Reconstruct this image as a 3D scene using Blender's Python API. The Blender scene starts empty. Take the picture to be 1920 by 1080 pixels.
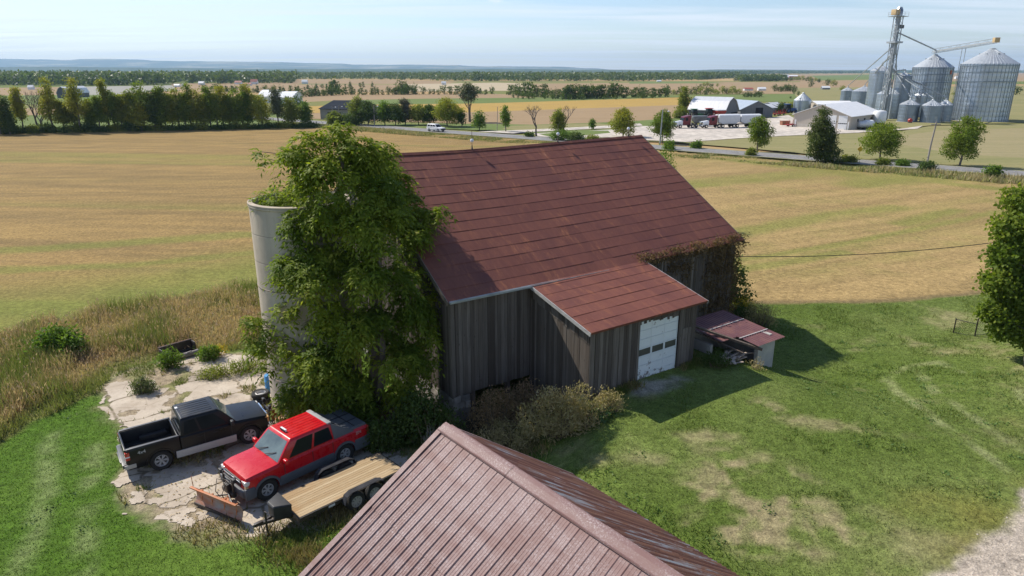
import bpy, bmesh, math, random
import numpy as np
from mathutils import Vector, Matrix

# ------------------------------------------------------------------ basics
SC = bpy.context.scene
COL = SC.collection
R = math.radians
rng = np.random.default_rng(7)
random.seed(7)

CAM_H = 15.2
FPX = 1280.0
PITCH = math.atan(407 / 1280)
SP, CP = math.sin(PITCH), math.cos(PITCH)


def sstep(a, b, x):
    t = np.clip((np.asarray(x, float) - a) / (b - a), 0, 1)
    return t * t * (3 - 2 * t)


def hgt(x, y):
    """height of the ground: a bank lifts the lawn in front of the barn 1.8 m above the truck yard"""
    x = np.asarray(x, float); y = np.asarray(y, float)
    k = sstep(-0.5, 4.6, x - 0.12 * (y - 27)) * (1 - sstep(42, 66, y)) * (1 - sstep(50, 80, x)) * sstep(-25, -5, y)
    k = k * (1 - .92 * sstep(11.5, 18.5, (x + 2.6) * .819 + (y - 27.5) * .574) * (1 - .75 * sstep(6, 16, (x + 2.6) * .574 - (y - 27.5) * .819)))
    return 1.8 * k + 0.04 * np.sin(x * 0.7 + 1.3 * np.sin(y * 0.41)) * np.cos(y * 0.6) * (1 - sstep(60, 80, y)) * sstep(-25, -5, y) * (1 - sstep(50, 80, np.abs(x)))


def ray(px, py):
    u = (px - 960) / FPX; v = (py - 540) / FPX
    return np.array([u, CP - v * SP, -(SP + v * CP)])


def G(px, py, lift=0.0):
    """where a line of sight meets the ground"""
    d = ray(px, py)
    z = 0.0
    for _ in range(40):
        t = (CAM_H - z) / max(-d[2], 1e-5)
        z = 0.5 * z + 0.5 * float(hgt(d[0] * t, d[1] * t))
    t = (CAM_H - z) / max(-d[2], 1e-5)
    return Vector((d[0] * t, d[1] * t, z + lift))


def GZ(px, py, z):
    d = ray(px, py); t = (CAM_H - z) / -d[2]
    return Vector((d[0] * t, d[1] * t, z))


def P(px, py, Y):
    d = ray(px, py); t = Y / d[1]
    return Vector((d[0] * t, Y, CAM_H + d[2] * t))


def PJ(v):
    x, y, z = v
    fw = y * CP - (z - CAM_H) * SP; dn = -y * SP - (z - CAM_H) * CP
    return 960 + FPX * x / fw, 540 + FPX * dn / fw


def mpp(b, rnd=False):
    """metres per photograph pixel at a place; rnd for round bodies seen off the optical axis"""
    fw = b[1] * CP - (b[2] - CAM_H) * SP
    return fw / FPX * (fw / math.hypot(b[0], fw) if rnd else 1.0)


def vnoise(x, y, sc, seed=0):
    x = np.asarray(x, float) / sc + 131.7 * seed; y = np.asarray(y, float) / sc + 57.3 * seed
    xi = np.floor(x).astype(np.int64); yi = np.floor(y).astype(np.int64)
    fx = x - xi; fy = y - yi
    fx = fx * fx * (3 - 2 * fx); fy = fy * fy * (3 - 2 * fy)

    def h(a, b):
        n = (a * 374761393 + b * 668265263 + seed * 974634) & 0x7fffffff
        n = ((n ^ (n >> 13)) * 1274126177) & 0x7fffffff
        return ((n ^ (n >> 16)) & 0xffff) / 65535.0
    return (h(xi, yi) * (1 - fx) + h(xi + 1, yi) * fx) * (1 - fy) + (h(xi, yi + 1) * (1 - fx) + h(xi + 1, yi + 1) * fx) * fy


def fbm(x, y, sc, seed=0, o=4):
    a = 0; w = 1; s = 0
    for k in range(o):
        a = a + w * vnoise(x, y, sc / 2 ** k, seed + k); s += w; w *= 0.55
    return a / s


def inpoly(x, y, poly):
    x = np.asarray(x, float); y = np.asarray(y, float)
    r = np.zeros(x.shape, bool)
    n = len(poly)
    for i in range(n):
        x1, y1 = poly[i][0], poly[i][1]; x2, y2 = poly[(i + 1) % n][0], poly[(i + 1) % n][1]
        if y1 == y2:
            continue
        c = ((y1 > y) != (y2 > y)) & (x < (x2 - x1) * (y - y1) / (y2 - y1) + x1)
        r ^= c
    return r


def polydist(x, y, pts, closed=False):
    """distance to a polyline"""
    d = np.full(np.asarray(x).shape, 1e9)
    n = len(pts)
    for i in range(n if closed else n - 1):
        ax, ay = pts[i][0], pts[i][1]; bx, by = pts[(i + 1) % n][0], pts[(i + 1) % n][1]
        L = (bx - ax) ** 2 + (by - ay) ** 2 + 1e-9
        t = np.clip(((x - ax) * (bx - ax) + (y - ay) * (by - ay)) / L, 0, 1)
        d = np.minimum(d, np.hypot(x - ax - t * (bx - ax), y - ay - t * (by - ay)))
    return d


# ------------------------------------------------------------------ objects
def tag(o, label=None, cat=None, group=None, kind=None):
    if label: o['label'] = label
    if cat: o['category'] = cat
    if group: o['group'] = group
    if kind: o['kind'] = kind
    return o


def empty(name, loc=(0, 0, 0), rz=0.0, label=None, cat=None, group=None):
    o = bpy.data.objects.new(name, None); COL.objects.link(o)
    o.location = loc; o.rotation_euler = (0, 0, rz); o.empty_display_size = 0.3
    return tag(o, label, cat, group)


def link(name, me, mats, parent=None):
    o = bpy.data.objects.new(name, me); COL.objects.link(o)
    if not isinstance(mats, (list, tuple)): mats = [mats]
    if not me.materials:
        for m in mats: me.materials.append(m)
    if parent is not None: o.parent = parent
    return o


def kids(o):
    return [c for c in COL.objects if c.parent == o]


def copy_tree(o, parent=None):
    c = o.copy(); COL.objects.link(c)
    if parent is not None: c.parent = parent
    for ch in list(o.children):
        copy_tree(ch, c)
    return c


def np_mesh(name, V, Fc, loops=4, smooth=False, col=None, tint=None):
    """mesh from arrays; Fc is (n, loops)"""
    me = bpy.data.meshes.new(name)
    V = np.asarray(V, np.float32); Fc = np.asarray(Fc, np.int32)
    me.vertices.add(len(V)); me.vertices.foreach_set('co', V.ravel())
    me.loops.add(Fc.size); me.loops.foreach_set('vertex_index', Fc.ravel())
    me.polygons.add(len(Fc)); me.polygons.foreach_set('loop_start', np.arange(0, Fc.size, loops, dtype=np.int32))
    me.update(calc_edges=True)
    if smooth: me.polygons.foreach_set('use_smooth', np.ones(len(Fc), bool))
    if col is not None:
        a = me.attributes.new('tone', 'FLOAT_COLOR', 'POINT')
        c4 = np.ones((len(V), 4), np.float32); c4[:, :3] = col
        a.data.foreach_set('color', c4.ravel())
    if tint is not None:
        a = me.attributes.new('tint', 'FLOAT', 'POINT'); a.data.foreach_set('value', np.asarray(tint, np.float32))
    return me


class MB:
    """gathers shapes into one mesh"""
    def __init__(s):
        s.v = []; s.f = []; s.t = []; s.m = []; s.ct = 0.5; s.cm = 0

    def add(s, vs, fs, tint=None):
        b = len(s.v); tt = s.ct if tint is None else tint
        s.v += [tuple(v) for v in vs]; s.t += [tt] * len(vs)
        for f in fs:
            s.f.append(tuple(b + i for i in f)); s.m.append(s.cm)
        return s

    def poly(s, *vs, tint=None):
        return s.add(vs, [tuple(range(len(vs)))], tint)

    def hexa(s, b4, t4, tint=None):
        """solid from 4 bottom and 4 top corners (both counter-clockwise seen from above)"""
        return s.add(list(b4) + list(t4), [(3, 2, 1, 0), (4, 5, 6, 7), (0, 1, 5, 4), (1, 2, 6, 5), (2, 3, 7, 6), (3, 0, 4, 7)], tint)

    def box(s, x0, x1, y0, y1, z0, z1, tint=None):
        return s.hexa([(x0, y0, z0), (x1, y0, z0), (x1, y1, z0), (x0, y1, z0)], [(x0, y0, z1), (x1, y0, z1), (x1, y1, z1), (x0, y1, z1)], tint)

    def bar(s, p, q, w, h, up=(0, 0, 1), tint=None):
        """rectangular bar from p to q"""
        p = Vector(p); q = Vector(q); d = (q - p).normalized(); up = Vector(up)
        sd = d.cross(up)
        if sd.length < 1e-4: sd = d.cross(Vector((1, 0, 0)))
        sd.normalize(); u = sd.cross(d).normalized()
        a = sd * w / 2; b = u * h / 2
        c = [p - a - b, p + a - b, p + a + b, p - a + b, q - a - b, q + a - b, q + a + b, q - a + b]
        return s.add(c, [(0, 1, 2, 3), (7, 6, 5, 4), (4, 5, 1, 0), (5, 6, 2, 1), (6, 7, 3, 2), (7, 4, 0, 3)], tint)

    def tube(s, pts, r, n=8, cap=True, tint=None):
        pts = [Vector(p) for p in pts]
        rs = r if isinstance(r, (list, tuple)) else [r] * len(pts)
        vs = []; fs = []; prev = None
        for i, p in enumerate(pts):
            d = (pts[min(i + 1, len(pts) - 1)] - pts[max(i - 1, 0)]).normalized()
            if prev is None:
                a = d.cross(Vector((0, 0, 1)))
                if a.length < 1e-3: a = d.cross(Vector((1, 0, 0)))
            else:
                a = prev - d * prev.dot(d)
                if a.length < 1e-4: a = d.cross(Vector((0, 0, 1)))
            a.normalize(); prev = a; b = d.cross(a)
            for k in range(n):
                an = 2 * math.pi * k / n
                vs.append(p + (a * math.cos(an) + b * math.sin(an)) * rs[i])
        for i in range(len(pts) - 1):
            for k in range(n):
                k2 = (k + 1) % n
                fs.append((i * n + k, i * n + k2, (i + 1) * n + k2, (i + 1) * n + k))
        if cap:
            fs.append(tuple(range(n - 1, -1, -1))); o = (len(pts) - 1) * n
            fs.append(tuple(range(o, o + n)))
        return s.add(vs, fs, tint)

    def lathe(s, prof, n=24, c=(0, 0, 0), axis='z', closed=False, tint=None):
        """profile of (r, h) turned round an axis"""
        vs = []; fs = []
        for k in range(n):
            a = 2 * math.pi * k / n; ca, sa = math.cos(a), math.sin(a)
            for r, h in prof:
                if axis == 'z': v = (r * ca, r * sa, h)
                elif axis == 'y': v = (r * sa, h, r * ca)
                else: v = (h, r * ca, r * sa)
                vs.append((v[0] + c[0], v[1] + c[1], v[2] + c[2]))
        m = len(prof)
        for k in range(n):
            k2 = (k + 1) % n
            for i in range(m if closed else m - 1):
                j = (i + 1) % m
                fs.append((k * m + i, k2 * m + i, k2 * m + j, k * m + j))
        return s.add(vs, fs, tint)

    def prism(s, prof, y0, y1, tint=None):
        """side outline of (x, z) given thickness in y"""
        n = len(prof)
        vs = [(x, y0, z) for x, z in prof] + [(x, y1, z) for x, z in prof]
        fs = [tuple(range(n)), tuple(range(2 * n - 1, n - 1, -1))]
        for i in range(n):
            j = (i + 1) % n
            fs.append((i, i + n, j + n, j))
        return s.add(vs, fs, tint)

    def loft(s, rings, cap=True, tint=None):
        n = len(rings[0]); vs = [v for r in rings for v in r]; fs = []
        for i in range(len(rings) - 1):
            for k in range(n):
                k2 = (k + 1) % n
                fs.append((i * n + k, i * n + k2, (i + 1) * n + k2, (i + 1) * n + k))
        if cap:
            fs.append(tuple(range(n - 1, -1, -1))); o = (len(rings) - 1) * n
            fs.append(tuple(range(o, o + n)))
        return s.add(vs, fs, tint)

    def build(s, name, mats, parent=None, smooth=False, bevel=0.0, segs=2, angle=35, loc=None, recalc=True):
        me = bpy.data.meshes.new(name)
        me.from_pydata(s.v, [], s.f)
        a = me.attributes.new('tint', 'FLOAT', 'POINT'); a.data.foreach_set('value', np.asarray(s.t, np.float32))
        if any(s.m): me.polygons.foreach_set('material_index', np.asarray(s.m, np.int32))
        if recalc or bevel:
            bm = bmesh.new(); bm.from_mesh(me)
            if bevel:
                bmesh.ops.remove_doubles(bm, verts=bm.verts, dist=1e-5)
            bmesh.ops.recalc_face_normals(bm, faces=bm.faces)
            if bevel:
                es = [e for e in bm.edges if len(e.link_faces) == 2 and e.calc_face_angle(0) > R(angle)]
                bmesh.ops.bevel(bm, geom=es, offset=bevel, segments=segs, profile=0.6, affect='EDGES', clamp_overlap=True)
            bm.to_mesh(me); bm.free()
        if smooth or bevel:
            me.polygons.foreach_set('use_smooth', np.ones(len(me.polygons), bool))
            me.set_sharp_from_angle(angle=R(40))
        me.update()
        o = link(name, me, mats, parent)
        if loc is not None: o.location = loc
        return o


def cut(o, cutters):
    """carve openings (wheel arches) out of a body for good"""
    for mb in cutters:
        c = mb.build('cutter', o.data.materials[0], recalc=True)
        c.matrix_parent_inverse = Matrix(); c.parent = o.parent; c.matrix_basis = o.matrix_basis
        md = o.modifiers.new('b', 'BOOLEAN'); md.operation = 'DIFFERENCE'; md.object = c; md.solver = 'EXACT'
        bpy.context.view_layer.update()
        dg = bpy.context.evaluated_depsgraph_get()
        me = bpy.data.meshes.new_from_object(o.evaluated_get(dg))
        o.modifiers.clear(); o.data = me
        bpy.data.objects.remove(c)
    o.data.set_sharp_from_angle(angle=R(35))


# ------------------------------------------------------------------ materials
class NT:
    def __init__(s, name):
        s.m = bpy.data.materials.new(name); s.m.use_nodes = True
        s.t = s.m.node_tree; s.t.nodes.clear()
        s.out = s.n('ShaderNodeOutputMaterial')

    def n(s, typ, ins=None, **kw):
        d = s.t.nodes.new(typ)
        for k, v in kw.items(): setattr(d, k, v)
        for k, v in (ins or {}).items():
            if isinstance(v, bpy.types.NodeSocket): s.t.links.new(v, d.inputs[k])
            else:
                if isinstance(v, (tuple, list)) and d.inputs[k].type == 'RGBA' and len(v) == 3: v = (*v, 1)
                d.inputs[k].default_value = v
        return d

    def coord(s, kind='Object', stretch=(1, 1, 1), rot=0.0):
        c = s.n('ShaderNodeTexCoord')
        m = s.n('ShaderNodeMapping', {'Vector': c.outputs[kind], 'Scale': stretch, 'Rotation': (0, 0, rot)})
        return m.outputs[0]

    def noise(s, vec, scale, detail=5, rough=0.6, dist=0.0):
        return s.n('ShaderNodeTexNoise', {'Vector': vec, 'Scale': scale, 'Detail': detail, 'Roughness': rough, 'Distortion': dist}).outputs['Fac']

    def ramp(s, f, lo, hi):
        return s.n('ShaderNodeMapRange', {'Value': f, 'From Min': lo, 'From Max': hi}, clamp=True).outputs[0]

    def mix(s, f, a, b, mode='MIX'):
        d = s.t.nodes.new('ShaderNodeMix'); d.data_type = 'RGBA'; d.blend_type = mode
        for k, v in ((0, f), (6, a), (7, b)):
            if isinstance(v, bpy.types.NodeSocket): s.t.links.new(v, d.inputs[k])
            else: d.inputs[k].default_value = (*v, 1) if isinstance(v, (tuple, list)) and len(v) == 3 else v
        return d.outputs[2]

    def math(s, op, a, b=0.0, c=0.0):
        d = s.n('ShaderNodeMath', operation=op)
        for i, v in enumerate((a, b, c)):
            if isinstance(v, bpy.types.NodeSocket): s.t.links.new(v, d.inputs[i])
            else: d.inputs[i].default_value = v
        return d.outputs[0]

    def attr(s, name, out='Fac'):
        return s.n('ShaderNodeAttribute', attribute_name=name).outputs[out]

    def pbsdf(s, color, rough=0.6, metal=0.0, spec=0.4, bump=None, bstr=0.3, bdist=0.05, coat=0.0, trans=0.0, alpha=None):
        d = s.n('ShaderNodeBsdfPrincipled', {'Base Color': color, 'Roughness': rough, 'Metallic': metal, 'Specular IOR Level': spec, 'Coat Weight': coat, 'Coat Roughness': 0.05, 'Transmission Weight': trans})
        if bump is not None:
            b = s.n('ShaderNodeBump', {'Height': bump, 'Strength': bstr, 'Distance': bdist})
            s.t.links.new(b.outputs[0], d.inputs['Normal'])
        return d

    def done(s, sh):
        s.t.links.new(sh.outputs[0] if hasattr(sh, 'outputs') else sh, s.out.inputs[0]); return s.m


def pm(name, c1, c2=None, scale=4.0, stretch=(1, 1, 1), lo=0.35, hi=0.65, rough=0.6, metal=0.0, spec=0.4, bump=0.0, bscale=None, tint=None, coat=0.0, detail=5, fine=0.0, trans=0.0):
    """general procedural surface: two colours through noise, optional per-piece tint, bump"""
    k = NT(name); v = k.coord('Object', stretch)
    f = k.noise(v, scale, detail)
    c = k.mix(k.ramp(f, lo, hi), c1, c2 if c2 is not None else tuple(x * 0.85 for x in c1))
    if tint:
        t = k.attr('tint'); c = k.mix(t, k.mix(1.0, c, (tint[0],) * 3, 'MULTIPLY'), k.mix(1.0, c, (tint[1],) * 3, 'MULTIPLY'))
    if fine:
        g = k.noise(v, scale * 9, 3); c = k.mix(fine, c, k.mix(k.ramp(g, 0.3, 0.7), (0.0, 0.0, 0.0), (1, 1, 1)), 'OVERLAY')
    b = None
    if bump: b = k.noise(v, bscale or scale * 6, 4)
    return k.done(k.pbsdf(c, rough, metal, spec, b, bump, 0.04, coat, trans))


def leafmat(name, c1, c2, c3=None, trans=0.35, rough=0.5, spec=0.3):
    """foliage: hue varies leaf by leaf, light passes through"""
    k = NT(name); t = k.attr('tint')
    c = k.mix(k.ramp(t, 0.0, 0.7), c1, c2)
    if c3 is not None: c = k.mix(k.ramp(t, 0.82, 1.0), c, c3)
    p = k.pbsdf(c, rough, 0, spec)
    tr = k.n('ShaderNodeBsdfTranslucent', {'Color': k.mix(1.0, c, (1.5, 1.6, 0.7), 'MULTIPLY')})
    m = k.n('ShaderNodeMixShader', {0: trans, 1: p.outputs[0], 2: tr.outputs[0]})
    return k.done(m)
# ------------------------------------------------------------------ ground
NX0, NX1, NY0, NY1 = -80.0, 88.0, -30.0, 96.0


def gp(pts): return [tuple(G(x, y))[:2] for x, y in pts]


EDGE = gp([(-500, 690), (-200, 655), (0, 622), (100, 604), (250, 574), (350, 556), (470, 538)]) + [(-5, 44), (6, 50)] + gp([(1345, 566), (1450, 568), (1600, 567), (1700, 563), (1850, 548), (1920, 536), (2200, 500)])
EDGE.sort()
EX = [e[0] for e in EDGE]; EY = [e[1] for e in EDGE]
WEEDS = gp([(-400, 1150), (0, 838), (90, 768), (170, 740), (215, 695), (300, 672), (420, 662), (505, 645)]) + [(-8, 36), (-8, 42)] + gp([(470, 538), (350, 556), (250, 574), (100, 604), (0, 622), (-200, 655), (-500, 690)])
YARD = gp([(182, 735), (215, 705), (262, 690), (335, 672), (420, 660), (500, 670), (520, 800), (690, 830), (790, 850), (740, 930), (600, 985), (505, 1000), (455, 1022), (400, 1018), (350, 1000), (332, 985), (268, 985), (232, 955), (218, 900), (245, 850), (222, 800), (190, 768)])
DRIVE = gp([(x + 42, y + 4) for x, y in [(1990, 830), (1920, 868), (1880, 925), (1858, 975), (1818, 1000), (1770, 1035), (1735, 1060), (1690, 1082), (1600, 1110), (1500, 1200), (2400, 1300), (2400, 850)]])
DRY1 = gp([(1300, 845), (1400, 838), (1480, 868), (1570, 930), (1600, 1000), (1530, 1062), (1400, 1070), (1350, 985), (1315, 900)])
DRY2 = gp([(1390, 735), (1450, 745), (1540, 785), (1640, 812), (1600, 822), (1480, 800), (1420, 770)])
DRY3 = gp([(1235, 812), (1330, 812), (1400, 822), (1330, 832), (1240, 822)])
DRY4 = gp([(1590, 640), (1640, 640), (1660, 655), (1600, 660)])
DRY5 = gp([(1830, 640), (1920, 630), (1990, 690), (1900, 720), (1850, 690)])
APRON = gp([(1185, 722), (1262, 704), (1290, 714), (1240, 735), (1190, 742)])
TRACKS = [gp(t) for t in ([(1650, 715), (1700, 690), (1760, 680), (1800, 700)], [(1665, 700), (1680, 735), (1760, 795), (1850, 855), (1910, 900)], [(1720, 695), (1750, 735), (1840, 795), (1920, 850)], [(1910, 735), (1925, 760), (1990, 800)])]
LTRACKS = [gp(t) for t in ([(178, 840), (170, 950), (150, 1090)], [(95, 800), (88, 930), (35, 1090)])]
GLINES = [(gp(t), w) for t, w in (([(1360, 442), (1480, 420), (1560, 402), (1680, 390)], 1.8), ([(1375, 490), (1550, 464), (1720, 430), (1880, 396)], 0.8), ([(1375, 508), (1480, 492), (1580, 474)], 1.0),
          ([(1380, 300), (1560, 322), (1650, 336), (1760, 340)], 3.2), ([(1620, 345), (1700, 332), (1790, 334)], 5.0), ([(1760, 342), (1880, 356), (1990, 375)], 2.2), ([(1690, 420), (1790, 395)], 1.6), ([(0, 470), (200, 460), (470, 440)], 1.6), ([(0, 508), (250, 498), (470, 476)], 1.2))]
ra = math.atan2(*(G(1880, 440) - G(1400, 520)).yx)


def wmask(x, y, poly, soft, seed, nsc=1.2):
    """soft edged, ragged patch"""
    ins = inpoly(x, y, poly); d = polydist(x, y, poly, True); sd = np.where(ins, d, -d)
    return sstep(-soft, soft, sd + (fbm(x, y, nsc, seed, 4) - 0.5) * soft * 4)


def L3(a, b, k): return a + (b - a) * np.asarray(k)[..., None]


def C(*c): return np.array(c, float)


def tone(x, y):
    """true surface colour of lawn, weeds, stubble, dirt and gravel by place"""
    n1 = fbm(x, y, 14, 1); n2 = fbm(x, y, 3.0, 2); n3 = vnoise(x, y, 0.6, 3)
    # lawn
    lawn = L3(C(.098, .142, .026), C(.155, .195, .052), sstep(.3, .7, 0.6 * n1 + 0.4 * n2))
    lawn = L3(L3(C(.072, .140, .015), C(.122, .188, .030), sstep(.3, .7, 0.6 * n1 + 0.4 * n2)), lawn, sstep(-8, 6, x))
    dry = np.clip(sstep(.55, .78, 0.45 * fbm(x, y, 7, 9) + 0.55 * fbm(x, y, 1.6, 5)) * 0.75 * sstep(-6, 4, x), 0, 1)
    for pl, s, w in ((DRY1, .8, 1.0), (DRY2, .6, .75), (DRY3, .4, .7), (DRY4, .5, .5), (DRY5, 1.0, .55)):
        m = wmask(x, y, pl, s, 11, 1.6) * w
        dry = np.maximum(dry, m * np.clip(sstep(.33, .6, fbm(x, y, 1.1, 17, 3)) * 1.25 - .7 * sstep(.6, .72, vnoise(x, y, .45, 19)), 0, 1))
    lawn = L3(lawn, C(.32, .255, .15), dry * (.62 + .38 * n3) * .9)
    for tr in TRACKS:
        lawn = L3(lawn, C(.24, .26, .11), 0.85 * (1 - sstep(.10, .40, polydist(x, y, tr))) * sstep(.25, .6, n3 * .5 + n2 * .5))
    for tr in LTRACKS:
        lawn = L3(lawn, C(.26, .30, .13), 0.5 * (1 - sstep(.1, .65, polydist(x, y, tr))) * sstep(.3, .6, n3 * .4 + n2 * .6))
    # stubble field
    left = 1 - sstep(-6, 10, x)
    cu, su = np.where(x < 3, 0.995, math.cos(ra)), np.where(x < 3, -0.10, math.sin(ra))
    u = x * cu + y * su; v = -x * su + y * cu
    s1 = fbm(u / 30, v, 2.6, 21, 3); s2 = fbm(u / 60, v, 9, 22, 3); s3 = vnoise(u / 14, v, 0.8, 23)
    fl = L3(C(.318, .212, .080), C(.225, .155, .063), sstep(.25, .75, .5 * s1 + .5 * s3))
    fr = L3(C(.37, .26, .112), C(.28, .198, .085), sstep(.25, .75, .5 * s1 + .5 * s3))
    f = L3(fr, fl, left)
    ey = np.interp(x, EX, EY); dn = y - ey
    gl = (1 - sstep(2, 20, dn)) * 0.95 * left * sstep(.12, .45, s2 * .6 + n2 * .4) + 0.5 * left * sstep(.56, .72, s2)
    gr = (1 - left) * (0.6 * sstep(.46, .70, s2) + .22 * sstep(.5, .75, n2)) * sstep(3, 8, dn)
    g = np.clip(gl + gr, 0, 1)
    for ln, w in GLINES:
        g = np.maximum(g, 0.75 * (1 - sstep(w * .3, w * 1.4, polydist(x, y, ln) + (n2 - .5) * w)))
    f = L3(f, L3(C(.20, .205, .05), C(.145, .19, .032), n2), g * 0.85)
    f = f * (0.9 + 0.2 * n3)[..., None]
    edge = sstep(-.5, .5, dn + (n2 - .5) * 1.2)
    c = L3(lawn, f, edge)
    c = L3(c, C(.20, .14, .075), 0.7 * (1 - sstep(.1, .6, np.abs(dn + (n2 - .5) * .8))) * (1 - left))
    # weeds
    wd = wmask(x, y, WEEDS, .5, 31)
    c = L3(c, L3(C(.20, .17, .07), C(.12, .14, .035), n2), wd)
    # dirt of the yard, gravel
    yd = wmask(x, y, YARD, .45, 41)
    c = L3(c, L3(C(.40, .32, .225), C(.27, .21, .14), n2), yd * .95)
    c = L3(c, C(.14, .17, .03), yd * .6 * sstep(.55, .68, fbm(x, y, 1.3, 43)))
    dr = wmask(x, y, DRIVE, .22, 51, .9)
    ol = wmask(x, y, DRIVE, 2.4, 52, 3.0)
    c = L3(c, L3(C(.20, .17, .05), C(.16, .15, .03), n2), ol * .7)
    c = L3(c, L3(C(.50, .43, .36), C(.40, .34, .27), n2), dr)
    ap = wmask(x, y, APRON, .35, 61)
    c = L3(c, C(.34, .31, .27), ap * .8)
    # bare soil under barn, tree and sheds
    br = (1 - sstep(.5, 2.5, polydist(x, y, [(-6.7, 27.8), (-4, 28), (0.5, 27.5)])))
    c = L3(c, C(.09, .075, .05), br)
    return np.clip(c, .01, .9)


def soil_mat():
    k = NT('turf'); v = k.coord('Object')
    a = k.attr('tone', 'Color')
    f1 = k.noise(v, 3.5, 6, .7); f2 = k.noise(v, 16, 4, .7)
    m = k.mix(0.55, a, k.mix(k.ramp(f1, .3, .7), (.12, .12, .12), (.88, .88, .88)), 'OVERLAY')
    m = k.mix(0.5, m, k.mix(k.ramp(f2, .3, .7), (.1, .1, .1), (.9, .9, .9)), 'OVERLAY')
    h = k.math('ADD', f1, k.math('MULTIPLY', f2, 0.5))
    return k.done(k.pbsdf(m, .95, 0, .1, h, .7, .12))


M_TURF = soil_mat()


def axis(segs):
    o = []
    for a, b, s in segs: o += list(np.arange(a, b - 1e-6, s))
    return np.array(o + [segs[-1][1]])


def grid_sheet(name, xs, ys, z0, keep=None, mat=None, color=True, zf=None):
    X, Y = np.meshgrid(xs, ys); Zz = (hgt(X, Y) if zf is None else zf(X, Y)) + z0
    V = np.stack([X, Y, Zz], -1).reshape(-1, 3)
    nx, ny = len(xs), len(ys)
    i = np.arange(nx * ny).reshape(ny, nx)
    Fq = np.stack([i[:-1, :-1], i[:-1, 1:], i[1:, 1:], i[1:, :-1]], -1).reshape(-1, 4)
    if keep is not None:
        cx = (X[:-1, :-1] + X[1:, 1:]) / 2; cy = (Y[:-1, :-1] + Y[1:, 1:]) / 2
        Fq = Fq[keep(cx, cy).ravel()]
        us, inv = np.unique(Fq, return_inverse=True); V = V[us]; Fq = inv.reshape(-1, 4)
    c = tone(V[:, 0], V[:, 1]) if color else None
    return link(name, np_mesh(name, V, Fq, 4, True, c), mat or M_TURF)


xs = axis([(NX0, -34, 1.5), (-34, 42, .22), (42, NX1, 1.0)]); ys = axis([(NY0, 8, 1.5), (8, 52, .22), (52, 70, .5), (70, NY1, 1.0)])
tag(grid_sheet('lawn', xs, ys, 0.05), kind='structure')

# far stubble field beyond the near ground
FARF = gp([(-420, 268), (-100, 255), (0, 252), (300, 246), (560, 240), (690, 241), (850, 249), (1000, 262), (1120, 271), (1250, 284), (1420, 298), (1600, 319), (1760, 334), (1920, 350), (2100, 375)]) + [(NX1 + 20, NY0), (-330, NY0)]
tag(grid_sheet('stubble_field', axis([(-330, NX0, 2.5), (NX0, NX1, 1.5), (NX1, 110, 2)]), axis([(NY0, NY1, 3), (NY1, 205, 1.5)]), 0.02,
               lambda x, y: inpoly(x, y, FARF) & ~((x > NX0) & (x < NX1) & (y < NY1))), kind='structure')

# base land to the horizon: quilt of farmland
k = NT('farmland'); v = k.coord('Object')
vo = k.n('ShaderNodeTexVoronoi', {'Vector': k.n('ShaderNodeMapping', {'Vector': v, 'Scale': (.0016, .0042, 1)}).outputs[0], 'Scale': 1.0, 'Randomness': .8}, distance='CHEBYCHEV')
hs = k.n('ShaderNodeSeparateColor', {0: vo.outputs['Color']})
c = k.mix(k.ramp(hs.outputs[0], .3, .75), (.14, .17, .05), (.38, .26, .13)); c = k.mix(k.math('MULTIPLY', k.ramp(hs.outputs[1], .6, .9), .6), c, (.42, .33, .16))
c = k.mix(.3, c, k.mix(k.noise(v, .3, 5), (.2, .2, .2), (.8, .8, .8)), 'OVERLAY')
M_LAND = k.done(k.pbsdf(c, 1, 0, .05))
gxs = np.concatenate([-np.geomspace(14000, 100, 26), np.linspace(-80, 80, 5), np.geomspace(100, 14000, 26)])
gys = np.concatenate([np.linspace(-400, -40, 4), np.linspace(0, 200, 5), np.geomspace(260, 14800, 30)])
tag(grid_sheet('ground', gxs, gys, -0.25, None, M_LAND, False, lambda x, y: 0 * x + 0.25 * sstep(130, 300, np.hypot(x, y))), kind='structure')


def field_mat(name, c1, c2, rows=0.0, ang=0.0):
    k = NT(name); v = k.coord('Object')
    st = k.n('ShaderNodeMapping', {'Vector': v, 'Rotation': (0, 0, -ang), 'Scale': (.02, .35, 1)}).outputs[0]
    f = k.noise(st, 1.0, 5); g = k.noise(v, .05, 5)
    c = k.mix(k.ramp(k.math('ADD', k.math('MULTIPLY', f, .6), k.math('MULTIPLY', g, .4)), .35, .65), c1, c2)
    c = k.mix(.3, c, k.mix(k.noise(v, 1.2, 4), (.2, .2, .2), (.8, .8, .8)), 'OVERLAY')
    return k.done(k.pbsdf(c, 1, 0, .05))


def flat(name, pts, z, mat, kind='structure'):
    me = bpy.data.meshes.new(name); vs = [(p[0], p[1], z) for p in pts]
    bm = bmesh.new(); f = bm.faces.new([bm.verts.new(q) for q in vs])
    bmesh.ops.recalc_face_normals(bm, faces=[f])
    if f.normal.z < 0: bmesh.ops.reverse_faces(bm, faces=[f])
    bmesh.ops.triangulate(bm, faces=bm.faces[:]); bm.to_mesh(me); bm.free()
    return tag(link(name, me, mat), kind=kind)


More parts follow.
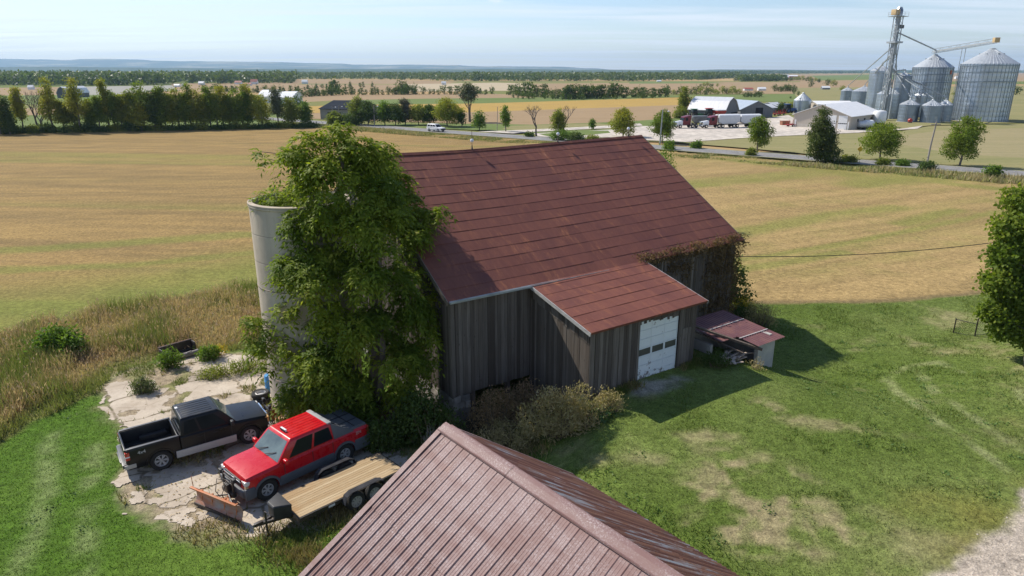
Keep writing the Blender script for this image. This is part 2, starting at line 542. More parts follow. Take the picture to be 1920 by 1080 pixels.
TAN = field_mat('ploughed_tan', (.34, .245, .145), (.28, .20, .115))
PALE = field_mat('pale_stubble', (.48, .40, .28), (.38, .31, .20))
GOLD = field_mat('golden_crop', (.42, .285, .085), (.35, .235, .08))
MEAD = field_mat('meadow_green', (.12, .17, .05), (.17, .20, .075))
OLIVE = field_mat('dry_meadow', (.20, .20, .085), (.28, .245, .12))
GREY = field_mat('grey_stubble', (.34, .33, .29), (.27, .26, .22))
FIELDS = [
    ('field', GOLD, [(560, 200), (640, 197), (900, 194), (1290, 182), (1300, 196), (1100, 203), (870, 211), (560, 212)]),
    ('field', TAN, [(560, 212), (870, 211), (1100, 203), (1300, 196), (1290, 222), (1180, 228), (1000, 234), (880, 232), (560, 222)]),
    ('field', MEAD, [(640, 188), (800, 185), (1000, 183), (1300, 179), (1290, 182), (900, 194), (640, 197)]),
    ('field', TAN, [(560, 179), (700, 177), (920, 176), (1000, 178), (1000, 183), (800, 185), (640, 188), (560, 192)]),
    ('meadow', MEAD, [(700, 234), (760, 232), (900, 232), (1000, 234), (1160, 229), (1300, 219), (1290, 235), (1200, 237), (1160, 245), (1000, 250), (870, 243), (700, 237)]),
    ('meadow', OLIVE, [(960, 236), (1120, 231), (1160, 236), (1150, 242), (1000, 246), (940, 242)]),
    ('field', OLIVE, [(1000, 254), (1160, 255), (1290, 267), (1400, 259), (1500, 254), (1690, 246), (1740, 237), (2300, 222), (2300, 345), (1920, 322), (1800, 311), (1600, 297), (1400, 278), (1250, 266), (1100, 262)]),
    ('field', field_mat('worn_tan', (.31, .26, .145), (.24, .215, .11)), [(1760, 245), (1920, 240), (2200, 240), (2200, 310), (1920, 296), (1800, 290), (1680, 270), (1640, 262)]),
    ('field', MEAD, [(0, 218), (300, 214), (560, 212), (560, 238), (0, 250), (-250, 255), (-250, 222)]),
    ('field', TAN, [(-250, 205), (0, 203), (250, 203), (260, 213), (0, 217), (-250, 220)]),
    ('field', MEAD, [(80, 178), (300, 176), (300, 192), (60, 196), (-100, 196), (-100, 180)]),
    ('field', GREY, [(130, 163), (320, 160), (410, 164), (300, 172), (200, 178), (135, 178)]),
    ('field', TAN, [(320, 157), (560, 154), (560, 172), (400, 175), (330, 168)]),
    ('field', TAN, [(-100, 166), (130, 163), (135, 178), (-100, 180)]),
    ('field', TAN, [(540, 149), (720, 150), (860, 153), (830, 158), (560, 157)]),
    ('field', PALE, [(760, 158), (930, 155), (1000, 157), (1000, 170), (760, 172)]),
    ('field', TAN, [(500, 158), (760, 159), (760, 173), (520, 173)]),
    ('field', TAN, [(1000, 157), (1250, 155), (1380, 154), (1500, 154), (1500, 176), (1250, 176), (1000, 178)]),
    ('field', MEAD, [(1180, 153), (1320, 153), (1360, 156), (1180, 157)]),
    ('field', MEAD, [(1300, 179), (1520, 176), (1560, 182), (1500, 192), (1380, 190), (1300, 186)]),
    ('field', TAN, [(1370, 141), (1600, 138), (1600, 149), (1480, 152), (1380, 150)]),
    ('field', MEAD, [(1520, 142), (1720, 138), (1720, 148), (1540, 151)]),
    ('field', TAN, [(1500, 152), (1720, 149), (1720, 163), (1500, 165)]),
    ('field', OLIVE, [(1480, 165), (1720, 163), (1960, 160), (2200, 160), (2200, 222), (1740, 236), (1690, 244), (1590, 215), (1500, 190)]),
    ('field', TAN, [(1740, 137), (1960, 136), (2200, 136), (2200, 152), (1740, 152)]),
    ('field', PALE, [(170, 132.6), (360, 132.4), (420, 133.8), (180, 134.2)]),
    ('field', TAN, [(1110, 136), (1290, 136), (1270, 140), (1150, 141)]),
]
for i, (nm, m, pl) in enumerate(FIELDS):
    pts = [GZ(x, max(y, 134.2), 0.0) for x, y in pl]
    zz = 0.012 + 0.0035 * i
    flat(nm, [(p.x, p.y) for p in pts], zz, m)

# road, gravel farmyard and its drive
M_ROAD = pm('old_asphalt', (.25, .245, .24), (.19, .185, .18), .4, (1, 1, 1), rough=.9, spec=.2, fine=.3)
M_YARD = pm('pale_gravel', (.56, .50, .43), (.43, .39, .34), .06, (1, 1, 1), rough=.95, spec=.1, fine=.3, detail=7)
rc = [G(500, 229.2), G(700, 237.4), G(850, 243.2), G(1000, 256), G(1250, 271), G(1420, 284), G(1600, 302), G(1760, 315.5), G(1920, 327), G(2200, 352)]


def strip(name, pts, w, z, mat):
    L = []; Rr = []
    for i, p in enumerate(pts):
        d = (Vector(pts[min(i + 1, len(pts) - 1)]) - Vector(pts[max(i - 1, 0)])); d.z = 0; d.normalize(); n = Vector((-d.y, d.x, 0))
        L.append(Vector(p) + n * w / 2); Rr.append(Vector(p) - n * w / 2)
    vs = [(q.x, q.y, z) for q in L + Rr]; n = len(pts)
    me = bpy.data.meshes.new(name); me.from_pydata(vs, [], [(i, i + n, i + n + 1, i + 1) for i in range(n - 1)]); me.update()
    return tag(link(name, me, mat), kind='structure')


# smooth the road to one gentle line
q0, q1 = rc[1], rc[8]
rd = [q0.lerp(q1, t) for t in (-.6, -.3, 0, .2, .4, .6, .8, 1.0, 1.3)]
strip('road_shoulder', rd, 8.0, 0.118, pm('shoulder', (.26, .25, .12), (.20, .20, .09), .5, fine=.3, rough=.95))
strip('road', rd, 6.6, 0.126, M_ROAD)
YD = [(1000, 251), (1160, 243), (1205, 237), (1290, 236), (1400, 229), (1478, 216), (1500, 228), (1590, 245), (1690, 242), (1730, 236), (1720, 242), (1600, 250), (1500, 254), (1400, 259), (1290, 267), (1200, 263), (1140, 258), (1050, 262), (1010, 258)]
flat('gravel_yard', gp(YD), 0.110, M_YARD)
flat('gravel_drive', gp([(895, 247.5), (1000, 243.5), (1160, 235), (1200, 232), (1205, 236), (1160, 240), (1005, 247.5), (960, 251)]), 0.114, M_YARD)
flat('lawn_island', gp([(1010, 252), (1090, 246), (1140, 246), (1145, 250), (1080, 256), (1030, 257)]), 0.130, MEAD)

# cracked concrete of the truck yard: broken slabs with soil and weeds between
st = 0.085
yx = [p[0] for p in YARD]; yy = [p[1] for p in YARD]
cxs = np.arange(min(yx) - .5, max(yx) + .5, st); cys = np.arange(min(yy) - .5, max(yy) + .5, st)
ca, sa = math.cos(R(38)), math.sin(R(38))


def slab_cells(x, y):
    wx = x + .35 * (fbm(x, y, 1.6, 71, 3) - .5) * 2.2 + .1 * (vnoise(x, y, .3, 73) - .5); wy = y + .35 * (fbm(x, y, 1.6, 72, 3) - .5) * 2.2 + .1 * (vnoise(x, y, .3, 74) - .5)
    u = (wx * ca + wy * sa) / 2.9; v = (-wx * sa + wy * ca) / 2.5
    iu = np.floor(u); iv = np.floor(v)
    d1 = np.full(u.shape, 9.0); d2 = np.full(u.shape, 9.0); idn = np.zeros(u.shape)
    for a in (-1, 0, 1):
        for b in (-1, 0, 1):
            cu = iu + a; cv = iv + b
            h1 = vnoise(cu * 1.0, cv * 1.0, 1.0, 81); h2 = vnoise(cu, cv, 1.0, 82)
            d = np.maximum(np.abs(u - cu - .5 - (h1 - .5) * .55), np.abs(v - cv - .5 - (h2 - .5) * .55)) + .25 * np.hypot(u - cu - .5, v - cv - .5)
            nw = d < d1
            d2 = np.where(nw, d1, np.minimum(d2, d)); idn = np.where(nw, h1 * 7 + h2 * 3, idn); d1 = np.where(nw, d, d1)
    return d2 - d1, idn


def keep_slab(x, y):
    e, i = slab_cells(x, y)
    m = wmask(x, y, YARD, .35, 44)
    return (m > .6) & (e > .012 + .16 * sstep(.52, .72, fbm(x, y, 1.5, 75))) & (fbm(x, y, 1.9, 76) < .57)


def slab_z(x, y):
    e, i = slab_cells(x, y)
    return hgt(x, y) + .012 * np.sin(i * 37.0) + .012 * vnoise(x, y, .4, 77)


k = NT('cracked_concrete'); v = k.coord('Object')
f1 = k.noise(v, .5, 7, .65); f2 = k.noise(v, 5, 6, .7); f3 = k.noise(v, 40, 3)
c = k.mix(k.ramp(f1, .35, .65), (.56, .485, .39), (.42, .35, .27)); c = k.mix(k.math('MULTIPLY', k.ramp(f2, .5, .75), .55), c, (.30, .235, .17))
c = k.mix(.3, c, k.mix(f3, (.2, .2, .2), (.8, .8, .8)), 'OVERLAY')
stn = k.n('ShaderNodeTexVoronoi', {'Vector': v, 'Scale': .32}).outputs['Distance']
c = k.mix(k.math('MULTIPLY', k.ramp(k.math('ADD', stn, k.math('MULTIPLY', f2, .5)), .60, .34), .7), c, (.13, .105, .08))
ed_ = k.math('ADD', k.attr('tint'), k.math('MULTIPLY', f2, .05)); c = k.mix(k.math('MULTIPLY', k.ramp(ed_, .095, .045), .8), c, (.15, .115, .07))
cr = k.n('ShaderNodeTexVoronoi', {'Vector': k.n('ShaderNodeMapping', {'Vector': v}).outputs[0], 'Scale': .75}, feature='DISTANCE_TO_EDGE').outputs['Distance']
c = k.mix(k.math('MULTIPLY', k.ramp(cr, .022, .008), k.math('MULTIPLY', k.ramp(f1, .47, .6), .5)), c, (.20, .16, .115))
M_CONC = k.done(k.pbsdf(c, .92, 0, .2, k.math('ADD', f2, f3), .5, .03))
cy_ = tag(grid_sheet('concrete_yard', cxs, cys, 0.062, keep_slab, M_CONC, False, slab_z), kind='structure')
vv = np.array([q.co[:2] for q in cy_.data.vertices]); ee, _ = slab_cells(vv[:, 0], vv[:, 1])
at = cy_.data.attributes.new('tint', 'FLOAT', 'POINT'); at.data.foreach_set('value', ee.astype(np.float32))
# ------------------------------------------------------------------ barn
BA = R(35.0); BC = (-2.6, 27.5)
BL, BW, EZ, RZ = 18.9, 16.4, 6.2, 11.2


def barn_world(s, d, z): return Vector((BC[0] + s * math.cos(BA) - d * math.sin(BA), BC[1] + s * math.sin(BA) + d * math.cos(BA), z))


k = NT('weathered_boards'); v = k.coord('Object', (6, 6, .35)); t = k.attr('tint')
f = k.noise(v, 2.2, 7, .7); g = k.noise(k.coord('Object', (1, 1, 1)), .45, 4)
c = k.mix(t, (.086, .072, .060), (.190, .168, .146))
c = k.mix(k.math('MULTIPLY', k.ramp(f, .4, .75), .65), c, (.05, .042, .037))
c = k.mix(k.math('MULTIPLY', k.ramp(g, .5, .75), .45), c, (.12, .092, .07))
kn = k.n('ShaderNodeTexVoronoi', {'Vector': k.coord('Object', (3, 3, 1.2)), 'Scale': 1.3}).outputs['Distance']
c = k.mix(k.math('MULTIPLY', k.ramp(kn, .12, .04), .7), c, (.05, .042, .036))
M_BOARD = k.done(k.pbsdf(c, .9, 0, .15, f, .6, .02))

k = NT('rusty_steel_shingles'); v = k.coord('Object'); t = k.attr('tint')
n1 = k.noise(v, .35, 5); n2 = k.noise(k.coord('Object', (2.2, .5, .5)), 1.6, 7, .7); n3 = k.noise(v, 1.1, 8, .75); n4 = k.noise(v, 9, 5, .7)
c = k.mix(t, (.135, .044, .030), (.178, .060, .039))
c = k.mix(k.math('MULTIPLY', k.ramp(n2, .45, .75), .75), c, (.215, .078, .045))
c = k.mix(k.math('MULTIPLY', k.ramp(n1, .5, .68), .5), c, (.108, .037, .031))
n3 = k.noise(k.coord('Object', (2.6, .75, .75)), 1.2, 9, .78); n5 = k.noise(k.coord('Object', (1.0, .45, .45)), .8, 4)
rs = k.math('MULTIPLY', k.ramp(n3, .50, .66), k.ramp(n5, .44, .62))
c = k.mix(k.math('MULTIPLY', rs, .85), c, (.33, .125, .055))
c = k.mix(k.math('MULTIPLY', k.math('MULTIPLY', k.ramp(n3, .66, .72), k.ramp(n4, .48, .58)), .75), c, (.50, .40, .33))
c = k.mix(.25, c, k.mix(n4, (.15, .15, .15), (.85, .85, .85)), 'OVERLAY')
M_ROOF = k.done(k.pbsdf(c, .62, .0, .35, n4, .25, .02))

M_STONE = pm('field_stone', (.36, .33, .29), (.20, .18, .16), 2.2, rough=.95, bump=.8, bscale=5, tint=(.6, 1.3))
M_TRIM = pm('grey_trim', (.42, .42, .41), (.28, .27, .26), 3, (1, 1, 4), rough=.8)
M_GUTTER = pm('galvanised_gutter', (.42, .45, .46), (.26, .29, .29), 2, rough=.5, metal=.3)
M_DARKWOOD = pm('dark_timber', (.16, .12, .09), (.07, .055, .045), 3, (3, 3, .4), rough=.9)
M_GLOBE = pm('milk_glass', (.80, .82, .84), None, rough=.15, spec=.6)
M_IRON = pm('dark_iron', (.10, .10, .105), (.14, .08, .05), 6, rough=.6, metal=.4)

barn = empty('barn', (BC[0], BC[1], 0), BA, 'large weathered grey board barn with rusty red metal roof and lean-to garage', 'barn')


def boards(mb, p, q, zb, zt, nrm, wmin=.13, wmax=.25, gap=.013, seed=1, ragged=.0, pale=()):
    """vertical boards from p to q (x, y); zb, zt are heights as functions of distance along"""
    rd = random.Random(seed)
    p = Vector((p[0], p[1], 0)); q = Vector((q[0], q[1], 0)); L = (q - p).length; d = (q - p) / L; n = Vector((nrm[0], nrm[1], 0))
    s = 0
    while s < L - .02:
        w = min(rd.uniform(wmin, wmax), L - s); o = rd.uniform(0, .018); tl = rd.random() ** 1.7
        if rd.random() < .10: tl = min(1, tl + .45)
        for a, b in pale:
            if a < s < b: tl = 1.0
        if rd.random() < .035 and w < .22: s += rd.uniform(.03, .07); continue
        wp = rd.uniform(-.014, .014); o2 = rd.uniform(-.012, .022) if rd.random() < .3 else 0
        a = p + d * s; b = p + d * (s + w - gap)
        rb = rd.uniform(-ragged, ragged)
        z0a, z0b, z1a, z1b = zb(s) + rb, zb(s + w) + rb, zt(s), zt(s + w)
        n1 = n * (o + .026); n0 = n * o
        V = lambda pt, z: (pt.x, pt.y, z)
        e2 = n * max(o2, 0)
        mb.hexa([V(a + n0 + d * wp, z0a), V(b + n0 + d * wp, z0b), V(b + n1 + e2 + d * wp, z0b), V(a + n1 + e2 + d * wp, z0a)], [V(a + n0, z1a), V(b + n0, z1b), V(b + n1, z1b), V(a + n1, z1a)], tl)
        s += w


LS0, LS1, LD, LZ = 4.24, 10.84, 4.18, 5.05      # lean-to extent along the barn, depth and eave
DS0, DS1, DZ0, DZ1 = 7.12, 9.62, 1.68, 4.65     # garage door
gab = lambda s: EZ + (RZ - EZ) * (1 - abs(s - BW / 2) / (BW / 2)) - .12
# barn walls
mb = MB()
boards(mb, (0, 0), (LS0, 0), lambda s: 1.35, lambda s: EZ - .06, (0, -1), seed=3, ragged=.03, pale=((2.55, 2.75), (3.1, 3.3), (3.6, 3.9)))
boards(mb, (LS0, 0), (LS1, 0), lambda s: 1.0, lambda s: EZ - .06, (0, -1), seed=4)
boards(mb, (LS1, 0), (BL, 0), lambda s: 1.3, lambda s: EZ - .06, (0, -1), seed=5, ragged=.05)
boards(mb, (BL, 0), (BL, BW), lambda s: 1.2, gab, (1, 0), seed=6)
boards(mb, (0, BW), (BL, BW), lambda s: .3, lambda s: EZ - .06, (0, 1), seed=7)
mb.build('wall', M_BOARD, barn)
mb = MB()
boards(mb, (0, 0), (0, BW), lambda s: 1.3, lambda s: min(gab(s), EZ - .55 + .02 * s), (-1, 0), seed=8, ragged=.04)
boards(mb, (-.03, .02), (-.03, BW), lambda s: EZ - .62 + .02 * s, gab, (-1, 0), seed=9, ragged=.03)
mb.build('gable_wall', M_BOARD, barn)
# corner boards and frame
mb = MB()
mb.box(-.06, .10, -.075, -.045, 1.35, EZ - .1, .7)
mb.box(-.09, -.06, -.06, .12, 1.35, EZ - .1, .8)
mb.build('corner_board', M_BOARD, barn)
# foundation
mb = MB(); rd = random.Random(5)


def stones(mb, p, q, z0, z1, nrm, seed, step=.42):
    rd = random.Random(seed); p = Vector((*p, 0)); q = Vector((*q, 0)); L = (q - p).length; d = (q - p) / L; n = Vector((*nrm, 0))
    z = z0
    while z < z1 - .05:
        h = min(rd.uniform(.22, .36), z1 - z); s = 0
        while s < L - .03:
            w = min(rd.uniform(.25, step * 1.5), L - s); o = rd.uniform(0, .09)
            a = p + d * (s + .01); b = p + d * (s + w - .015); jz = rd.uniform(-.03, .03)
            f = n * o; bk = -n * .35
            mb.hexa([(*(a + bk).xy, z), (*(b + bk).xy, z), (*(b + f).xy, z + .01), (*(a + f).xy, z + .02)], [(*(a + bk).xy, z + h - .01), (*(b + bk).xy, z + h - .01), (*(b + f * .8).xy, z + h - .02 + jz), (*(a + f * .8).xy, z + h - .02)], rd.random())
            s += w
        z += h


stones(mb, (0, 0), (.85, 0), -.4, 1.34, (0, -1), 1)
stones(mb, (0, 0), (0, BW), -.4, 1.30, (-1, 0), 2)
stones(mb, (LS1, -.02), (BL, -.02), .8, 1.34, (0, -1), 3)
stones(mb, (BL, 0), (BL, BW), -.3, 1.2, (1, 0), 4)
stones(mb, (0, BW), (BL, BW), -.4, .5, (0, 1), 6)
mb.build('foundation', M_STONE, barn)
mb = MB(); mb.box(.86, 1.12, -.02, .22, -.3, 1.36); mb.box(2.9, 3.1, .05, .25, -.3, 1.36); mb.box(.4, LS0, .03, .23, 1.36, 1.6)
mb.build('basement_post', M_DARKWOOD, barn)
mb = MB(); mb.box(.3, BL - .3, 5.0, 5.15, -.4, 1.5); mb.box(.3, BL - .3, .3, BW - .3, 1.62, 1.72)
mb.build('inner_floor', M_DARKWOOD, barn)


def sag(s): return -.13 * math.sin(math.pi * np.clip(s / BL, 0, 1)) - .035 * math.sin(7 * s / BL)


def courses(mb, s0, s1, e, r, n, pw, seed, lift=.017, sagk=1.0, steps=None):
    """overlapping courses of metal sheets from eave e (d, z) to ridge r (d, z)"""
    rd = random.Random(seed); E = Vector((0, *e)); Rg = Vector((0, *r)); up = (Rg - E)
    nr = Vector((0, -up.z, up.y)).normalized()
    if nr.z < 0: nr = -nr
    for k in range(n):
        off = rd.uniform(0, pw); a = s0 - off; tb = rd.random() * .3
        while a < s1 - .01:
            b = a + pw; x0 = max(a, s0); x1 = min(b, s1)
            if x1 - x0 > .02:
                j = rd.uniform(-.006, .006); tl = min(1, tb + rd.random() * .7)
                lo = E + up * (k / n); hi = E + up * min(1, (k + 1.12) / n)
                f0 = .2 + .8 * k / n; f1 = .2 + .8 * min(1, (k + 1.12) / n)
                z0, z1 = sag(x0) * sagk, sag(x1) * sagk
                A = lo + nr * (lift + j) + Vector((x0, 0, z0 * f0)); B = lo + nr * (lift + j) + Vector((x1, 0, z1 * f0))
                Cc = hi + Vector((x1, 0, z1 * f1)) + nr * .004; D = hi + Vector((x0, 0, z0 * f1)) + nr * .004
                A2 = A - nr * (lift + j); B2 = B - nr * (lift + j)
                mb.add([A, B, Cc, D, A2, B2], [(0, 1, 2, 3), (4, 5, 1, 0)], tl)
            a = b
    u0 = -nr * .09
    mb.add([E + Vector((s0, 0, 0)) + u0, E + Vector((s1, 0, 0)) + u0, Rg + Vector((s1, 0, sag(s1) * sagk)) + u0, Rg + Vector((s0, 0, sag(s0) * sagk)) + u0,
            E + Vector((s0, 0, 0)), E + Vector((s1, 0, 0)), Rg + Vector((s1, 0, sag(s1) * sagk)), Rg + Vector((s0, 0, sag(s0) * sagk))],
           [(0, 1, 2, 3), (0, 1, 5, 4), (1, 2, 6, 5), (3, 0, 4, 7)], .2)


sl = (RZ - EZ) / (BW / 2); oh = .38
mb = MB()
courses(mb, -.34, BL + .3, (-oh, EZ - oh * sl), (BW / 2, RZ), 15, 1.3, 11)
courses(mb, -.34, BL + .3, (BW + oh, EZ - oh * sl), (BW / 2, RZ), 13, 1.55, 12)
mroof = mb.build('roof', M_ROOF, barn, recalc=False)
mb = MB()
pts = [(s, BW / 2, RZ + .045 + sag(s)) for s in np.linspace(-.34, BL + .3, 14)]
for a, b in zip(pts[:-1], pts[1:]):
    for sg in (-1, 1):
        mb.add([(a[0], a[1], a[2] + .03), (b[0], b[1], b[2] + .03), (b[0], b[1] + sg * .16, b[2] - .16 * sl + .01), (a[0], a[1] + sg * .16, a[2] - .16 * sl + .01)], [(0, 1, 2, 3)], .1)
mb.build('ridge_cap', M_ROOF, mroof, recalc=False)
# bargeboards
for s in (-.36, BL + .29):
    for d in (-oh, BW + oh):
        mb = MB(); mb.bar((s, d, EZ - oh * sl - .09), (s, BW / 2, RZ - .09), .04, .2, (0, 0, 1), .9); mb.build('bargeboard', M_BOARD, mroof)
mb = MB(); gz = EZ - oh * sl
prof = [(-.07, .06), (-.06, -.03), (0, -.06), (.06, -.03), (.07, .06), (.055, .06), (0, -.04), (-.055, .06)]
mb.loft([[(s, -oh - .07 + y, gz - .02 + z - .006 * (s + .3)) for y, z in prof] for s in np.linspace(-.3, 8.6, 10)])
mb.build('gutter', M_GUTTER, barn)
mb = MB(); mb.tube([(s, -oh - .05, gz - .12 - .10 * math.sin((s - 5.4) * 1.1) - .03 * (s - 4.5)) for s in np.linspace(4.6, 9.4, 14)], .018, 6)
mb.build('loose_cable', M_IRON, barn)
# lightning rods with glass balls on the ridge
for pxs in (885, 1046, 1178):
    a, b = 0, BL
    for _ in range(40):
        m_ = (a + b) / 2
        if PJ(barn_world(m_, BW / 2, RZ + .2))[0] < pxs: a = m_
        else: b = m_
    z0 = RZ + sag(a) + .05
    mb = MB(); mb.tube([(a, BW / 2, z0 - .1), (a, BW / 2, z0 + 1.05)], .013, 6); mb.tube([(a, BW / 2, z0 - .1), (a, BW / 2, z0 + .25)], [.07, .02], 6)
    r_ = mb.build('lightning_rod', M_IRON, barn)
    g_ = MB(); g_.lathe([(.001, -.10), (.06, -.085), (.098, -.03), (.098, .03), (.06, .085), (.001, .10)], 12, (a, BW / 2, z0 + .48)); g_.build('glass_ball', M_GLOBE, r_, smooth=True)

# lean-to garage on the barn's front
le = LZ; lt = 6.02
mb = MB()
lz = lambda d: le + (lt - le) * (1 - d / LD) - .07
boards(mb, (LS0, 0), (LS0, -LD), lambda s: .2 + .2 * s, lambda s: lz(s) - .62, (-1, 0), seed=21, ragged=.04, wmin=.14, wmax=.24)
boards(mb, (LS0 - .025, 0), (LS0 - .025, -LD), lambda s: lz(s) - .68, lambda s: lz(s), (-1, 0), seed=22, ragged=.03, pale=((.75, 1.0), (1.7, 1.85), (2.9, 3.1)))
boards(mb, (LS0, -LD), (DS0 - .12, -LD), lambda s: 1.0, lambda s: le - .08, (0, -1), seed=23, ragged=.03, wmin=.12, wmax=.26, pale=((.75, .85), (2.5, 2.6)))
boards(mb, (DS0 - .1, -LD), (DS1 + .1, -LD), lambda s: DZ1 - .05 - .1 * (s > 1.4), lambda s: le - .08, (0, -1), seed=24, ragged=.08, wmin=.1, wmax=.2)
boards(mb, (DS1 + .12, -LD), (LS1, -LD), lambda s: 1.3, lambda s: le - .08, (0, -1), seed=25, ragged=.03, wmin=.12, wmax=.26)
boards(mb, (LS1, -LD), (LS1, 0), lambda s: 1.2, lambda s: lz(LD - s), (1, 0), seed=26)
mb.box(LS0 - .06, LS0 + .05, -LD - .07, -LD - .045, 1.2, le - .1, .9)
mb.box(DS0 - .16, DS0 - .02, -LD - .07, -LD - .03, 1.5, le - .15, .9)
mb.box(DS1 + .03, DS1 + .14, -LD - .07, -LD - .03, 1.5, le - .25, .3)
mb.build('lean_to_wall', M_BOARD, barn)
mb = MB()
ls_ = (lt - le) / LD
courses(mb, LS0 - .3, LS1 + .32, (-LD - .36, le - .36 * ls_), (-.04, lt + .02), 7, 1.3, 31, .02, 0)
lr = mb.build('lean_to_roof', M_ROOF, barn, recalc=False)
for s in (LS0 - .32, LS1 + .34):
    mb = MB(); mb.bar((s, -LD - .36, le - .36 * ls_ - .07), (s, -.04, lt - .05), .035, .16, (0, 0, 1), 1.0); mb.build('rake_trim', M_TRIM, lr)
mb = MB(); mb.box(LS0 - .3, LS1 + .3, -.07, -.035, lt - .02, EZ - oh * sl + .02)
mb.build('flashing', pm('dark_flashing', (.05, .055, .065), (.10, .11, .12), 2, rough=.6), lr)

# sectional garage door
k = NT('peeling_white_paint'); v = k.coord('Object'); ss = k.n('ShaderNodeSeparateXYZ', {0: v})
n_ = k.noise(v, 2.2, 8, .75)
low = k.ramp(ss.outputs[2], 2.9, 1.7)
pk_ = k.ramp(k.math('ADD', n_, k.math('MULTIPLY', low, .13)), .62, .66)
c = k.mix(pk_, k.mix(k.noise(v, .9, 4), (.62, .68, .70), (.78, .82, .82)), (.22, .21, .20))
M_DOORW = k.done(k.pbsdf(c, .55, 0, .4, n_, .2, .01))
M_DARKGLASS = pm('dusty_glass', (.075, .08, .07), (.10, .10, .085), 2, rough=.25, spec=.6)
mb = MB(); nrw = 7; hh = (DZ1 - DZ0) / nrw; ww = (DS1 - DS0) / 3; yf = -LD + .02
for r_ in range(nrw):
    z0, z1 = DZ0 + r_ * hh, DZ0 + (r_ + 1) * hh - .012
    for q in range(3):
        x0, x1 = DS0 + q * ww, DS0 + (q + 1) * ww
        if r_ == 3:
            mb.box(x0, x0 + .05, yf - .02, yf + .02, z0, z1); mb.box(x1 - .05, x1, yf - .02, yf + .02, z0, z1); mb.box(x0 + .05, x1 - .05, yf - .02, yf + .02, z0, z0 + .045); mb.box(x0 + .05, x1 - .05, yf - .02, yf + .02, z1 - .045, z1)
        else:
            mb.box(x0, x1, yf - .005, yf + .02, z0, z1); mb.box(x0, x0 + .045, yf - .022, yf - .005, z0, z1); mb.box(x1 - .045, x1, yf - .022, yf - .005, z0, z1)
            mb.box(x0 + .045, x1 - .045, yf - .022, yf - .005, z1 - .035, z1)
gd = mb.build('garage_door', M_DOORW, barn)
for q in range(3):
    x0, x1 = DS0 + q * ww, DS0 + (q + 1) * ww; m3 = MB(); m3.box(x0 + .052, x1 - .052, yf - .004, yf + .006, DZ0 + 3 * hh + .047, DZ0 + 4 * hh - .06); m3.build('door_window', M_DARKGLASS, gd)
mb = MB()
boards(mb, (DS1 + .28, -LD - .03), (LS1 - .18, -LD - .03), lambda s: 1.7, lambda s: 3.75, (0, -1), seed=27, wmin=.15, wmax=.22)
sd = mb.build('side_door', M_BOARD, barn)
mb = MB(); mb.box(DS1 + .40, DS1 + .50, -LD - .10, -LD - .075, 3.2, 3.24); mb.build('hinge', M_IRON, sd)
mb = MB(); mb.box(LS0 + .1, LS1 - .1, -LD + .1, -.1, 1.35, 1.45); mb.build('garage_slab', pm('garage_floor', (.3, .28, .25)), barn)

# ------------------------------------------------------------------ silo
k = NT('silo_concrete'); v = k.coord('Object'); ss = k.n('ShaderNodeSeparateXYZ', {0: v})
n1 = k.noise(k.coord('Object', (1, 1, .25)), 1.1, 7, .65); n2 = k.noise(v, 3.5, 6); bd = k.math('PINGPONG', k.math('ADD', ss.outputs[2], k.math('MULTIPLY', k.noise(v, .8, 2), .06)), .61)
c = k.mix(k.ramp(n1, .35, .68), (.52, .45, .36), (.37, .315, .25)); c = k.mix(k.math('MULTIPLY', k.ramp(bd, .03, .008), .55), c, (.20, .18, .165))
ck = k.n('ShaderNodeTexVoronoi', {'Vector': v, 'Scale': .55}, feature='DISTANCE_TO_EDGE').outputs['Distance']
c = k.mix(k.math('MULTIPLY', k.ramp(ck, .006, .002), k.math('MULTIPLY', k.ramp(n2, .5, .6), .6)), c, (.16, .14, .13)); c = k.mix(k.math('MULTIPLY', k.ramp(n2, .66, .78), .5), c, (.25, .22, .19))
M_SILO = k.done(k.pbsdf(c, .9, 0, .2, k.math('ADD', n2, k.ramp(bd, 0, .03)), .35, .03))
SLC = (-9.4, 30.0)
silo = empty('concrete_silo', (*SLC, 0), 0, 'tall roofless round concrete silo half hidden by the leafy tree', 'silo')
mb = MB(); rr = 2.15
mb.lathe([(rr, -.3), (rr, 9.72), (rr - .02, 9.80), (rr - .16, 9.82), (rr - .18, 9.7), (rr - .18, 2.0), (.01, 2.0)], 56)
mb.build('silo_wall', M_SILO, silo, smooth=True)
for z in (1.8, 6.1):
    mb = MB(); mb.lathe([(rr + .004, z - .02), (rr + .02, z - .012), (rr + .02, z + .012), (rr + .004, z + .02)], 48); mb.build('steel_hoop', M_IRON, silo, smooth=True)
mb = MB(); mb.lathe([(rr - .02, 9.82), (rr + .045, 9.80), (rr + .04, 9.66), (rr + .003, 9.62)], 56); mb.build('rim', M_SILO, silo, smooth=True)

# ------------------------------------------------------------------ near shed roof
k = NT('faded_ribbed_steel'); v = k.coord('Object'); t = k.attr('tint')
n1 = k.noise(k.coord('Object', (.7, 2.5, 2.5)), 1.1, 6, .65); n2 = k.noise(v, 30, 4, .8); n3 = k.noise(v, .7, 5)
c = k.mix(t, (.19, .110, .098), (.25, .168, .158)); c = k.mix(k.math('MULTIPLY', k.ramp(n1, .42, .7), .75), c, (.175, .085, .075))
c = k.mix(k.math('MULTIPLY', k.ramp(n3, .58, .75), .6), c, (.19, .085, .08))
sp = k.math('MULTIPLY', k.ramp(n2, .5, .62), k.ramp(n1, .6, .4)); c = k.mix(k.math('MULTIPLY', sp, .7), c, (.44, .37, .37))
og = k.math('MULTIPLY', k.ramp(k.noise(v, .8, 6), .68, .74), k.ramp(k.noise(v, .3, 2), .5, .6)); c = k.mix(k.math('MULTIPLY', og, .8), c, (.55, .25, .12))
M_RIB = k.done(k.pbsdf(c, .6, 0, .35, n2, .2, .01))
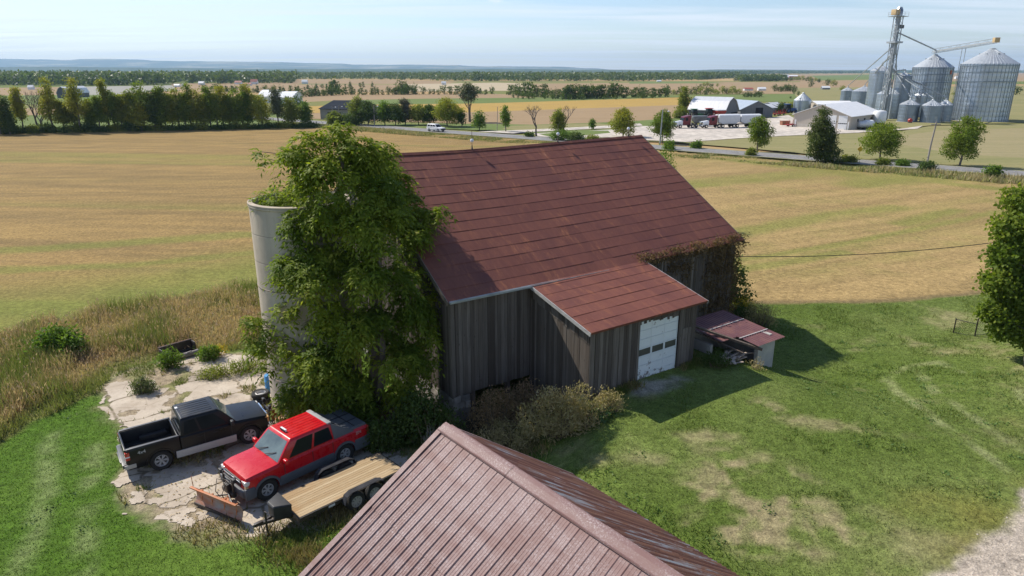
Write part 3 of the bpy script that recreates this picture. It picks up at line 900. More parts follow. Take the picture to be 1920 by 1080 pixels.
k = NT('rusted_corrugated'); v = k.coord('Object'); t = k.attr('tint')
n1 = k.noise(k.coord('Object', (7, .5, .5)), 1.3, 7, .7); n3 = k.noise(k.coord('Object', (1.6, .5, .5)), .9, 5); n2 = k.noise(v, 22, 4, .8)
c = k.mix(t, (.21, .07, .045), (.44, .20, .11)); c = k.mix(k.math('MULTIPLY', k.ramp(n1, .5, .7), .8), c, (.40, .20, .10))
ga = k.math('MULTIPLY', k.ramp(k.math('ADD', n1, k.math('MULTIPLY', t, .18)), .56, .66), k.ramp(n3, .47, .58)); c = k.mix(k.math('MULTIPLY', ga, .9), c, (.54, .52, .49))
c = k.mix(.25, c, k.mix(n2, (.15, .15, .15), (.85, .85, .85)), 'OVERLAY')
M_CORR = k.done(k.pbsdf(c, .6, .0, .35, n2, .2, .01))
PK = P(835, 797, 13.9); TH = R(-50)
shed = empty('near_shed', (PK.x, PK.y, 0), TH, 'metal roofed shed in the foreground, its ribbed roof faded pink and rusting', 'shed')
# local: x along the ridge toward the camera, y to the right (lawn) side
SLn, hw, tl_, tr_ = 13.5, 4.2, math.tan(R(31)), math.tan(R(36)); hl = 5.0
mb = MB(); rd = random.Random(4)


def pt(x, y, o=0):
    sl_ = tl_ if y < 0 else tr_; n = math.hypot(1, sl_); sg = -1 if y < 0 else 1
    return Vector((x, y + sg * sl_ * o / n, PK.z - abs(y) * sl_ + o / n))


pitch_ = .235; x = 0; rows = [(0, -2.02), (-2.0, -3.62), (-3.6, -hl)]
while x < SLn:
    for ri, (ya, yb) in enumerate(rows):
        tt = rd.random(); b0 = .012 * (2 - ri)
        pr = [(0, .002), (.018, .030), (.036, .002), (.09, .0), (.10, .006), (.115, .0), (.16, .0), (.17, .006), (.185, 0), (pitch_, .002)]
        for (xa, oa), (xb, ob) in zip(pr[:-1], pr[1:]):
            mb.poly(pt(x + xa, yb, oa + b0), pt(x + xb, yb, ob + b0), pt(x + xb, ya, ob + b0), pt(x + xa, ya, oa + b0), tint=tt)
        mb.poly(pt(x, yb, b0), pt(x + pitch_, yb, b0), pt(x + pitch_, yb, b0 - .012), pt(x, yb, b0 - .012), tint=0)
    x += pitch_
sr = mb.build('roof', M_RIB, shed, recalc=False)
mb = MB(); x = 0; tt = .5
while x < SLn:
    n_ = 6; cpit = .125; cuts = [hw + .05] + sorted((rd.uniform(.4, hw - .2) for _ in range(2)), reverse=True) + [0]
    for ya, yb in zip(cuts[:-1], cuts[1:]):
        tt = rd.random() ** 1.5
        for i in range(n_):
            xa, xb = x + cpit * i / n_, x + cpit * (i + 1) / n_
            oa, ob = .022 * math.cos(2 * math.pi * i / n_), .022 * math.cos(2 * math.pi * (i + 1) / n_)
            mb.poly(pt(xa, ya, oa), pt(xb, ya, ob), pt(xb, yb, ob), pt(xa, yb, oa), tint=tt)
    x += cpit
mb.build('corrugated_slope', M_CORR, sr, recalc=False, smooth=True)
mb = MB()
cp = [(-.185, .012), (-.165, .036), (-.145, .018), (-.02, .022), (0, .04), (.02, .022), (.145, .018), (.165, .034), (.185, .010)]
for xa in np.arange(-.03, SLn, 2.4):
    xb = min(xa + 2.44, SLn); up = .006 * (int(xa / 2.4) % 2)
    for (ya, oa), (yb, ob) in zip(cp[:-1], cp[1:]):
        mb.poly(pt(xa, ya, oa + .03 + up), pt(xb, ya, oa + .03 + up), pt(xb, yb, ob + .03 + up), pt(xa, yb, ob + .03 + up), tint=.3)
mb.build('ridge_cap', M_RIB, sr, recalc=False)
mb = MB()
mb.poly(pt(-.05, -hl, .05), pt(.10, -hl, .05), pt(.10, -.1, .05), pt(-.05, -.1, .05)); mb.poly(pt(-.05, -hl, .05), pt(-.05, -.1, .05), pt(-.05, -.1, -.14), pt(-.05, -hl, -.14))
mb.poly(pt(-.05, hw, .03), pt(-.05, .05, .03), pt(-.05, .05, -.14), pt(-.05, hw, -.14)); mb.poly(pt(-.05, hw, .03), pt(.05, hw, .03), pt(.05, .05, .03), pt(-.05, .05, .03))
mb.build('rake_trim', M_RIB, sr, recalc=False)
mb = MB()
wl, wr = -hl + .35, hw - .3
boards(mb, (.25, wl), (.25, wr), lambda s: -.2, lambda s: pt(0, wl + s).z - .12, (-1, 0), seed=41)
boards(mb, (.25, wl), (SLn, wl), lambda s: -.2, lambda s: pt(0, wl).z - .12, (0, -1), seed=42)
boards(mb, (.25, wr), (SLn, wr), lambda s: 1.0, lambda s: pt(0, wr).z - .12, (0, 1), seed=43)
mb.build('wall', M_BOARD, shed)

# ------------------------------------------------------------------ low milk house with its rubble, in front of the barn's far end
M_BLOCK = pm('parged_block', (.46, .44, .40), (.34, .33, .31), 1.4, rough=.9, bump=.3)
MW = G(1440, 690)
ml = Matrix.Rotation(-BA, 3, 'Z') @ (Vector((MW.x, MW.y, 0)) - Vector((*BC, 0)))
ms, md = ml.x, ml.y
mh = empty('milk_house', barn_world(ms, md, MW.z), BA, 'low concrete block outbuilding with a rusty tin roof beside the barn', 'outbuilding')
mb = MB(); mb.box(-1.0, .32, 0, .2, -.3, 1.56); mb.box(.12, .32, .2, 3.4, -.3, 1.7); mb.box(-2.6, -2.4, 1.6, 3.4, -.3, 1.3); mb.box(-2.4, .12, 3.2, 3.4, -.3, 1.8)
mb.build('wall', M_BLOCK, mh)
k = NT('dull_red_tin'); v = k.coord('Object'); n1 = k.noise(v, 1.2, 6); c = k.mix(k.ramp(n1, .4, .65), (.115, .045, .050), (.17, .075, .065)); M_TIN = k.done(k.pbsdf(c, .55, .0, .4, k.noise(v, 12, 3), .2, .01))
mb = MB(); e0 = Vector((0, -.3, 1.61)); e1 = Vector((0, 3.5, 1.92))
for i in range(33):
    xa, xb = -2.65 + .1 * i, -2.65 + .1 * (i + 1)
    for j in range(4):
        fa, fb = j / 4, (j + 1) / 4; z0 = .02 * math.cos(i * 1.3 + j); le_ = .9 if xa < -1.45 else 0
        ya0 = e0.lerp(e1, max(fa, le_ * .35)); yb0 = e0.lerp(e1, max(fb, le_ * .35 + .01))
        mb.add([(xa, ya0.y, ya0.z + .03 * (i % 2)), (xb, ya0.y, ya0.z + .03 * ((i + 1) % 2)), (xb, yb0.y, yb0.z + .03 * ((i + 1) % 2)), (xa, yb0.y, yb0.z + .03 * (i % 2))], [(0, 1, 2, 3)], .5)
mt = mb.build('tin_roof', M_TIN, mh, recalc=False)
mb = MB(); mb.bar((-1.6, .7, 1.74), (.62, .7, 1.74), .05, .02); mb.bar((-2.6, 2.1, 1.85), (.62, 2.15, 1.85), .05, .02)
mb.build('roof_batten', pm('pale_batten', (.5, .47, .45)), mt)
mb = MB(); mb.bar((-3.6, 3.4, 2.4), (-1.2, -.35, 1.4), .16, .10); mb.bar((-3.2, 3.5, 2.1), (-1.9, .2, 1.2), .12, .06)
mb.build('fallen_beam', M_DARKWOOD, mh)
# heap of broken stone and boards
rub = empty('rubble_heap', barn_world(ms - 2.1, md + .9, MW.z), BA, 'heap of broken stones and boards against the low tin roofed outbuilding', 'rubble')
mb = MB(); rd = random.Random(9)
for i in range(95):
    a = rd.random() * 6.28; r_ = rd.random() ** .6 * 1.3; z = 1.0 * (1 - r_ / 1.45) * rd.uniform(.6, 1) ; s_ = rd.uniform(.10, .26)
    cx_, cy_ = r_ * math.cos(a), r_ * math.sin(a) * .9
    q = [Vector((math.cos(b + a) * s_ * rd.uniform(.7, 1.2), math.sin(b + a) * s_ * rd.uniform(.6, 1.1), 0)) for b in (0, 1.5, 3.1, 4.6)]
    mb.hexa([(cx_ + p.x, cy_ + p.y, z - s_) for p in q], [(cx_ + p.x * .75 + .02, cy_ + p.y * .75, z + s_ * rd.uniform(.3, .7)) for p in q], rd.random())
mb.build('stones', M_STONE, rub)
mb = MB()
for i in range(22):
    a = rd.uniform(-.6, .9); L = rd.uniform(.5, 1.3); cx_, cy_ = rd.uniform(-.6, 1.0), rd.uniform(-.9, .3); z = .75 + rd.uniform(-.1, .35)
    d = Vector((math.cos(a), math.sin(a), rd.uniform(-.25, .25))) * L / 2
    mb.bar(Vector((cx_, cy_, z)) - d, Vector((cx_, cy_, z)) + d, rd.uniform(.06, .14), .025, tint=rd.random())
mb.build('broken_boards', pm('pale_splintered_wood', (.46, .38, .30), (.25, .20, .16), 5, rough=.9, tint=(.6, 1.3)), rub)
# ------------------------------------------------------------------ vehicles and yard things
def paint(name, c, rough=.28, c2=None, coat=.35):
    k = NT(name); v = k.coord('Object'); n = k.noise(v, 1.6, 6, .7); n2 = k.noise(v, 60, 2)
    cc = k.mix(k.math('MULTIPLY', k.ramp(n, .45, .75), .35), c, c2 or tuple(min(1, x * 1.15 + .03) for x in c))
    p = k.pbsdf(cc, rough, 0, .35, None, coat=coat)
    r = k.n('ShaderNodeMapRange', {'Value': n, 'From Min': .3, 'From Max': .7, 'To Min': rough * .8, 'To Max': rough * 1.5}); k.t.links.new(r.outputs[0], p.inputs['Roughness'])
    return k.done(p)


M_BLACK = paint('black_paint', (.007, .007, .008), .3, (.011, .011, .012), .08)
M_RED = paint('red_paint', (.52, .008, .014), .25)
M_SILVER = paint('silver_paint', (.42, .40, .37), .35)
M_CLAD = pm('grey_cladding', (.085, .095, .108), (.115, .12, .13), 2, rough=.6)
M_GLASS = pm('car_glass', (.010, .014, .016), (.02, .026, .028), .8, rough=.06, spec=.16)
M_WIND = pm('windscreen_glass', (.15, .20, .20), (.08, .11, .12), 1.4, rough=.05, spec=.5)
M_RUBBER = pm('tyre_rubber', (.022, .022, .022), (.04, .036, .03), 5, rough=.85)
M_ALLOY = pm('alloy_wheel', (.55, .54, .53), (.42, .41, .40), 6, rough=.4, metal=.2)
M_CHROME = pm('chrome', (.75, .76, .78), (.62, .63, .64), 3, rough=.14, metal=1.0)
M_LAMP = pm('clear_lamp', (.75, .74, .70), (.62, .60, .55), 6, rough=.1, spec=.8)
M_AMBER = pm('amber_lamp', (.62, .33, .10), (.70, .45, .22), 6, rough=.12, spec=.8)
M_TAIL = pm('red_lens', (.45, .02, .015), (.60, .06, .04), 6, rough=.1, spec=.8)
M_BPLAST = pm('black_plastic', (.02, .02, .022), (.035, .035, .036), 4, rough=.5)
M_BSTEEL = pm('black_steel', (.025, .025, .027), (.06, .045, .035), 4, rough=.45, spec=.5)
M_ORANGE = pm('worn_orange_paint', (.50, .13, .03), (.42, .20, .10), 3, rough=.6)
M_WHITE = pm('white_paint', (.75, .76, .77), (.66, .67, .68), 2, rough=.4)
M_LETTER = pm('badge_silver', (.6, .6, .6), None, rough=.4)


def wheel(parent, x, y, r, w, side, spokes=5, rimr=.60, name='wheel', rimmat=None, z=None):
    """tyre and rim; side is the outward sign of y"""
    h = w / 2
    mb = MB(); q = rimr * r
    mb.lathe([(q, -h * .8), (r * .86, -h), (r * .96, -h * .78), (r, -h * .5), (r, h * .5), (r * .96, h * .78), (r * .86, h), (q, h * .8), (q * .97, 0)], 36, (0, 0, 0), 'y', closed=True)
    for k_ in range(40):
        a = 2 * math.pi * k_ / 40; ca, sa = math.cos(a), math.sin(a)
        for sg in (-1, 1):
            mb.bar(((r + .004) * ca, sg * h * .1, (r + .004) * sa), ((r - .012) * ca, sg * h * .9, (r - .012) * sa), .035, .014, (ca, 0, sa))
    o = empty(name, (x, y, r if z is None else z)); o.parent = parent
    mb.build('tyre', M_RUBBER, o, smooth=True)
    mb = MB(); s = side
    mb.lathe([(q * 1.0, s * h * .82), (q * .94, s * h * .86), (q * .88, s * h * .55), (q * .86, s * h * .15), (.01, s * h * .10)], 32, (0, 0, 0), 'y')
    for k_ in range(spokes):
        a = 2 * math.pi * k_ / spokes
        for da in (-.16, .16):
            p0 = (q * .18 * math.cos(a), s * h * .55, q * .18 * math.sin(a)); p1 = (q * .90 * math.cos(a + da), s * h * .62, q * .90 * math.sin(a + da))
            mb.bar(p0, p1, q * .15, h * .25, (0, 1, 0))
    mb.lathe([(.001, s * h * .72), (q * .2, s * h * .70), (q * .24, s * h * .45)], 16, (0, 0, 0), 'y')
    m2 = rimmat or M_ALLOY
    ro = mb.build('rim', m2, o)
    mb = MB(); mb.lathe([(q * .84, s * h * .2), (.01, s * h * .16)], 24, (0, 0, 0), 'y'); mb.build('brake_shadow_disc', M_BSTEEL, ro) if spokes else None
    return o


def quad_at(q, u, v, off):
    """point on a bilinear patch q = (bl, br, tr, tl), pushed along its normal"""
    bl, br, tr, tl = [Vector(p) for p in q]
    n = (br - bl).cross(tl - bl).normalized()
    return bl.lerp(br, u).lerp(tl.lerp(tr, u), v) + n * off


def panel(name, q, us, vs, mat, parent, off=.006, th=.012, cornered=.0):
    """thin pane lying on the patch, trapezoid allowed: us = (u_bl, u_br, u_tr, u_tl)"""
    if len(us) == 2: us = (us[0], us[1], us[1], us[0])
    a = [(us[0], vs[0]), (us[1], vs[0]), (us[2], vs[1]), (us[3], vs[1])]
    mb = MB(); mb.hexa([quad_at(q, u, v, off - th) for u, v in a], [quad_at(q, u, v, off) for u, v in a])
    return mb.build(name, mat, parent, bevel=.004, segs=1)


def text(name, s, size, loc, rot, mat, parent, ext=.002):
    cu = bpy.data.curves.new(name, 'FONT'); cu.body = s; cu.size = size; cu.extrude = ext; cu.align_x = 'CENTER'; cu.align_y = 'CENTER'
    tmp = bpy.data.objects.new('lettering', cu); COL.objects.link(tmp); bpy.context.view_layer.update()
    me = bpy.data.meshes.new_from_object(tmp.evaluated_get(bpy.context.evaluated_depsgraph_get())); bpy.data.objects.remove(tmp)
    me.materials.clear(); o = link(name, me, mat)
    o.parent = parent; o.location = loc; o.rotation_euler = rot
    return o


def arch(x, r, w): 
    mb = MB(); mb.lathe([(.001, -w), (r, -w), (r, w), (.001, w)], 28, (x, 0, .43), 'y'); return mb


def section(x, w, zb, zm, zt, crown, tuck=.06, top=.10):
    """half-round body section, closed loop of 12 points"""
    h = w / 2
    L = [(h - tuck, zb), (h - .015, zb + .16), (h, zm), (h - .02, zt - .09), (h - top, zt), (h * .45, zt + crown)]
    return [(x, y, z) for y, z in L] + [(x, -y, z) for y, z in reversed(L)]


def greenhouse(pr, xb0, xb1, xt0, xt1, wb, wt, zb, zt, mat, parent, name='cab'):
    """cab above the belt line: xb0..xb1 at the belt (rear..front), xt0..xt1 at the roof"""
    B = [(xb0, -wb / 2, zb), (xb1, -wb / 2, zb), (xb1, wb / 2, zb), (xb0, wb / 2, zb)]
    T = [(xt0, -wt / 2, zt), (xt1, -wt / 2, zt), (xt1, wt / 2, zt), (xt0, wt / 2, zt)]
    mb = MB()
    M_ = [tuple(Vector(a).lerp(Vector(b), .93)) for a, b in zip(B, T)]
    T2 = [(x + (.05 if i in (0, 3) else -.07), y * .93, z + .035) for i, (x, y, z) in enumerate(T)]
    mb.loft([B, M_, T2]); o = mb.build(name, mat, parent, bevel=.035, segs=3, angle=18)
    F = dict(right=(B[0], B[1], T[1], T[0]), left=(B[2], B[3], T[3], T[2]), front=(B[1], B[2], T[2], T[1]), rear=(B[3], B[0], T[0], T[3]))
    return o, F


def place(o, front, rear, side, half):
    """stand a vehicle on the ground by the contact points of its near wheels"""
    f, r = Vector(front), Vector(rear); d = (f - r); a = math.atan2(d.y, d.x)
    m = (f + r) / 2; n = Vector((-math.sin(a), math.cos(a), 0))
    p = m + n * half * side
    o.location = (p.x, p.y, float(hgt(p.x, p.y)) + .075); o.rotation_euler = (0, 0, a)


# ---- black pickup (extended cab)
tk = empty('pickup_truck', label='black extended cab pickup truck with silver lower sides and an open bed', cat='pickup truck')
WB, Wd = 3.42, 1.96
xf, xr = WB / 2, -WB / 2
S_ = [section(xf + .86, Wd - .30, .52, .72, .98, .01), section(xf + .78, Wd - .06, .40, .74, 1.06, .02), section(xf + .45, Wd, .36, .76, 1.12, .035), section(xf - .30, Wd, .36, .78, 1.19, .045), section(xf - .62, Wd, .36, .78, 1.22, .03), section(xr + .78, Wd, .36, .78, 1.24, .0)]
mb = MB(); mb.loft(S_); body = mb.build('body', M_BLACK, tk, smooth=True); cut(body, [arch(xf, .50, 2)])
# open bed: floor, walls, tailgate
mb = MB(); x0, x1 = xr - 1.18, xr + .74; h = Wd / 2
for sg in (-1, 1):
    mb.loft([[(x, sg * (h - .03), .40), (x, sg * h, .62), (x, sg * h, 1.18), (x, sg * (h - .03), 1.27), (x, sg * (h - .13), 1.27), (x, sg * (h - .15), .50)] for x in (x0 + .03, x1)])
mb.box(x1 - .06, x1, -h + .14, h - .14, .5, 1.27)
bed = mb.build('bed', M_BLACK, tk, bevel=.012); cut(bed, [arch(xr, .50, 2)])
mb = MB(); mb.box(x0 + .06, x1 - .07, -h + .15, h - .15, .66, .72)
for sg in (-1, 1): mb.box(xr - .5, xr + .5, sg * (h - .36) - .12, sg * (h - .36) + .12, .72, .93)
for i in range(9): mb.box(x0 + .08, x1 - .09, -.72 + i * .16, -.67 + i * .16, .72, .735)
for sg in (-1, 1): mb.box(x0 + .06, x1 - .07, sg * (h - .165) - .01, sg * (h - .165) + .01, .72, 1.255)
mb.build('bed_liner', M_BPLAST, bed, bevel=.01)
mb = MB()
for sg in (-1, 1): mb.box(x0 + .04, x1, sg * (h - .08) - .055, sg * (h - .08) + .055, 1.272, 1.29)
for nm in (0,): mb.build('bed_rail', pm('rail_cap', (.10, .10, .105), rough=.35), bed, bevel=.006)
mb = MB(); mb.box(x0 - .02, x0 + .05, -h + .10, h - .10, .55, 1.26); tg = mb.build('tailgate', M_BLACK, tk, bevel=.02)
mb = MB(); mb.box(x0 - .035, x0 - .018, -.11, .11, 1.02, 1.09); mb.build('handle', M_BPLAST, tg)
mb = MB(); mb.box(x0 - .16, x0 + .04, -h + .05, h - .05, .50, .66); mb.box(x0 - .20, x0 - .04, -.5, .5, .52, .60); mb.build('rear_bumper', pm('dark_bumper', (.07, .075, .08), (.10, .10, .10), 2, rough=.4), tk, bevel=.02)
for ya, yb in ((-h - .012, -h + .03), (h - .03, h + .012)):
    mb = MB(); mb.box(x0 - .10, x0 + .30, ya, yb, .47, .64); mb.build('silver_corner', M_SILVER, tk, bevel=.01)
for sg in (-1, 1):
    mb = MB(); mb.box(x0 - .03, x0 + .12, sg * h - .05 * (sg < 0) - (.09 if sg > 0 else 0) , sg * h + (.05 if sg > 0 else .09), .84, 1.18)
    tl = MB(); a_, b_ = (h - .11, h + .01) if sg > 0 else (-h - .01, -h + .11); tl.box(x0 - .028, x0 + .13, a_, b_, .84, 1.17); t_ = tl.build('taillight', M_TAIL, tk, bevel=.012)
    tl = MB(); tl.box(x0 - .031, x0 + .133, a_ - .002, b_ + .002, .95, 1.00); tl.build('reverse_lens', M_WHITE, t_)
# silver rocker strip between the wheels
for sg in (-1, 1):
    mb = MB(); y0 = sg * h; mb.box(xr + .55, xf - .55, min(y0, y0 + sg * .02) - .02, max(y0, y0 + sg * .02), .36, .66); mb.build('rocker_panel', M_SILVER, tk, bevel=.01)
cab, Fc = greenhouse(None, xr + .80, xf - .46, xr + .88, xf - 1.04, 1.90, 1.56, 1.21, 1.86, M_BLACK, tk)
q = Fc['right']; panel('rear_side_window', q, (.06, .34, .335, .10), (.10, .86), M_GLASS, cab); panel('front_side_window', q, (.38, .86, .80, .385), (.08, .88), M_GLASS, cab)
q = Fc['left']; panel('rear_side_window', q, (.66, .94, .90, .665), (.10, .86), M_GLASS, cab); panel('front_side_window', q, (.14, .62, .615, .20), (.08, .88), M_GLASS, cab)
panel('windscreen', Fc['front'], (.05, .95, .93, .07), (.06, .93), M_WIND, cab); panel('rear_window', Fc['rear'], (.08, .92, .90, .10), (.14, .88), M_GLASS, cab)
mb = MB()
for i in range(6): mb.box(xr + 1.05, xf - 1.25, -.50 + i * .2 - .035, -.50 + i * .2 + .035, 1.888, 1.904)
mb.build('roof_rib', M_BLACK, cab, bevel=.006)
mb = MB(); mb.box(xr + .92, xr + 1.02, .26, .42, 1.87, 1.92); mb.build('roof_clip', M_WHITE, cab, bevel=.01)
for sg in (-1, 1):
    mb = MB(); mb.box(xf - .74, xf - .62, sg * 1.16 - .11, sg * 1.16 + .11, 1.22, 1.42); mi = mb.build('mirror', M_BPLAST, tk, bevel=.03, segs=3)
    mb = MB(); mb.bar((xf - .66, sg * .93, 1.26), (xf - .68, sg * 1.08, 1.28), .06, .05); mb.build('mirror_arm', M_BPLAST, mi)
    for xx in (xr + 1.42, xr + 2.02):
        mb = MB(); mb.box(xx, xx + .20, sg * h - .012, sg * h + .022, 1.00, 1.045); mb.build('door_handle', M_BPLAST, body, bevel=.008)
    for xx in (xr + .82, xr + 1.66, xf - .70):
        mb = MB(); mb.box(xx, xx + .022, sg * h - .01, sg * h + .003, .42, 1.16); mb.build('door_seam', M_BPLAST, body)
    mb = MB(); mb.box(xf + .66, xf + .87, sg * .80 - .12, sg * .80 + .12, .78, 1.02); mb.build('headlight', M_AMBER if sg < 0 else M_LAMP, tk, bevel=.03)
    mb = MB()
    for xx, sp in ((xf, 1), (xr, 1)):
        for k_ in range(12):
            a0, a1 = math.pi * k_ / 12, math.pi * (k_ + 1) / 12
            mb.bar((xx + .51 * math.cos(a0), sg * (h + .01), .43 + .51 * math.sin(a0)), (xx + .51 * math.cos(a1), sg * (h + .01), .43 + .51 * math.sin(a1)), .05, .05, (0, 1, 0))
        fl = mb.build('fender_flare', M_BLACK, tk); mb = MB()
mb = MB(); mb.box(xf + .84, xf + .90, -.62, .62, .70, 1.02)
for z in (.78, .86, .94): mb.box(xf + .89, xf + .915, -.6, .6, z, z + .03)
mb.build('grille', M_CHROME, tk, bevel=.01)
mb = MB(); mb.box(xf + .76, xf + 1.0, -.95, .95, .44, .66); mb.build('front_bumper', M_CHROME, tk, bevel=.04, segs=3)
mb = MB(); mb.box(xf + .95, xf + 1.12, -.5, .5, .30, .55); mb.bar((xf + 1.05, -.35, .5), (xf + 1.05, -.35, 1.1), .07, .07); mb.bar((xf + 1.05, .35, .5), (xf + 1.05, .35, 1.1), .07, .07); mb.bar((xf + 1.05, -.5, 1.0), (xf + 1.05, .5, 1.0), .06, .06)
mb.build('plow_mount', M_BSTEEL, tk)
for sg in (-1, 1):
    mb = MB(); mb.box(xf + 1.0, xf + 1.12, sg * .42 - .10, sg * .42 + .10, 1.12, 1.28); mb.build('plow_light', M_BPLAST, tk, bevel=.03)
text('badge', '4x4', .19, (x0 + .55, -h - .006, 1.05), (math.pi / 2, 0, 0), M_LETTER, tk); text('badge', '4x4', .19, (x0 + .55, h + .006, 1.05), (math.pi / 2, 0, math.pi), M_LETTER, tk)
for x in (xf, xr):
    for sg in (-1, 1): wheel(tk, x, sg * (h - .14), .42, .27, sg, 6, .60)
mb = MB(); mb.bar((xr - .9, 0, .45), (xf + .5, 0, .45), .7, .12); mb.box(xr - .06, xr + .06, -.8, .8, .34, .46); mb.box(xf - .06, xf + .06, -.8, .8, .34, .46); mb.build('chassis', M_BSTEEL, tk)
mb = MB(); mb.bar((xr - .2, -.25, .75), (xr + .55, -.5, .80), .10, .04); mb.bar((xr - .15, -.1, .75), (xr + .3, .1, .76), .06, .04); tag(mb.build('scrap_board', pm('pale_board', (.52, .48, .42), (.4, .35, .3))), 'pale offcut boards lying in the open bed of the black pickup', 'board')
bpy.data.objects['scrap_board'].parent = None
place(tk, G(467, 832), G(309, 880), 1, .84)
bo = bpy.data.objects['scrap_board']; bo.location = tk.location; bo.rotation_euler = tk.rotation_euler

# ---- red sport-utility pickup with a snow plow
rt = empty('pickup_truck', label='red crew cab pickup with grey cladding, covered bed and a snow plow on its nose', cat='pickup truck')
WB, Wd = 3.36, 2.0; xf, xr, h = WB / 2, -WB / 2, 1.0
S_ = [section(xf + .80, Wd - .34, .55, .74, 1.02, .0), section(xf + .72, Wd - .10, .42, .76, 1.15, .02), section(xf + .40, Wd, .38, .78, 1.20, .045), section(xf - .30, Wd, .38, .80, 1.22, .05), section(xf - .66, Wd, .38, .80, 1.25, .03), section(xr + .35, Wd, .38, .80, 1.27, .0), section(xr - .95, Wd, .38, .80, 1.28, .0), section(xr - 1.18, Wd - .10, .44, .80, 1.26, .0)]
mb = MB(); mb.loft(S_); body = mb.build('body', M_RED, rt, smooth=True); cut(body, [arch(xf, .49, 2), arch(xr, .49, 2)])
S2 = [[(x, s_ * y, z) for x, y, z in ((xx, h + .012, .36), (xx, h + .022, .60), (xx, h + .004, .80), (xx, h - .10, .80), (xx, h - .10, .36))] for xx in (0,) for s_ in (1,)]
for sg in (-1, 1):
    for i, (xa, xb, zt_) in enumerate(((xr + .52, xf - .52, .74), (xr - 1.20, xr - .48, .86), (xf + .48, xf + .84, .80))):
        mb = MB(); mb.loft([[(x, sg * (h + .012), .36), (x, sg * (h + .024), .58), (x, sg * (h + .004), zt_), (x, sg * (h - .12), zt_), (x, sg * (h - .12), .36)] for x in (xa, xb)])
        mb.build('cladding', M_CLAD, rt, bevel=.012)
    for xx in (xf, xr):
        mb = MB()
        for k_ in range(12):
            a0, a1 = math.pi * (k_ - .3) / 11.4, math.pi * (k_ + .7) / 11.4
            mb.bar((xx + .51 * math.cos(a0), sg * (h + .008), .43 + .51 * math.sin(a0)), (xx + .51 * math.cos(a1), sg * (h + .008), .43 + .51 * math.sin(a1)), .09, .05, (0, 1, 0))
        mb.build('fender_flare', M_CLAD, rt)
cab, Fc = greenhouse(None, xr + .36, xf - .50, xr + .44, xf - 1.14, 1.92, 1.58, 1.24, 1.90, M_RED, rt)
q = Fc['left']; panel('rear_side_window', q, (.60, .95, .93, .60), (.10, .86), M_GLASS, cab); panel('front_side_window', q, (.17, .56, .56, .20), (.08, .88), M_GLASS, cab)
q = Fc['right']; panel('rear_side_window', q, (.05, .40, .40, .07), (.10, .86), M_GLASS, cab); panel('front_side_window', q, (.44, .83, .80, .44), (.08, .88), M_GLASS, cab)
panel('windscreen', Fc['front'], (.04, .96, .94, .06), (.05, .93), M_WIND, cab); panel('rear_window', Fc['rear'], (.08, .92, .90, .10), (.14, .88), M_GLASS, cab)
mb = MB()
for i in range(7): mb.box(xr + .66, xf - 1.40, -.57 + i * .19 - .03, -.57 + i * .19 + .03, 1.932, 1.946)
mb.build('roof_rib', M_RED, cab, bevel=.005)
mb = MB(); mb.box(xr + .38, xr + .58, -.77, .77, 1.86, 1.955); mb.build('roof_hoop', pm('grey_hoop', (.33, .33, .33), (.26, .26, .26), 2), cab, bevel=.03)
mb = MB(); mb.box(xf - 1.40, xf - 1.32, -.18, .18, 1.95, 2.04); lb = mb.build('light_bar', M_WHITE, cab, bevel=.012)
mb = MB(); mb.box(xf - 1.318, xf - 1.30, -.17, .17, 1.96, 2.03); mb.build('lens', M_BPLAST, lb)
# sloping sails and bed cover
for sg in (-1, 1):
    mb = MB(); mb.hexa([(xr - .50, sg * .94 - .04, 1.26), (xr + .44, sg * .94 - .04, 1.26), (xr + .44, sg * .94 + .04, 1.26), (xr - .50, sg * .94 + .04, 1.26)], [(xr + .20, sg * .80 - .04, 1.74), (xr + .46, sg * .78 - .04, 1.91), (xr + .46, sg * .78 + .04, 1.91), (xr + .20, sg * .80 + .04, 1.74)])
    mb.build('sail_panel', M_CLAD, rt, bevel=.02)
mb = MB(); mb.hexa([(xr - 1.14, -.90, 1.27), (xr + .36, -.90, 1.27), (xr + .36, .90, 1.27), (xr - 1.14, .90, 1.27)], [(xr - 1.12, -.86, 1.36), (xr + .35, -.86, 1.40), (xr + .35, .86, 1.40), (xr - 1.12, .86, 1.36)]); cv = mb.build('bed_cover', M_CLAD, rt, bevel=.02)
mb = MB()
for yy_ in (-.28, .28): mb.box(xr - 1.09, xr + .32, yy_ - .008, yy_ + .008, 1.372, 1.40)
for xx in (xr - .62, xr - .14): mb.hexa([(xx, -.84, 1.372), (xx + .015, -.84, 1.372), (xx + .015, .84, 1.372), (xx, .84, 1.372)], [(xx, -.84, 1.405), (xx + .015, -.84, 1.405), (xx + .015, .84, 1.405), (xx, .84, 1.405)])
mb.build('cover_rib', M_BPLAST, cv)
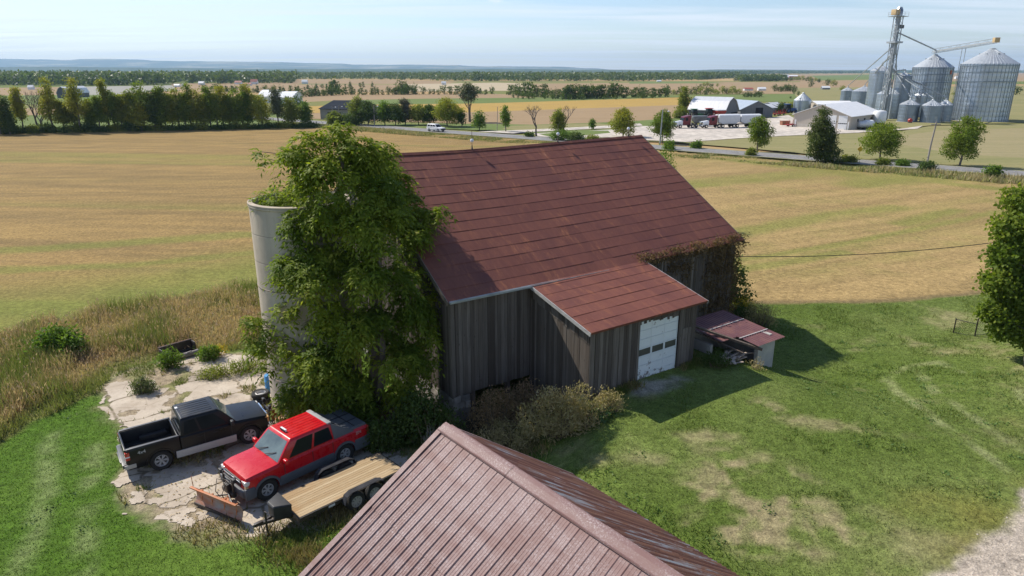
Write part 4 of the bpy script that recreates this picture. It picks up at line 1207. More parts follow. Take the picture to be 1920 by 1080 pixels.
for sg in (-1, 1):
    mb = MB(); mb.box(xf - .80, xf - .66, sg * 1.15 - .12, sg * 1.15 + .12, 1.26, 1.44); mi = mb.build('mirror', M_RED, rt, bevel=.04, segs=3)
    mb = MB(); mb.bar((xf - .72, sg * .94, 1.29), (xf - .74, sg * 1.06, 1.31), .06, .05); mb.build('mirror_arm', M_BPLAST, mi)
    for xx in (xr + .62, xr + 1.55):
        mb = MB(); mb.box(xx, xx + .20, sg * h - .012, sg * h + .022, 1.04, 1.085); mb.build('door_handle', M_RED, body, bevel=.01)
    for xx in (xr + .52, xr + 1.42, xf - .74):
        mb = MB(); mb.box(xx, xx + .020, sg * h - .01, sg * h + .003, .76, 1.19); mb.build('door_seam', M_BPLAST, body)
    mb = MB(); mb.box(xf + .58, xf + .80, sg * .80 - .15, sg * .80 + .15, .88, 1.06); mb.build('headlight', M_LAMP, rt, bevel=.035, segs=3)
    mb = MB(); mb.box(xf + .60, xf + .80, sg * .82 - .13, sg * .82 + .13, .78, .87); mb.build('turn_lamp', M_AMBER, rt, bevel=.02)
    mb = MB(); mb.box(xr - 1.21, xr - 1.08, sg * .86 - .09, sg * .86 + .09, .9, 1.22); mb.build('taillight', M_TAIL, rt, bevel=.02)
    text('badge', 'Z71', .17, (xr - .68, sg * (h + .004), 1.12), (math.pi / 2, 0, math.pi if sg > 0 else 0), M_LETTER, rt)
mb = MB(); mb.box(xf + .70, xf + .83, -.62, .62, .80, 1.05); gr_ = mb.build('grille', M_BPLAST, rt, bevel=.02)
mb = MB(); mb.box(xf + .80, xf + .85, -.66, .66, .95, 1.0); mb.build('chrome_bar', M_CHROME, gr_, bevel=.01)
mb = MB(); mb.hexa([(xf + .52, -h, .42), (xf + .90, -.86, .42), (xf + .90, .86, .42), (xf + .52, h, .42)], [(xf + .52, -h - .01, .74), (xf + .92, -.88, .74), (xf + .92, .88, .74), (xf + .52, h + .01, .74)]); mb.build('front_bumper', M_CLAD, rt, bevel=.05, segs=3)
mb = MB(); mb.box(xr - 1.32, xr - 1.12, -.96, .96, .48, .78); mb.build('rear_bumper', M_CLAD, rt, bevel=.03)
for sg in (-.3, .3):
    mb = MB(); mb.bar((xf - .49, sg - .28, 1.315), (xf - .70, sg + .22, 1.48), .025, .02); mb.build('wiper', M_BPLAST, rt)
for x in (xf, xr):
    for sg in (-1, 1): wheel(rt, x, sg * (h - .14), .42, .27, sg, 6, .56)
mb = MB(); mb.bar((xr - .9, 0, .45), (xf + .5, 0, .45), .7, .12); mb.box(xr - .06, xr + .06, -.8, .8, .34, .46); mb.box(xf - .06, xf + .06, -.8, .8, .34, .46); mb.build('chassis', M_BSTEEL, rt)
# plow
place(rt, G(500, 938), G(648, 869), -1, .86)
inv = rt.matrix_basis.inverted()
T0, T1 = inv @ GZ(360, 915, .78), inv @ GZ(446, 950, .78)
mbk = MB(); aa = Vector((T0.x, T0.y, 0)); bb = Vector((T1.x, T1.y, 0)); dd = (bb - aa).normalized(); nn = Vector((-dd.y, dd.x, 0))
if nn.x < 0: nn = -nn
prof = [(.0, .06), (-.10, .18), (-.15, .34), (-.14, .52), (-.06, .68), (.06, .76)]
for (o0, z0), (o1, z1) in zip(prof[:-1], prof[1:]):
    p = [aa + nn * o0, bb + nn * o0, bb + nn * o1, aa + nn * o1]; zs = (z0, z0, z1, z1)
    mbk.hexa([(*p[0].xy, z0), (*p[1].xy, z0), (*(p[1] - nn * .03).xy, z0), (*(p[0] - nn * .03).xy, z0)], [(*p[3].xy, z1), (*p[2].xy, z1), (*(p[2] - nn * .03).xy, z1), (*(p[3] - nn * .03).xy, z1)])
M_PLOW = pm('scraped_plow_steel', (.36, .15, .08), (.30, .27, .25), 1.6, (1, 1, 3), rough=.6)
pb = mbk.build('plow_blade', M_PLOW, rt)
mbk = MB(); mbk.bar((*(aa + nn * .06).xy, .78), (*(bb + nn * .06).xy, .78), .10, .05); mbk.build('top_edge', M_ORANGE, pb, bevel=.01)
mbk = MB(); mbk.bar((*(aa + nn * .0).xy, .05), (*(bb + nn * .0).xy, .05), .03, .12); mbk.build('cutting_edge', M_BSTEEL, pb)
for t_ in (.12, .35, .62, .88):
    m_ = aa.lerp(bb, t_); mbk = MB(); mbk.bar((*(m_ - nn * .12).xy, .10), (*(m_ - nn * .20).xy, .62), .05, .06, (nn.x, nn.y, 0)); mbk.build('blade_rib', M_ORANGE, pb)
mid = aa.lerp(bb, .5)
for sg in (-.32, .32):
    mbk = MB(); mbk.bar((xf + .9, sg, .35), (*(mid - nn * .18 + dd * sg * -1.2).xy, .25), .08, .08); mbk.build('plow_arm', M_ORANGE, pb)
    mbk = MB(); mbk.tube([(xf + 1.0, sg * .8, .42), (*(mid - nn * .2 + dd * sg * -2.2).xy, .36)], .03, 8); mbk.build('hydraulic_ram', M_BSTEEL, pb)
mbk = MB(); mbk.box(xf + .92, xf + 1.08, -.42, .42, .34, .50)
for sg in (-.36, .36): mbk.bar((xf + 1.0, sg, .4), (xf + .98, sg, 1.12), .07, .07)
mbk.bar((xf + .99, -.4, .82), (xf + .99, .4, .82), .07, .07); mbk.bar((xf + .99, -.4, 1.05), (xf + .99, .4, 1.05), .05, .05); mbk.box(xf + .9, xf + 1.12, -.14, .14, .5, .78)
mbk.build('plow_frame', M_BSTEEL, rt, bevel=.008)
for sg in (-1, 1):
    mbk = MB(); mbk.box(xf + .92, xf + 1.06, sg * .50 - .10, sg * .50 + .10, 1.0, 1.16); mbk.build('plow_light', M_BPLAST, rt, bevel=.03)
mbk = MB(); mbk.tube([(xf + 1.0, .2, .9), (xf + 1.25, .35, .95), (xf + 1.4, .3, .6), (xf + 1.3, .2, .35)], .014, 6); mbk.tube([(xf + 1.0, -.1, .8), (xf + 1.3, -.2, 1.0), (xf + 1.45, -.1, .6), (xf + 1.35, 0, .35)], .014, 6); mbk.build('hose', M_BPLAST, rt)
mbk = MB(); mbk.tube([(*(aa + dd * .08).xy, .76), (*(aa + dd * .06).xy, 1.22)], .012, 6); mbk.build('marker_rod', M_ORANGE, pb)

# ---- flat deck trailer
tr = empty('utility_trailer', label='black flat deck utility trailer with weathered wood plank deck', cat='trailer')
c4 = [GZ(520.5, 932, .70), GZ(564.5, 969.5, .70), GZ(752, 876, .70), GZ(710, 852.6, .70)]
fm, rm = (c4[0] + c4[1]) / 2, (c4[2] + c4[3]) / 2; a = math.atan2(fm.y - rm.y, fm.x - rm.x); Ld = (fm - rm).length + .05; Wt = 1.62
mid = (fm + rm) / 2; tr.location = (mid.x, mid.y, .09); tr.rotation_euler = (0, 0, a)
mb = MB(); rd = random.Random(2); x0, x1 = -Ld / 2, Ld / 2; n_ = 12; wq = Wt / n_
for i in range(n_): mb.box(x0 + rd.uniform(0, .015), x1 - rd.uniform(0, .015), -Wt / 2 + i * wq + .005, -Wt / 2 + (i + 1) * wq - .005, .57, .612 + rd.uniform(0, .006), rd.random())
k = NT('weathered_deck'); v = k.coord('Object', (.5, 5, 5)); t = k.attr('tint'); f = k.noise(v, 2.5, 7, .7); g = k.noise(k.coord('Object'), .8, 4)
c = k.mix(t, (.36, .255, .14), (.48, .37, .225)); c = k.mix(k.math('MULTIPLY', k.ramp(f, .45, .75), .55), c, (.27, .17, .085)); c = k.mix(k.math('MULTIPLY', k.ramp(g, .5, .7), .45), c, (.36, .20, .08)); c = k.mix(k.math('MULTIPLY', k.ramp(f, .42, .30), .5), c, (.62, .52, .38))
mb.build('plank_deck', k.done(k.pbsdf(c, .8, 0, .2, f, .3, .01)), tr)
mb = MB()
for sg in (-1, 1): mb.box(x0, x1, sg * (Wt / 2 + .03) - .03, sg * (Wt / 2 + .03) + .03, .46, .605)
for xx in np.linspace(x0 + .03, x1 - .03, 7): mb.box(xx - .025, xx + .025, -Wt / 2, Wt / 2, .46, .56)
mb.box(x0 - .04, x0, -Wt / 2 - .06, Wt / 2 + .06, .46, .62); mb.box(x1, x1 + .05, -Wt / 2 - .06, Wt / 2 + .06, .46, .60)
hx = x1 + 1.05
for sg in (-1, 1): mb.bar((x1 - .8, sg * .5, .46), (hx, 0, .46), .08, .10)
fr = mb.build('frame', M_BSTEEL, tr)
mb = MB(); mb.box(hx - .1, hx + .18, -.06, .06, .44, .56); mb.lathe([(.01, -.06), (.055, -.05), (.055, .05), (.01, .06)], 12, (hx + .18, 0, .50)); mb.build('coupler', M_BSTEEL, tr, bevel=.01)
mb = MB(); mb.tube([(hx - .18, .10, .04), (hx - .18, .10, .92)], .035, 10); mb.tube([(hx - .18, .10, .90), (hx - .18, .26, .93)], .014, 6); mb.box(hx - .26, hx - .10, .02, .18, .0, .03); mb.build('tongue_jack', M_BSTEEL, tr)
mb = MB(); mb.tube([(hx, .05, .46), (hx - .05, .08, .15), (hx - .2, .1, .08), (hx - .45, .12, .40)], .016, 6); mb.tube([(hx, -.05, .46), (hx + .02, -.1, .1), (hx - .15, -.12, .05), (hx - .4, -.2, .4)], .016, 6); mb.build('safety_chain', M_BSTEEL, tr)
mb = MB(); mb.hexa([(x1 + .10, -.50, .53), (x1 + .62, -.22, .53), (x1 + .62, .22, .53), (x1 + .10, .50, .53)], [(x1 + .10, -.50, .98), (x1 + .62, -.22, .98), (x1 + .62, .22, .98), (x1 + .10, .50, .98)])
tb = mb.build('toolbox', M_BPLAST, tr, bevel=.02)
mb = MB(); mb.hexa([(x1 + .08, -.52, .98), (x1 + .65, -.24, .98), (x1 + .65, .24, .98), (x1 + .08, .52, .98)], [(x1 + .10, -.49, 1.03), (x1 + .60, -.21, 1.03), (x1 + .60, .21, 1.03), (x1 + .10, .49, 1.03)]); mb.build('lid', M_BPLAST, tb, bevel=.012)
wx = (-.34 - .35, .42 - .35)
for sg in (-1, 1):
    pth = [(wx[0] - .48, .44), (wx[0] - .40, .74), (wx[0] - .18, .84), (wx[1] + .18, .84), (wx[1] + .40, .74), (wx[1] + .48, .44)]
    mb = MB(); ya, yb = sg * (Wt / 2 + .065), sg * (Wt / 2 + .32)
    for (xa, za), (xb, zb) in zip(pth[:-1], pth[1:]):
        mb.hexa([(xa, ya, za - .02), (xb, ya, zb - .02), (xb, yb, zb - .02), (xa, yb, za - .02)], [(xa, ya, za), (xb, ya, zb), (xb, yb, zb), (xa, yb, za)])
    mb.build('fender', pm('fender_steel', (.03, .03, .033), (.055, .055, .06), 3, rough=.85, spec=.1), tr, bevel=.006)
    for xx in wx:
        wheel(tr, xx, sg * (Wt / 2 + .19), .36, .20, sg, 8, .60, rimmat=M_SILVER)
for xx in wx:
    mb = MB(); mb.box(xx - .04, xx + .04, -Wt / 2 - .1, Wt / 2 + .1, .32, .40); mb.build('axle', M_BSTEEL, tr)
mb = MB(); mb.box(wx[1] + .75, wx[1] + 1.0, Wt / 2 + .062, Wt / 2 + .068, .49, .57); mb.build('plate', M_WHITE, tr)

# ---- yard clutter
tp = G(492, 757)
for i, z in enumerate((0, .27)):
    o = empty('spare_tyre', (tp.x - .06 * i, tp.y - .05 + .12 * i, tp.z + .07 + z), .3, ('spare truck tyre lying flat beside the silo, bottom of the two', 'spare truck tyre with its steel rim, lying on top of another tyre beside the silo')[i], 'tyre', 'spare tyres beside the silo')
    mb = MB(); r_ = .42
    mb.lathe([(.24, .03), (.36, 0), (.40, .03), (.42, .07), (.42, .19), (.40, .23), (.36, .26), (.24, .23), (.235, .13)], 32, closed=True); mb.build('tyre', M_RUBBER, o, smooth=True)
    mb = MB(); mb.lathe([(.245, .225), (.225, .235), (.20, .12), (.08, .14), (.01, .14)], 24); mb.build('rim', M_ALLOY, o, smooth=True)
bp = G(503, 742); b_ = empty('blue_drum', (bp.x, bp.y + .5, bp.z), 0, 'blue plastic drum standing against the silo', 'drum')
mb = MB(); mb.lathe([(.01, 0), (.26, 0), (.28, .03), (.28, .28), (.295, .30), (.28, .32), (.28, .58), (.295, .60), (.28, .62), (.28, .86), (.26, .90), (.01, .90)], 24); mb.build('drum_wall', pm('blue_plastic', (.05, .22, .48), (.08, .28, .52), 2, rough=.45), b_, smooth=True)
mb = MB(); mb.lathe([(.05, .90), (.05, .93), (.01, .93)], 10, (.14, 0, 0)); mb.build('bung', M_BPLAST, b_)
pp = G(512, 795); p_ = empty('plow_blade', (pp.x, pp.y, pp.z), R(60), 'battered orange and white snow plow wing in the leaves behind the black pickup', 'plow blade')
mb = MB()
for i in range(5):
    z0, z1 = .1 + i * .14, .1 + (i + 1) * .14; o0, o1 = -.12 * math.sin(i / 5 * 3), -.12 * math.sin((i + 1) / 5 * 3)
    mb.hexa([(-.55, o0, z0), (.45, o0, z0), (.45, o0 + .03, z0), (-.55, o0 + .03, z0)], [(-.50, o1, z1), (.48, o1, z1), (.48, o1 + .03, z1), (-.50, o1 + .03, z1)])
mb.build('blade', pm('orange_white_wing', (.62, .20, .07), (.72, .60, .52), 2.4, lo=.45, hi=.55, rough=.6), p_)
mb = MB(); mb.bar((-.3, .05, .0), (-.2, .12, .85), .07, .05); mb.bar((.3, .05, .0), (.25, .12, .8), .07, .05); mb.bar((-.5, .1, .3), (.45, .1, .42), .05, .05); mb.build('brace', M_BSTEEL, p_)
pp = G(530, 815); p_ = empty('orange_barrel', (pp.x, pp.y, pp.z), R(20), 'faded orange and tan plastic drum squashed in the leaves by the silo', 'barrel')
mb = MB(); mb.lathe([(.01, .0), (.28, .0), (.30, .05), (.26, .35), (.29, .37), (.25, .7), (.22, .85), (.01, .86)], 14); mb.build('barrel_wall', pm('faded_orange', (.58, .24, .09), (.66, .48, .30), 3, lo=.45, hi=.55, rough=.6), p_, smooth=True)
mb = MB(); mb.lathe([(.278, .40), (.29, .41), (.278, .54), (.268, .54)], 14); mb.build('white_band', M_WHITE, p_, smooth=True)
# black bumper box and log at the back of the yard
a0, a1 = G(300, 672), G(362, 655); p_ = empty('scrap_trough', (*((a0 + a1) / 2).xy, 0.07), math.atan2(a1.y - a0.y, a1.x - a0.x), 'black steel trough lying at the edge of the tall dry grass', 'trough')
Lh = (a1 - a0).length / 2
mb = MB(); mb.box(-Lh, Lh, .0, .05, 0, .55); mb.box(-Lh, Lh, -.5, .0, 0, .06); mb.box(-Lh, -Lh + .05, -.5, 0, .06, .5); mb.box(Lh - .05, Lh, -.5, 0, .06, .5); mb.build('steel_shell', M_BSTEEL, p_, bevel=.01)
mb = MB(); mb.box(-Lh, Lh, .05, .09, .48, .56); mb.build('lip', pm('rust_lip', (.18, .07, .05)), p_)
a0, a1 = G(330, 678), G(366, 668); lg = empty('log', (*((a0 + a1) / 2).xy, .2), math.atan2(a1.y - a0.y, a1.x - a0.x), 'grey weathered log lying beside the black trough', 'log')
mb = MB(); mb.tube([(-.8, 0, 0), (-.3, .02, .01), (.3, -.02, .0), (.8, .03, .02)], [.14, .15, .14, .13], 10); mb.build('bark', pm('grey_bark', (.30, .27, .25), (.18, .16, .15), 4, (1, 4, 4), rough=.9, bump=.5), lg, smooth=True)
mb = MB(); mb.tube([(.1, 0, .1), (.3, -.2, .22)], [.05, .035], 8); mb.build('branch_stub', pm('grey_bark_stub', (.28, .25, .23)), lg)
# old wheel and gear in the shrubs between tree and barn
ow = P(777, 785, 27.0); w_ = empty('old_wheel', (ow.x, ow.y, 0.55), R(-20), 'old iron wheel leaning in the dark shrubs by the barn corner', 'wheel')
mb = MB(); mb.lathe([(.36, -.06), (.44, -.06), (.44, .06), (.36, .06)], 28, (0, 0, 0), 'y', closed=True); mb.build('rim', pm('grey_iron', (.26, .25, .24), (.16, .13, .11), 4, rough=.7), w_)
mb = MB(); mb.lathe([(.37, -.03), (.01, -.05), (.01, -.02), (.37, 0)], 24, (0, 0, 0), 'y'); mb.build('disc', pm('grey_iron_disc', (.22, .21, .20), (.14, .12, .10), 4, rough=.7), w_)
# ------------------------------------------------------------------ foliage
def unit(a): return a / (np.linalg.norm(a, axis=-1, keepdims=True) + 1e-9)


def leaves(name, p, d, nrm, L, Wd, tint, mat, parent=None, tone_=None):
    """folded leaf blades: p base, d direction, nrm facing"""
    d = unit(d); s = unit(np.cross(d, nrm)); u = np.cross(s, d)
    L = np.asarray(L)[:, None]; Wd = np.asarray(Wd)[:, None]
    a = p + d * L * .42 + s * Wd * .5 + u * Wd * .18; b = p + d * L * .42 - s * Wd * .5 + u * Wd * .18
    V = np.stack([p, a, p + d * L, b], 1).reshape(-1, 3)
    Fq = np.arange(len(V)).reshape(-1, 4)
    me = np_mesh(name, V, Fq, 4, False, None if tone_ is None else np.repeat(tone_, 4, 0), np.repeat(tint, 4))
    return link(name, me, mat, parent)


def sample_blobs(B, n, g, lo=.55, hi=1.06):
    """points near the surfaces of ellipsoids, with outward directions"""
    B = np.asarray(B, float); w = (B[:, 3] * B[:, 4] + B[:, 4] * B[:, 5] + B[:, 3] * B[:, 5]); i = g.choice(len(B), n, p=w / w.sum())
    o = unit(g.normal(size=(n, 3))); r = lo + (hi - lo) * g.random((n, 1)) ** .55
    return B[i, :3] + o * r * B[i, 3:6], o, i


def sprays(name, B, n, mat, parent, seed, axis=.55, L=.17, W=.06, k=9, droop=.35, zmin=None, keep=None):
    """pinnate drooping sprays over a lumpy crown"""
    g = np.random.default_rng(seed); b, o, _ = sample_blobs(B, n, g)
    if keep is not None: m = keep(b); b, o = b[m], o[m]
    if zmin is not None: m = b[:, 2] > zmin; b, o = b[m], o[m]
    n = len(b)
    a = unit(o * np.array([1, 1, .5]) + g.normal(size=(n, 3)) * .45 + np.array([0, 0, .15])); al = axis * g.uniform(.6, 1.25, n)
    side = unit(np.cross(a, np.array([0, 0, 1.0]) + g.normal(size=(n, 3)) * .2))
    t0 = np.clip(.38 + .75 * (fbm(b[:, 0] + b[:, 1], b[:, 2], 1.1, seed % 50 + 3) - .5) * 2 + g.normal(size=n) * .16, 0, 1)
    P_, D_, N_, T_, LL = [], [], [], [], []
    for j in range(k):
        s = (j // 2 + 1) / ((k + 1) // 2); sg = 0 if j == k - 1 else (1 if j % 2 else -1)
        q = b + a * (al * s)[:, None] + np.array([0, 0, -1.0]) * (droop * al * s * s)[:, None] * 1.6
        d = side * sg * .9 + a * .55 + np.array([0, 0, -1]) * (.35 + .5 * droop) + g.normal(size=(n, 3)) * .22
        P_.append(q); D_.append(d); N_.append(unit(np.array([0, 0, 1.0]) + o * .6 + g.normal(size=(n, 3)) * .45)); T_.append(np.clip(t0 + g.normal(size=n) * .1, 0, 1)); LL.append(L * g.uniform(.7, 1.25, n))
    LL = np.concatenate(LL)
    return leaves(name, np.concatenate(P_), np.concatenate(D_), np.concatenate(N_), LL, LL * W / L, np.concatenate(T_), mat, parent)


def clumps(name, B, n, mat, parent, seed, L=.15, W=.1, per=14, spread=.22, up=.2, zmin=None, lo=.55, tshift=0.0, hi=1.08):
    """rounded clusters of simple leaves over a lumpy crown"""
    g = np.random.default_rng(seed); c, o, _ = sample_blobs(B, n, g, lo, hi)
    t0 = np.clip(.35 + tshift + .5 * (fbm(c[:, 0] + c[:, 1], c[:, 2], max(spread * 7, .5), seed % 40 + 5) - .5) * 2 + g.normal(size=n) * .14, 0, 1)
    c = np.repeat(c, per, 0); o = np.repeat(o, per, 0); m = len(c)
    p = c + g.normal(size=(m, 3)) * spread * np.array([1, 1, .7])
    d = unit(o * .5 + g.normal(size=(m, 3)) + np.array([0, 0, up - .3])); nr = unit(o * .9 + g.normal(size=(m, 3)) * .6 + np.array([0, 0, .6]))
    LL = L * g.uniform(.65, 1.3, m); t = np.clip(np.repeat(t0, per) + g.normal(size=m) * .1, 0, 1)
    if zmin is not None:
        k_ = p[:, 2] > zmin; p, d, nr, LL, t = p[k_], d[k_], nr[k_], LL[k_], t[k_]
    return leaves(name, p, d, nr, LL, LL * W / L, t, mat, parent)


def limb(mb, p, q, r0, r1, rd, bend=.12, n=7, segs=5):
    p = Vector(p); q = Vector(q); L = (q - p).length; pts = []
    off = Vector((rd.uniform(-1, 1), rd.uniform(-1, 1), rd.uniform(-.3, .5))) * L * bend
    for i in range(segs + 1):
        t = i / segs; pts.append(p.lerp(q, t) + off * math.sin(math.pi * t) + Vector((rd.uniform(-1, 1), rd.uniform(-1, 1), 0)) * L * .012)
    mb.tube(pts, [r0 + (r1 - r0) * i / segs for i in range(segs + 1)], n)
    return pts


def pxblobs(rows, o=(0, 0, 0)):
    B = []
    for px, py, rp, Y in rows:
        c = P(px, py, Y); r = .93 * rp * mpp(c, True)
        B.append((c.x - o[0], c.y - o[1], c.z - o[2], r, r * .95, r * .95))
    return B


M_BARK = pm('grey_brown_bark', (.20, .165, .135), (.105, .085, .07), 5, (1, 1, .25), rough=.95, bump=.6)
M_BARKP = pm('pale_dead_wood', (.34, .30, .27), (.22, .19, .17), 4, (1, 1, .3), rough=.95)
M_LF_BIG = leafmat('drooping_leaves', (.085, .135, .015), (.205, .255, .026), (.31, .32, .05), .40, .6, .15)
M_LF_MAPLE = leafmat('maple_leaves', (.10, .155, .022), (.20, .245, .035), (.24, .23, .04), .42, .6, .15)
M_LF_DARK = leafmat('dark_leaves', (.050, .088, .020), (.095, .135, .030), (.16, .19, .04), .3, .6, .15)
M_LF_GREEN = leafmat('fresh_leaves', (.08, .145, .022), (.14, .21, .035), (.22, .26, .05), .42, .6, .15)
M_LF_YEL = leafmat('turning_leaves', (.19, .22, .028), (.33, .30, .04), (.40, .24, .04), .36, .6, .15)
M_LF_OLIVE = leafmat('olive_leaves', (.135, .17, .03), (.25, .26, .055), (.30, .24, .06), .42, .6, .15)
M_LF_CEDAR = leafmat('cedar_sprays', (.060, .090, .024), (.115, .14, .036), (.17, .17, .045), .28, .6, .15)
M_DRY = leafmat('dry_weeds', (.28, .25, .11), (.45, .36, .20), (.38, .23, .15), .25, .9, .1)
M_DRYR = leafmat('russet_weeds', (.24, .17, .085), (.38, .26, .16), (.44, .34, .20), .25, .9, .1)
M_VINE = leafmat('withered_vine', (.10, .068, .038), (.20, .135, .065), (.30, .19, .07), .2, .9, .1)
M_GOLD = leafmat('goldenrod_bloom', (.45, .33, .03), (.62, .44, .04), None, .2, .8, .1)
M_STEM = pm('weed_stem', (.22, .17, .10), (.14, .11, .07), 4, rough=.95)

# ---- the big tree by the barn
bt = (-6.7, 27.6, 0.0)
big = empty('leafy_tree', bt, 0, 'huge drooping leafy tree standing between the silo and the barn gable', 'tree')
ROWS = [(622, 255, 34, 28.6), (575, 292, 44, 28.2), (660, 290, 48, 28.6), (705, 300, 38, 28.9), (545, 300, 22, 28.2), (690, 345, 55, 28.2), (610, 350, 64, 27.6), (560, 338, 36, 28), (728, 335, 28, 31.3),
        (742, 392, 44, 30.6), (786, 408, 26, 30.0), (806, 406, 15, 29.7), (824, 400, 12, 29.6), (722, 362, 40, 31.6), (705, 312, 34, 31.2), (748, 350, 22, 31.4), (572, 418, 38, 27), (620, 435, 66, 26.9), (700, 425, 64, 26.8), (762, 452, 42, 29.0), (548, 424, 17, 26.9),
        (562, 498, 44, 26.4), (630, 515, 70, 26.2), (710, 510, 68, 26.2), (768, 515, 34, 28.2), (535, 512, 22, 26.5), (570, 590, 50, 25.9), (650, 600, 74, 25.7), (735, 590, 58, 26.1), (776, 590, 26, 26.6),
        (556, 672, 42, 25.7), (630, 690, 72, 25.4), (718, 680, 66, 25.6), (780, 668, 30, 26.2), (566, 745, 36, 25.6), (650, 755, 62, 25.2), (715, 765, 46, 25.4), (680, 800, 32, 25.2), (740, 720, 36, 25.7), (610, 780, 34, 25.3),
        (478, 612, 24, 26.4), (470, 632, 16, 26.3), (490, 655, 22, 26.3), (497, 690, 13, 26.2), (505, 630, 14, 26.3), (488, 284, 8, 28.2), (500, 298, 8, 28.2), (512, 290, 6, 28.2)]
ROWS = [(a, b, c, d + (1.5 if b > 560 else .6 if b > 400 else 0)) for a, b, c, d in ROWS]
ROWS += [(798, 560, 22, 28.4), (800, 620, 24, 28.2), (792, 690, 22, 28.2), (772, 742, 24, 27.8)]
BB = pxblobs(ROWS, bt); gq = np.random.default_rng(12); SUB = []
for b_ in BB:
    nsb = 4 if b_[3] < .5 else 6
    for j in range(nsb):
        o_ = unit(gq.normal(size=3) + np.array([0, -.35, .35])); k_ = .80
        SUB.append((b_[0] + o_[0] * b_[3] * k_, b_[1] + o_[1] * b_[4] * k_, b_[2] + o_[2] * b_[5] * k_, b_[3] * .36, b_[3] * .36, b_[3] * .27))
sprays('crown', SUB, 9800, M_LF_BIG, big, 3, axis=.60, L=.225, W=.085, k=9, droop=.52, zmin=.15, keep=lambda b: fbm(b[:, 0] * 1.3 + b[:, 1] * .5 + 40, b[:, 2] + .4 * b[:, 1] + 40, 1.5, 71, 3) > .36)
mb = MB(); rd = random.Random(8)
for i in range(4):
    limb(mb, (rd.uniform(-.5, .5), rd.uniform(-.3, .3), -.3), (rd.uniform(-1.3, 1.3), rd.uniform(-.3, .9), rd.uniform(5, 7)), .22, .12, rd)
limb(mb, (0, 0, -.3), (.5, .9, 11.2), .30, .06, rd, segs=9)
mb.build('trunk', M_BARK, big, smooth=True)
for r_i, b_ in zip(ROWS, BB):
    if r_i[0] < 515:
        mb = MB(); limb(mb, (b_[0] + 2.2, b_[1] + .3, b_[2] - .5), b_[:3], .03, .012, rd, .06, 5); mb.build('limb', M_BARK, big, smooth=True)
for j, i in enumerate((0, 2, 4, 9, 11, 17, 20, 25, 28, 29, 36, 38)):
    mb = MB(); c = Vector(BB[i][:3]); s_ = Vector((c.x * .15, c.y * .2 + .2, max(.6, c.z - abs(c.x) * .8 - 1.0))); limb(mb, s_, c, .09, .02, rd, .08); mb.build('limb', M_BARK, big, smooth=True)
# shoots growing inside the silo top
st_ = (SLC[0], SLC[1], 9.0)
sg_ = empty('silo_shrub', st_, 0, 'green leafy shrub sprouting out of the open silo top', 'shrub')
B_ = [(-1.0, -.6, .75, .7, .7, .5), (-.3, -1.0, .6, .7, .6, .5), (.5, -.5, .9, .9, .9, .7), (-.9, .3, .8, .6, .6, .5), (0, .3, 1.0, .8, .8, .6)]
sprays('foliage', B_, 480, M_LF_BIG, sg_, 13, axis=.4, L=.2, W=.08, k=7, droop=.3); mb = MB()
for b in B_: limb(mb, (b[0] * .3, b[1] * .3, -6), b[:3], .05, .02, rd, .03)
mb.build('stem', M_BARK, sg_)

# ---- maple at the right edge
rp = G(1928, 690); mt_ = empty('maple_tree', rp, 0, 'bushy green maple cut by the right edge, low branches over the lawn', 'tree')
RB = pxblobs([(1915, 380, 34, 34.6), (1960, 400, 60, 35), (1898, 430, 36, 34), (1888, 480, 34, 33.6), (1940, 480, 70, 34), (1875, 530, 34, 33.2), (1925, 560, 62, 33.2), (1868, 585, 26, 32.8), (1890, 612, 34, 32.6), (1985, 560, 80, 33.6), (1940, 630, 36, 32.6), (1990, 640, 50, 32.8), (1990, 480, 90, 35)], rp)
clumps('crown', RB, 2700, M_LF_MAPLE, mt_, 21, L=.19, W=.16, per=16, spread=.22, zmin=.5)
mb = MB(); limb(mb, (0, 0, -.2), (.4, .6, 6.5), .24, .08, rd); mb.build('trunk', M_BARK, mt_, smooth=True)
mb = MB()
for b in RB[2:10]: limb(mb, (.6, .9, max(1.2, b[2] - 1.0)), b[:3], .05, .015, rd)
mb.build('limbs', M_BARK, mt_, smooth=True)
mb = MB(); mb = None


def shrub(name, label, cat, px, py, wpx, hpx, mat, seed, n=220, L=.12, W=.06, per=12, up=.2, spread=.16, stems=14, depth=.8, stemmat=None, group=None, blobs=5, tshift=0.0, bare=False):
    """bush that covers wpx by hpx above its base at (px, py)"""
    b = G(px, py); w = wpx * mpp(b); h = hpx * mpp(b) * 1.05
    o = empty(name, b, 0, label, cat, group); rd = random.Random(seed); B = []
    for i in range(blobs):
        x = (i + .5) / blobs * 2 - 1; hh = h * (1 - .45 * x * x) * rd.uniform(.8, 1.08); r = w / blobs * rd.uniform(.75, 1.1)
        B.append((x * w * .40, rd.uniform(-.25, .25) * w * depth, hh * .52, r, r * depth + .1, hh * .48))
    if not bare: clumps('foliage', B, n, mat, o, seed, L, W, per, spread, up, zmin=.02, lo=.35, tshift=tshift)
    mb = MB()
    for i in range(stems):
        q = B[rd.randrange(len(B))]; t = Vector((q[0] + rd.uniform(-1, 1) * q[3], q[1] + rd.uniform(-1, 1) * q[4], q[2] + rd.uniform(.1, 1.0) * q[5])); s = Vector((t.x * .45 + rd.uniform(-.1, .1), t.y * .45, -.05))
        limb(mb, s, t, .022 * (1 + h * .25), .006, rd, .12, 4, 4)
    mb.build('stems', stemmat or M_STEM, o)
    return o


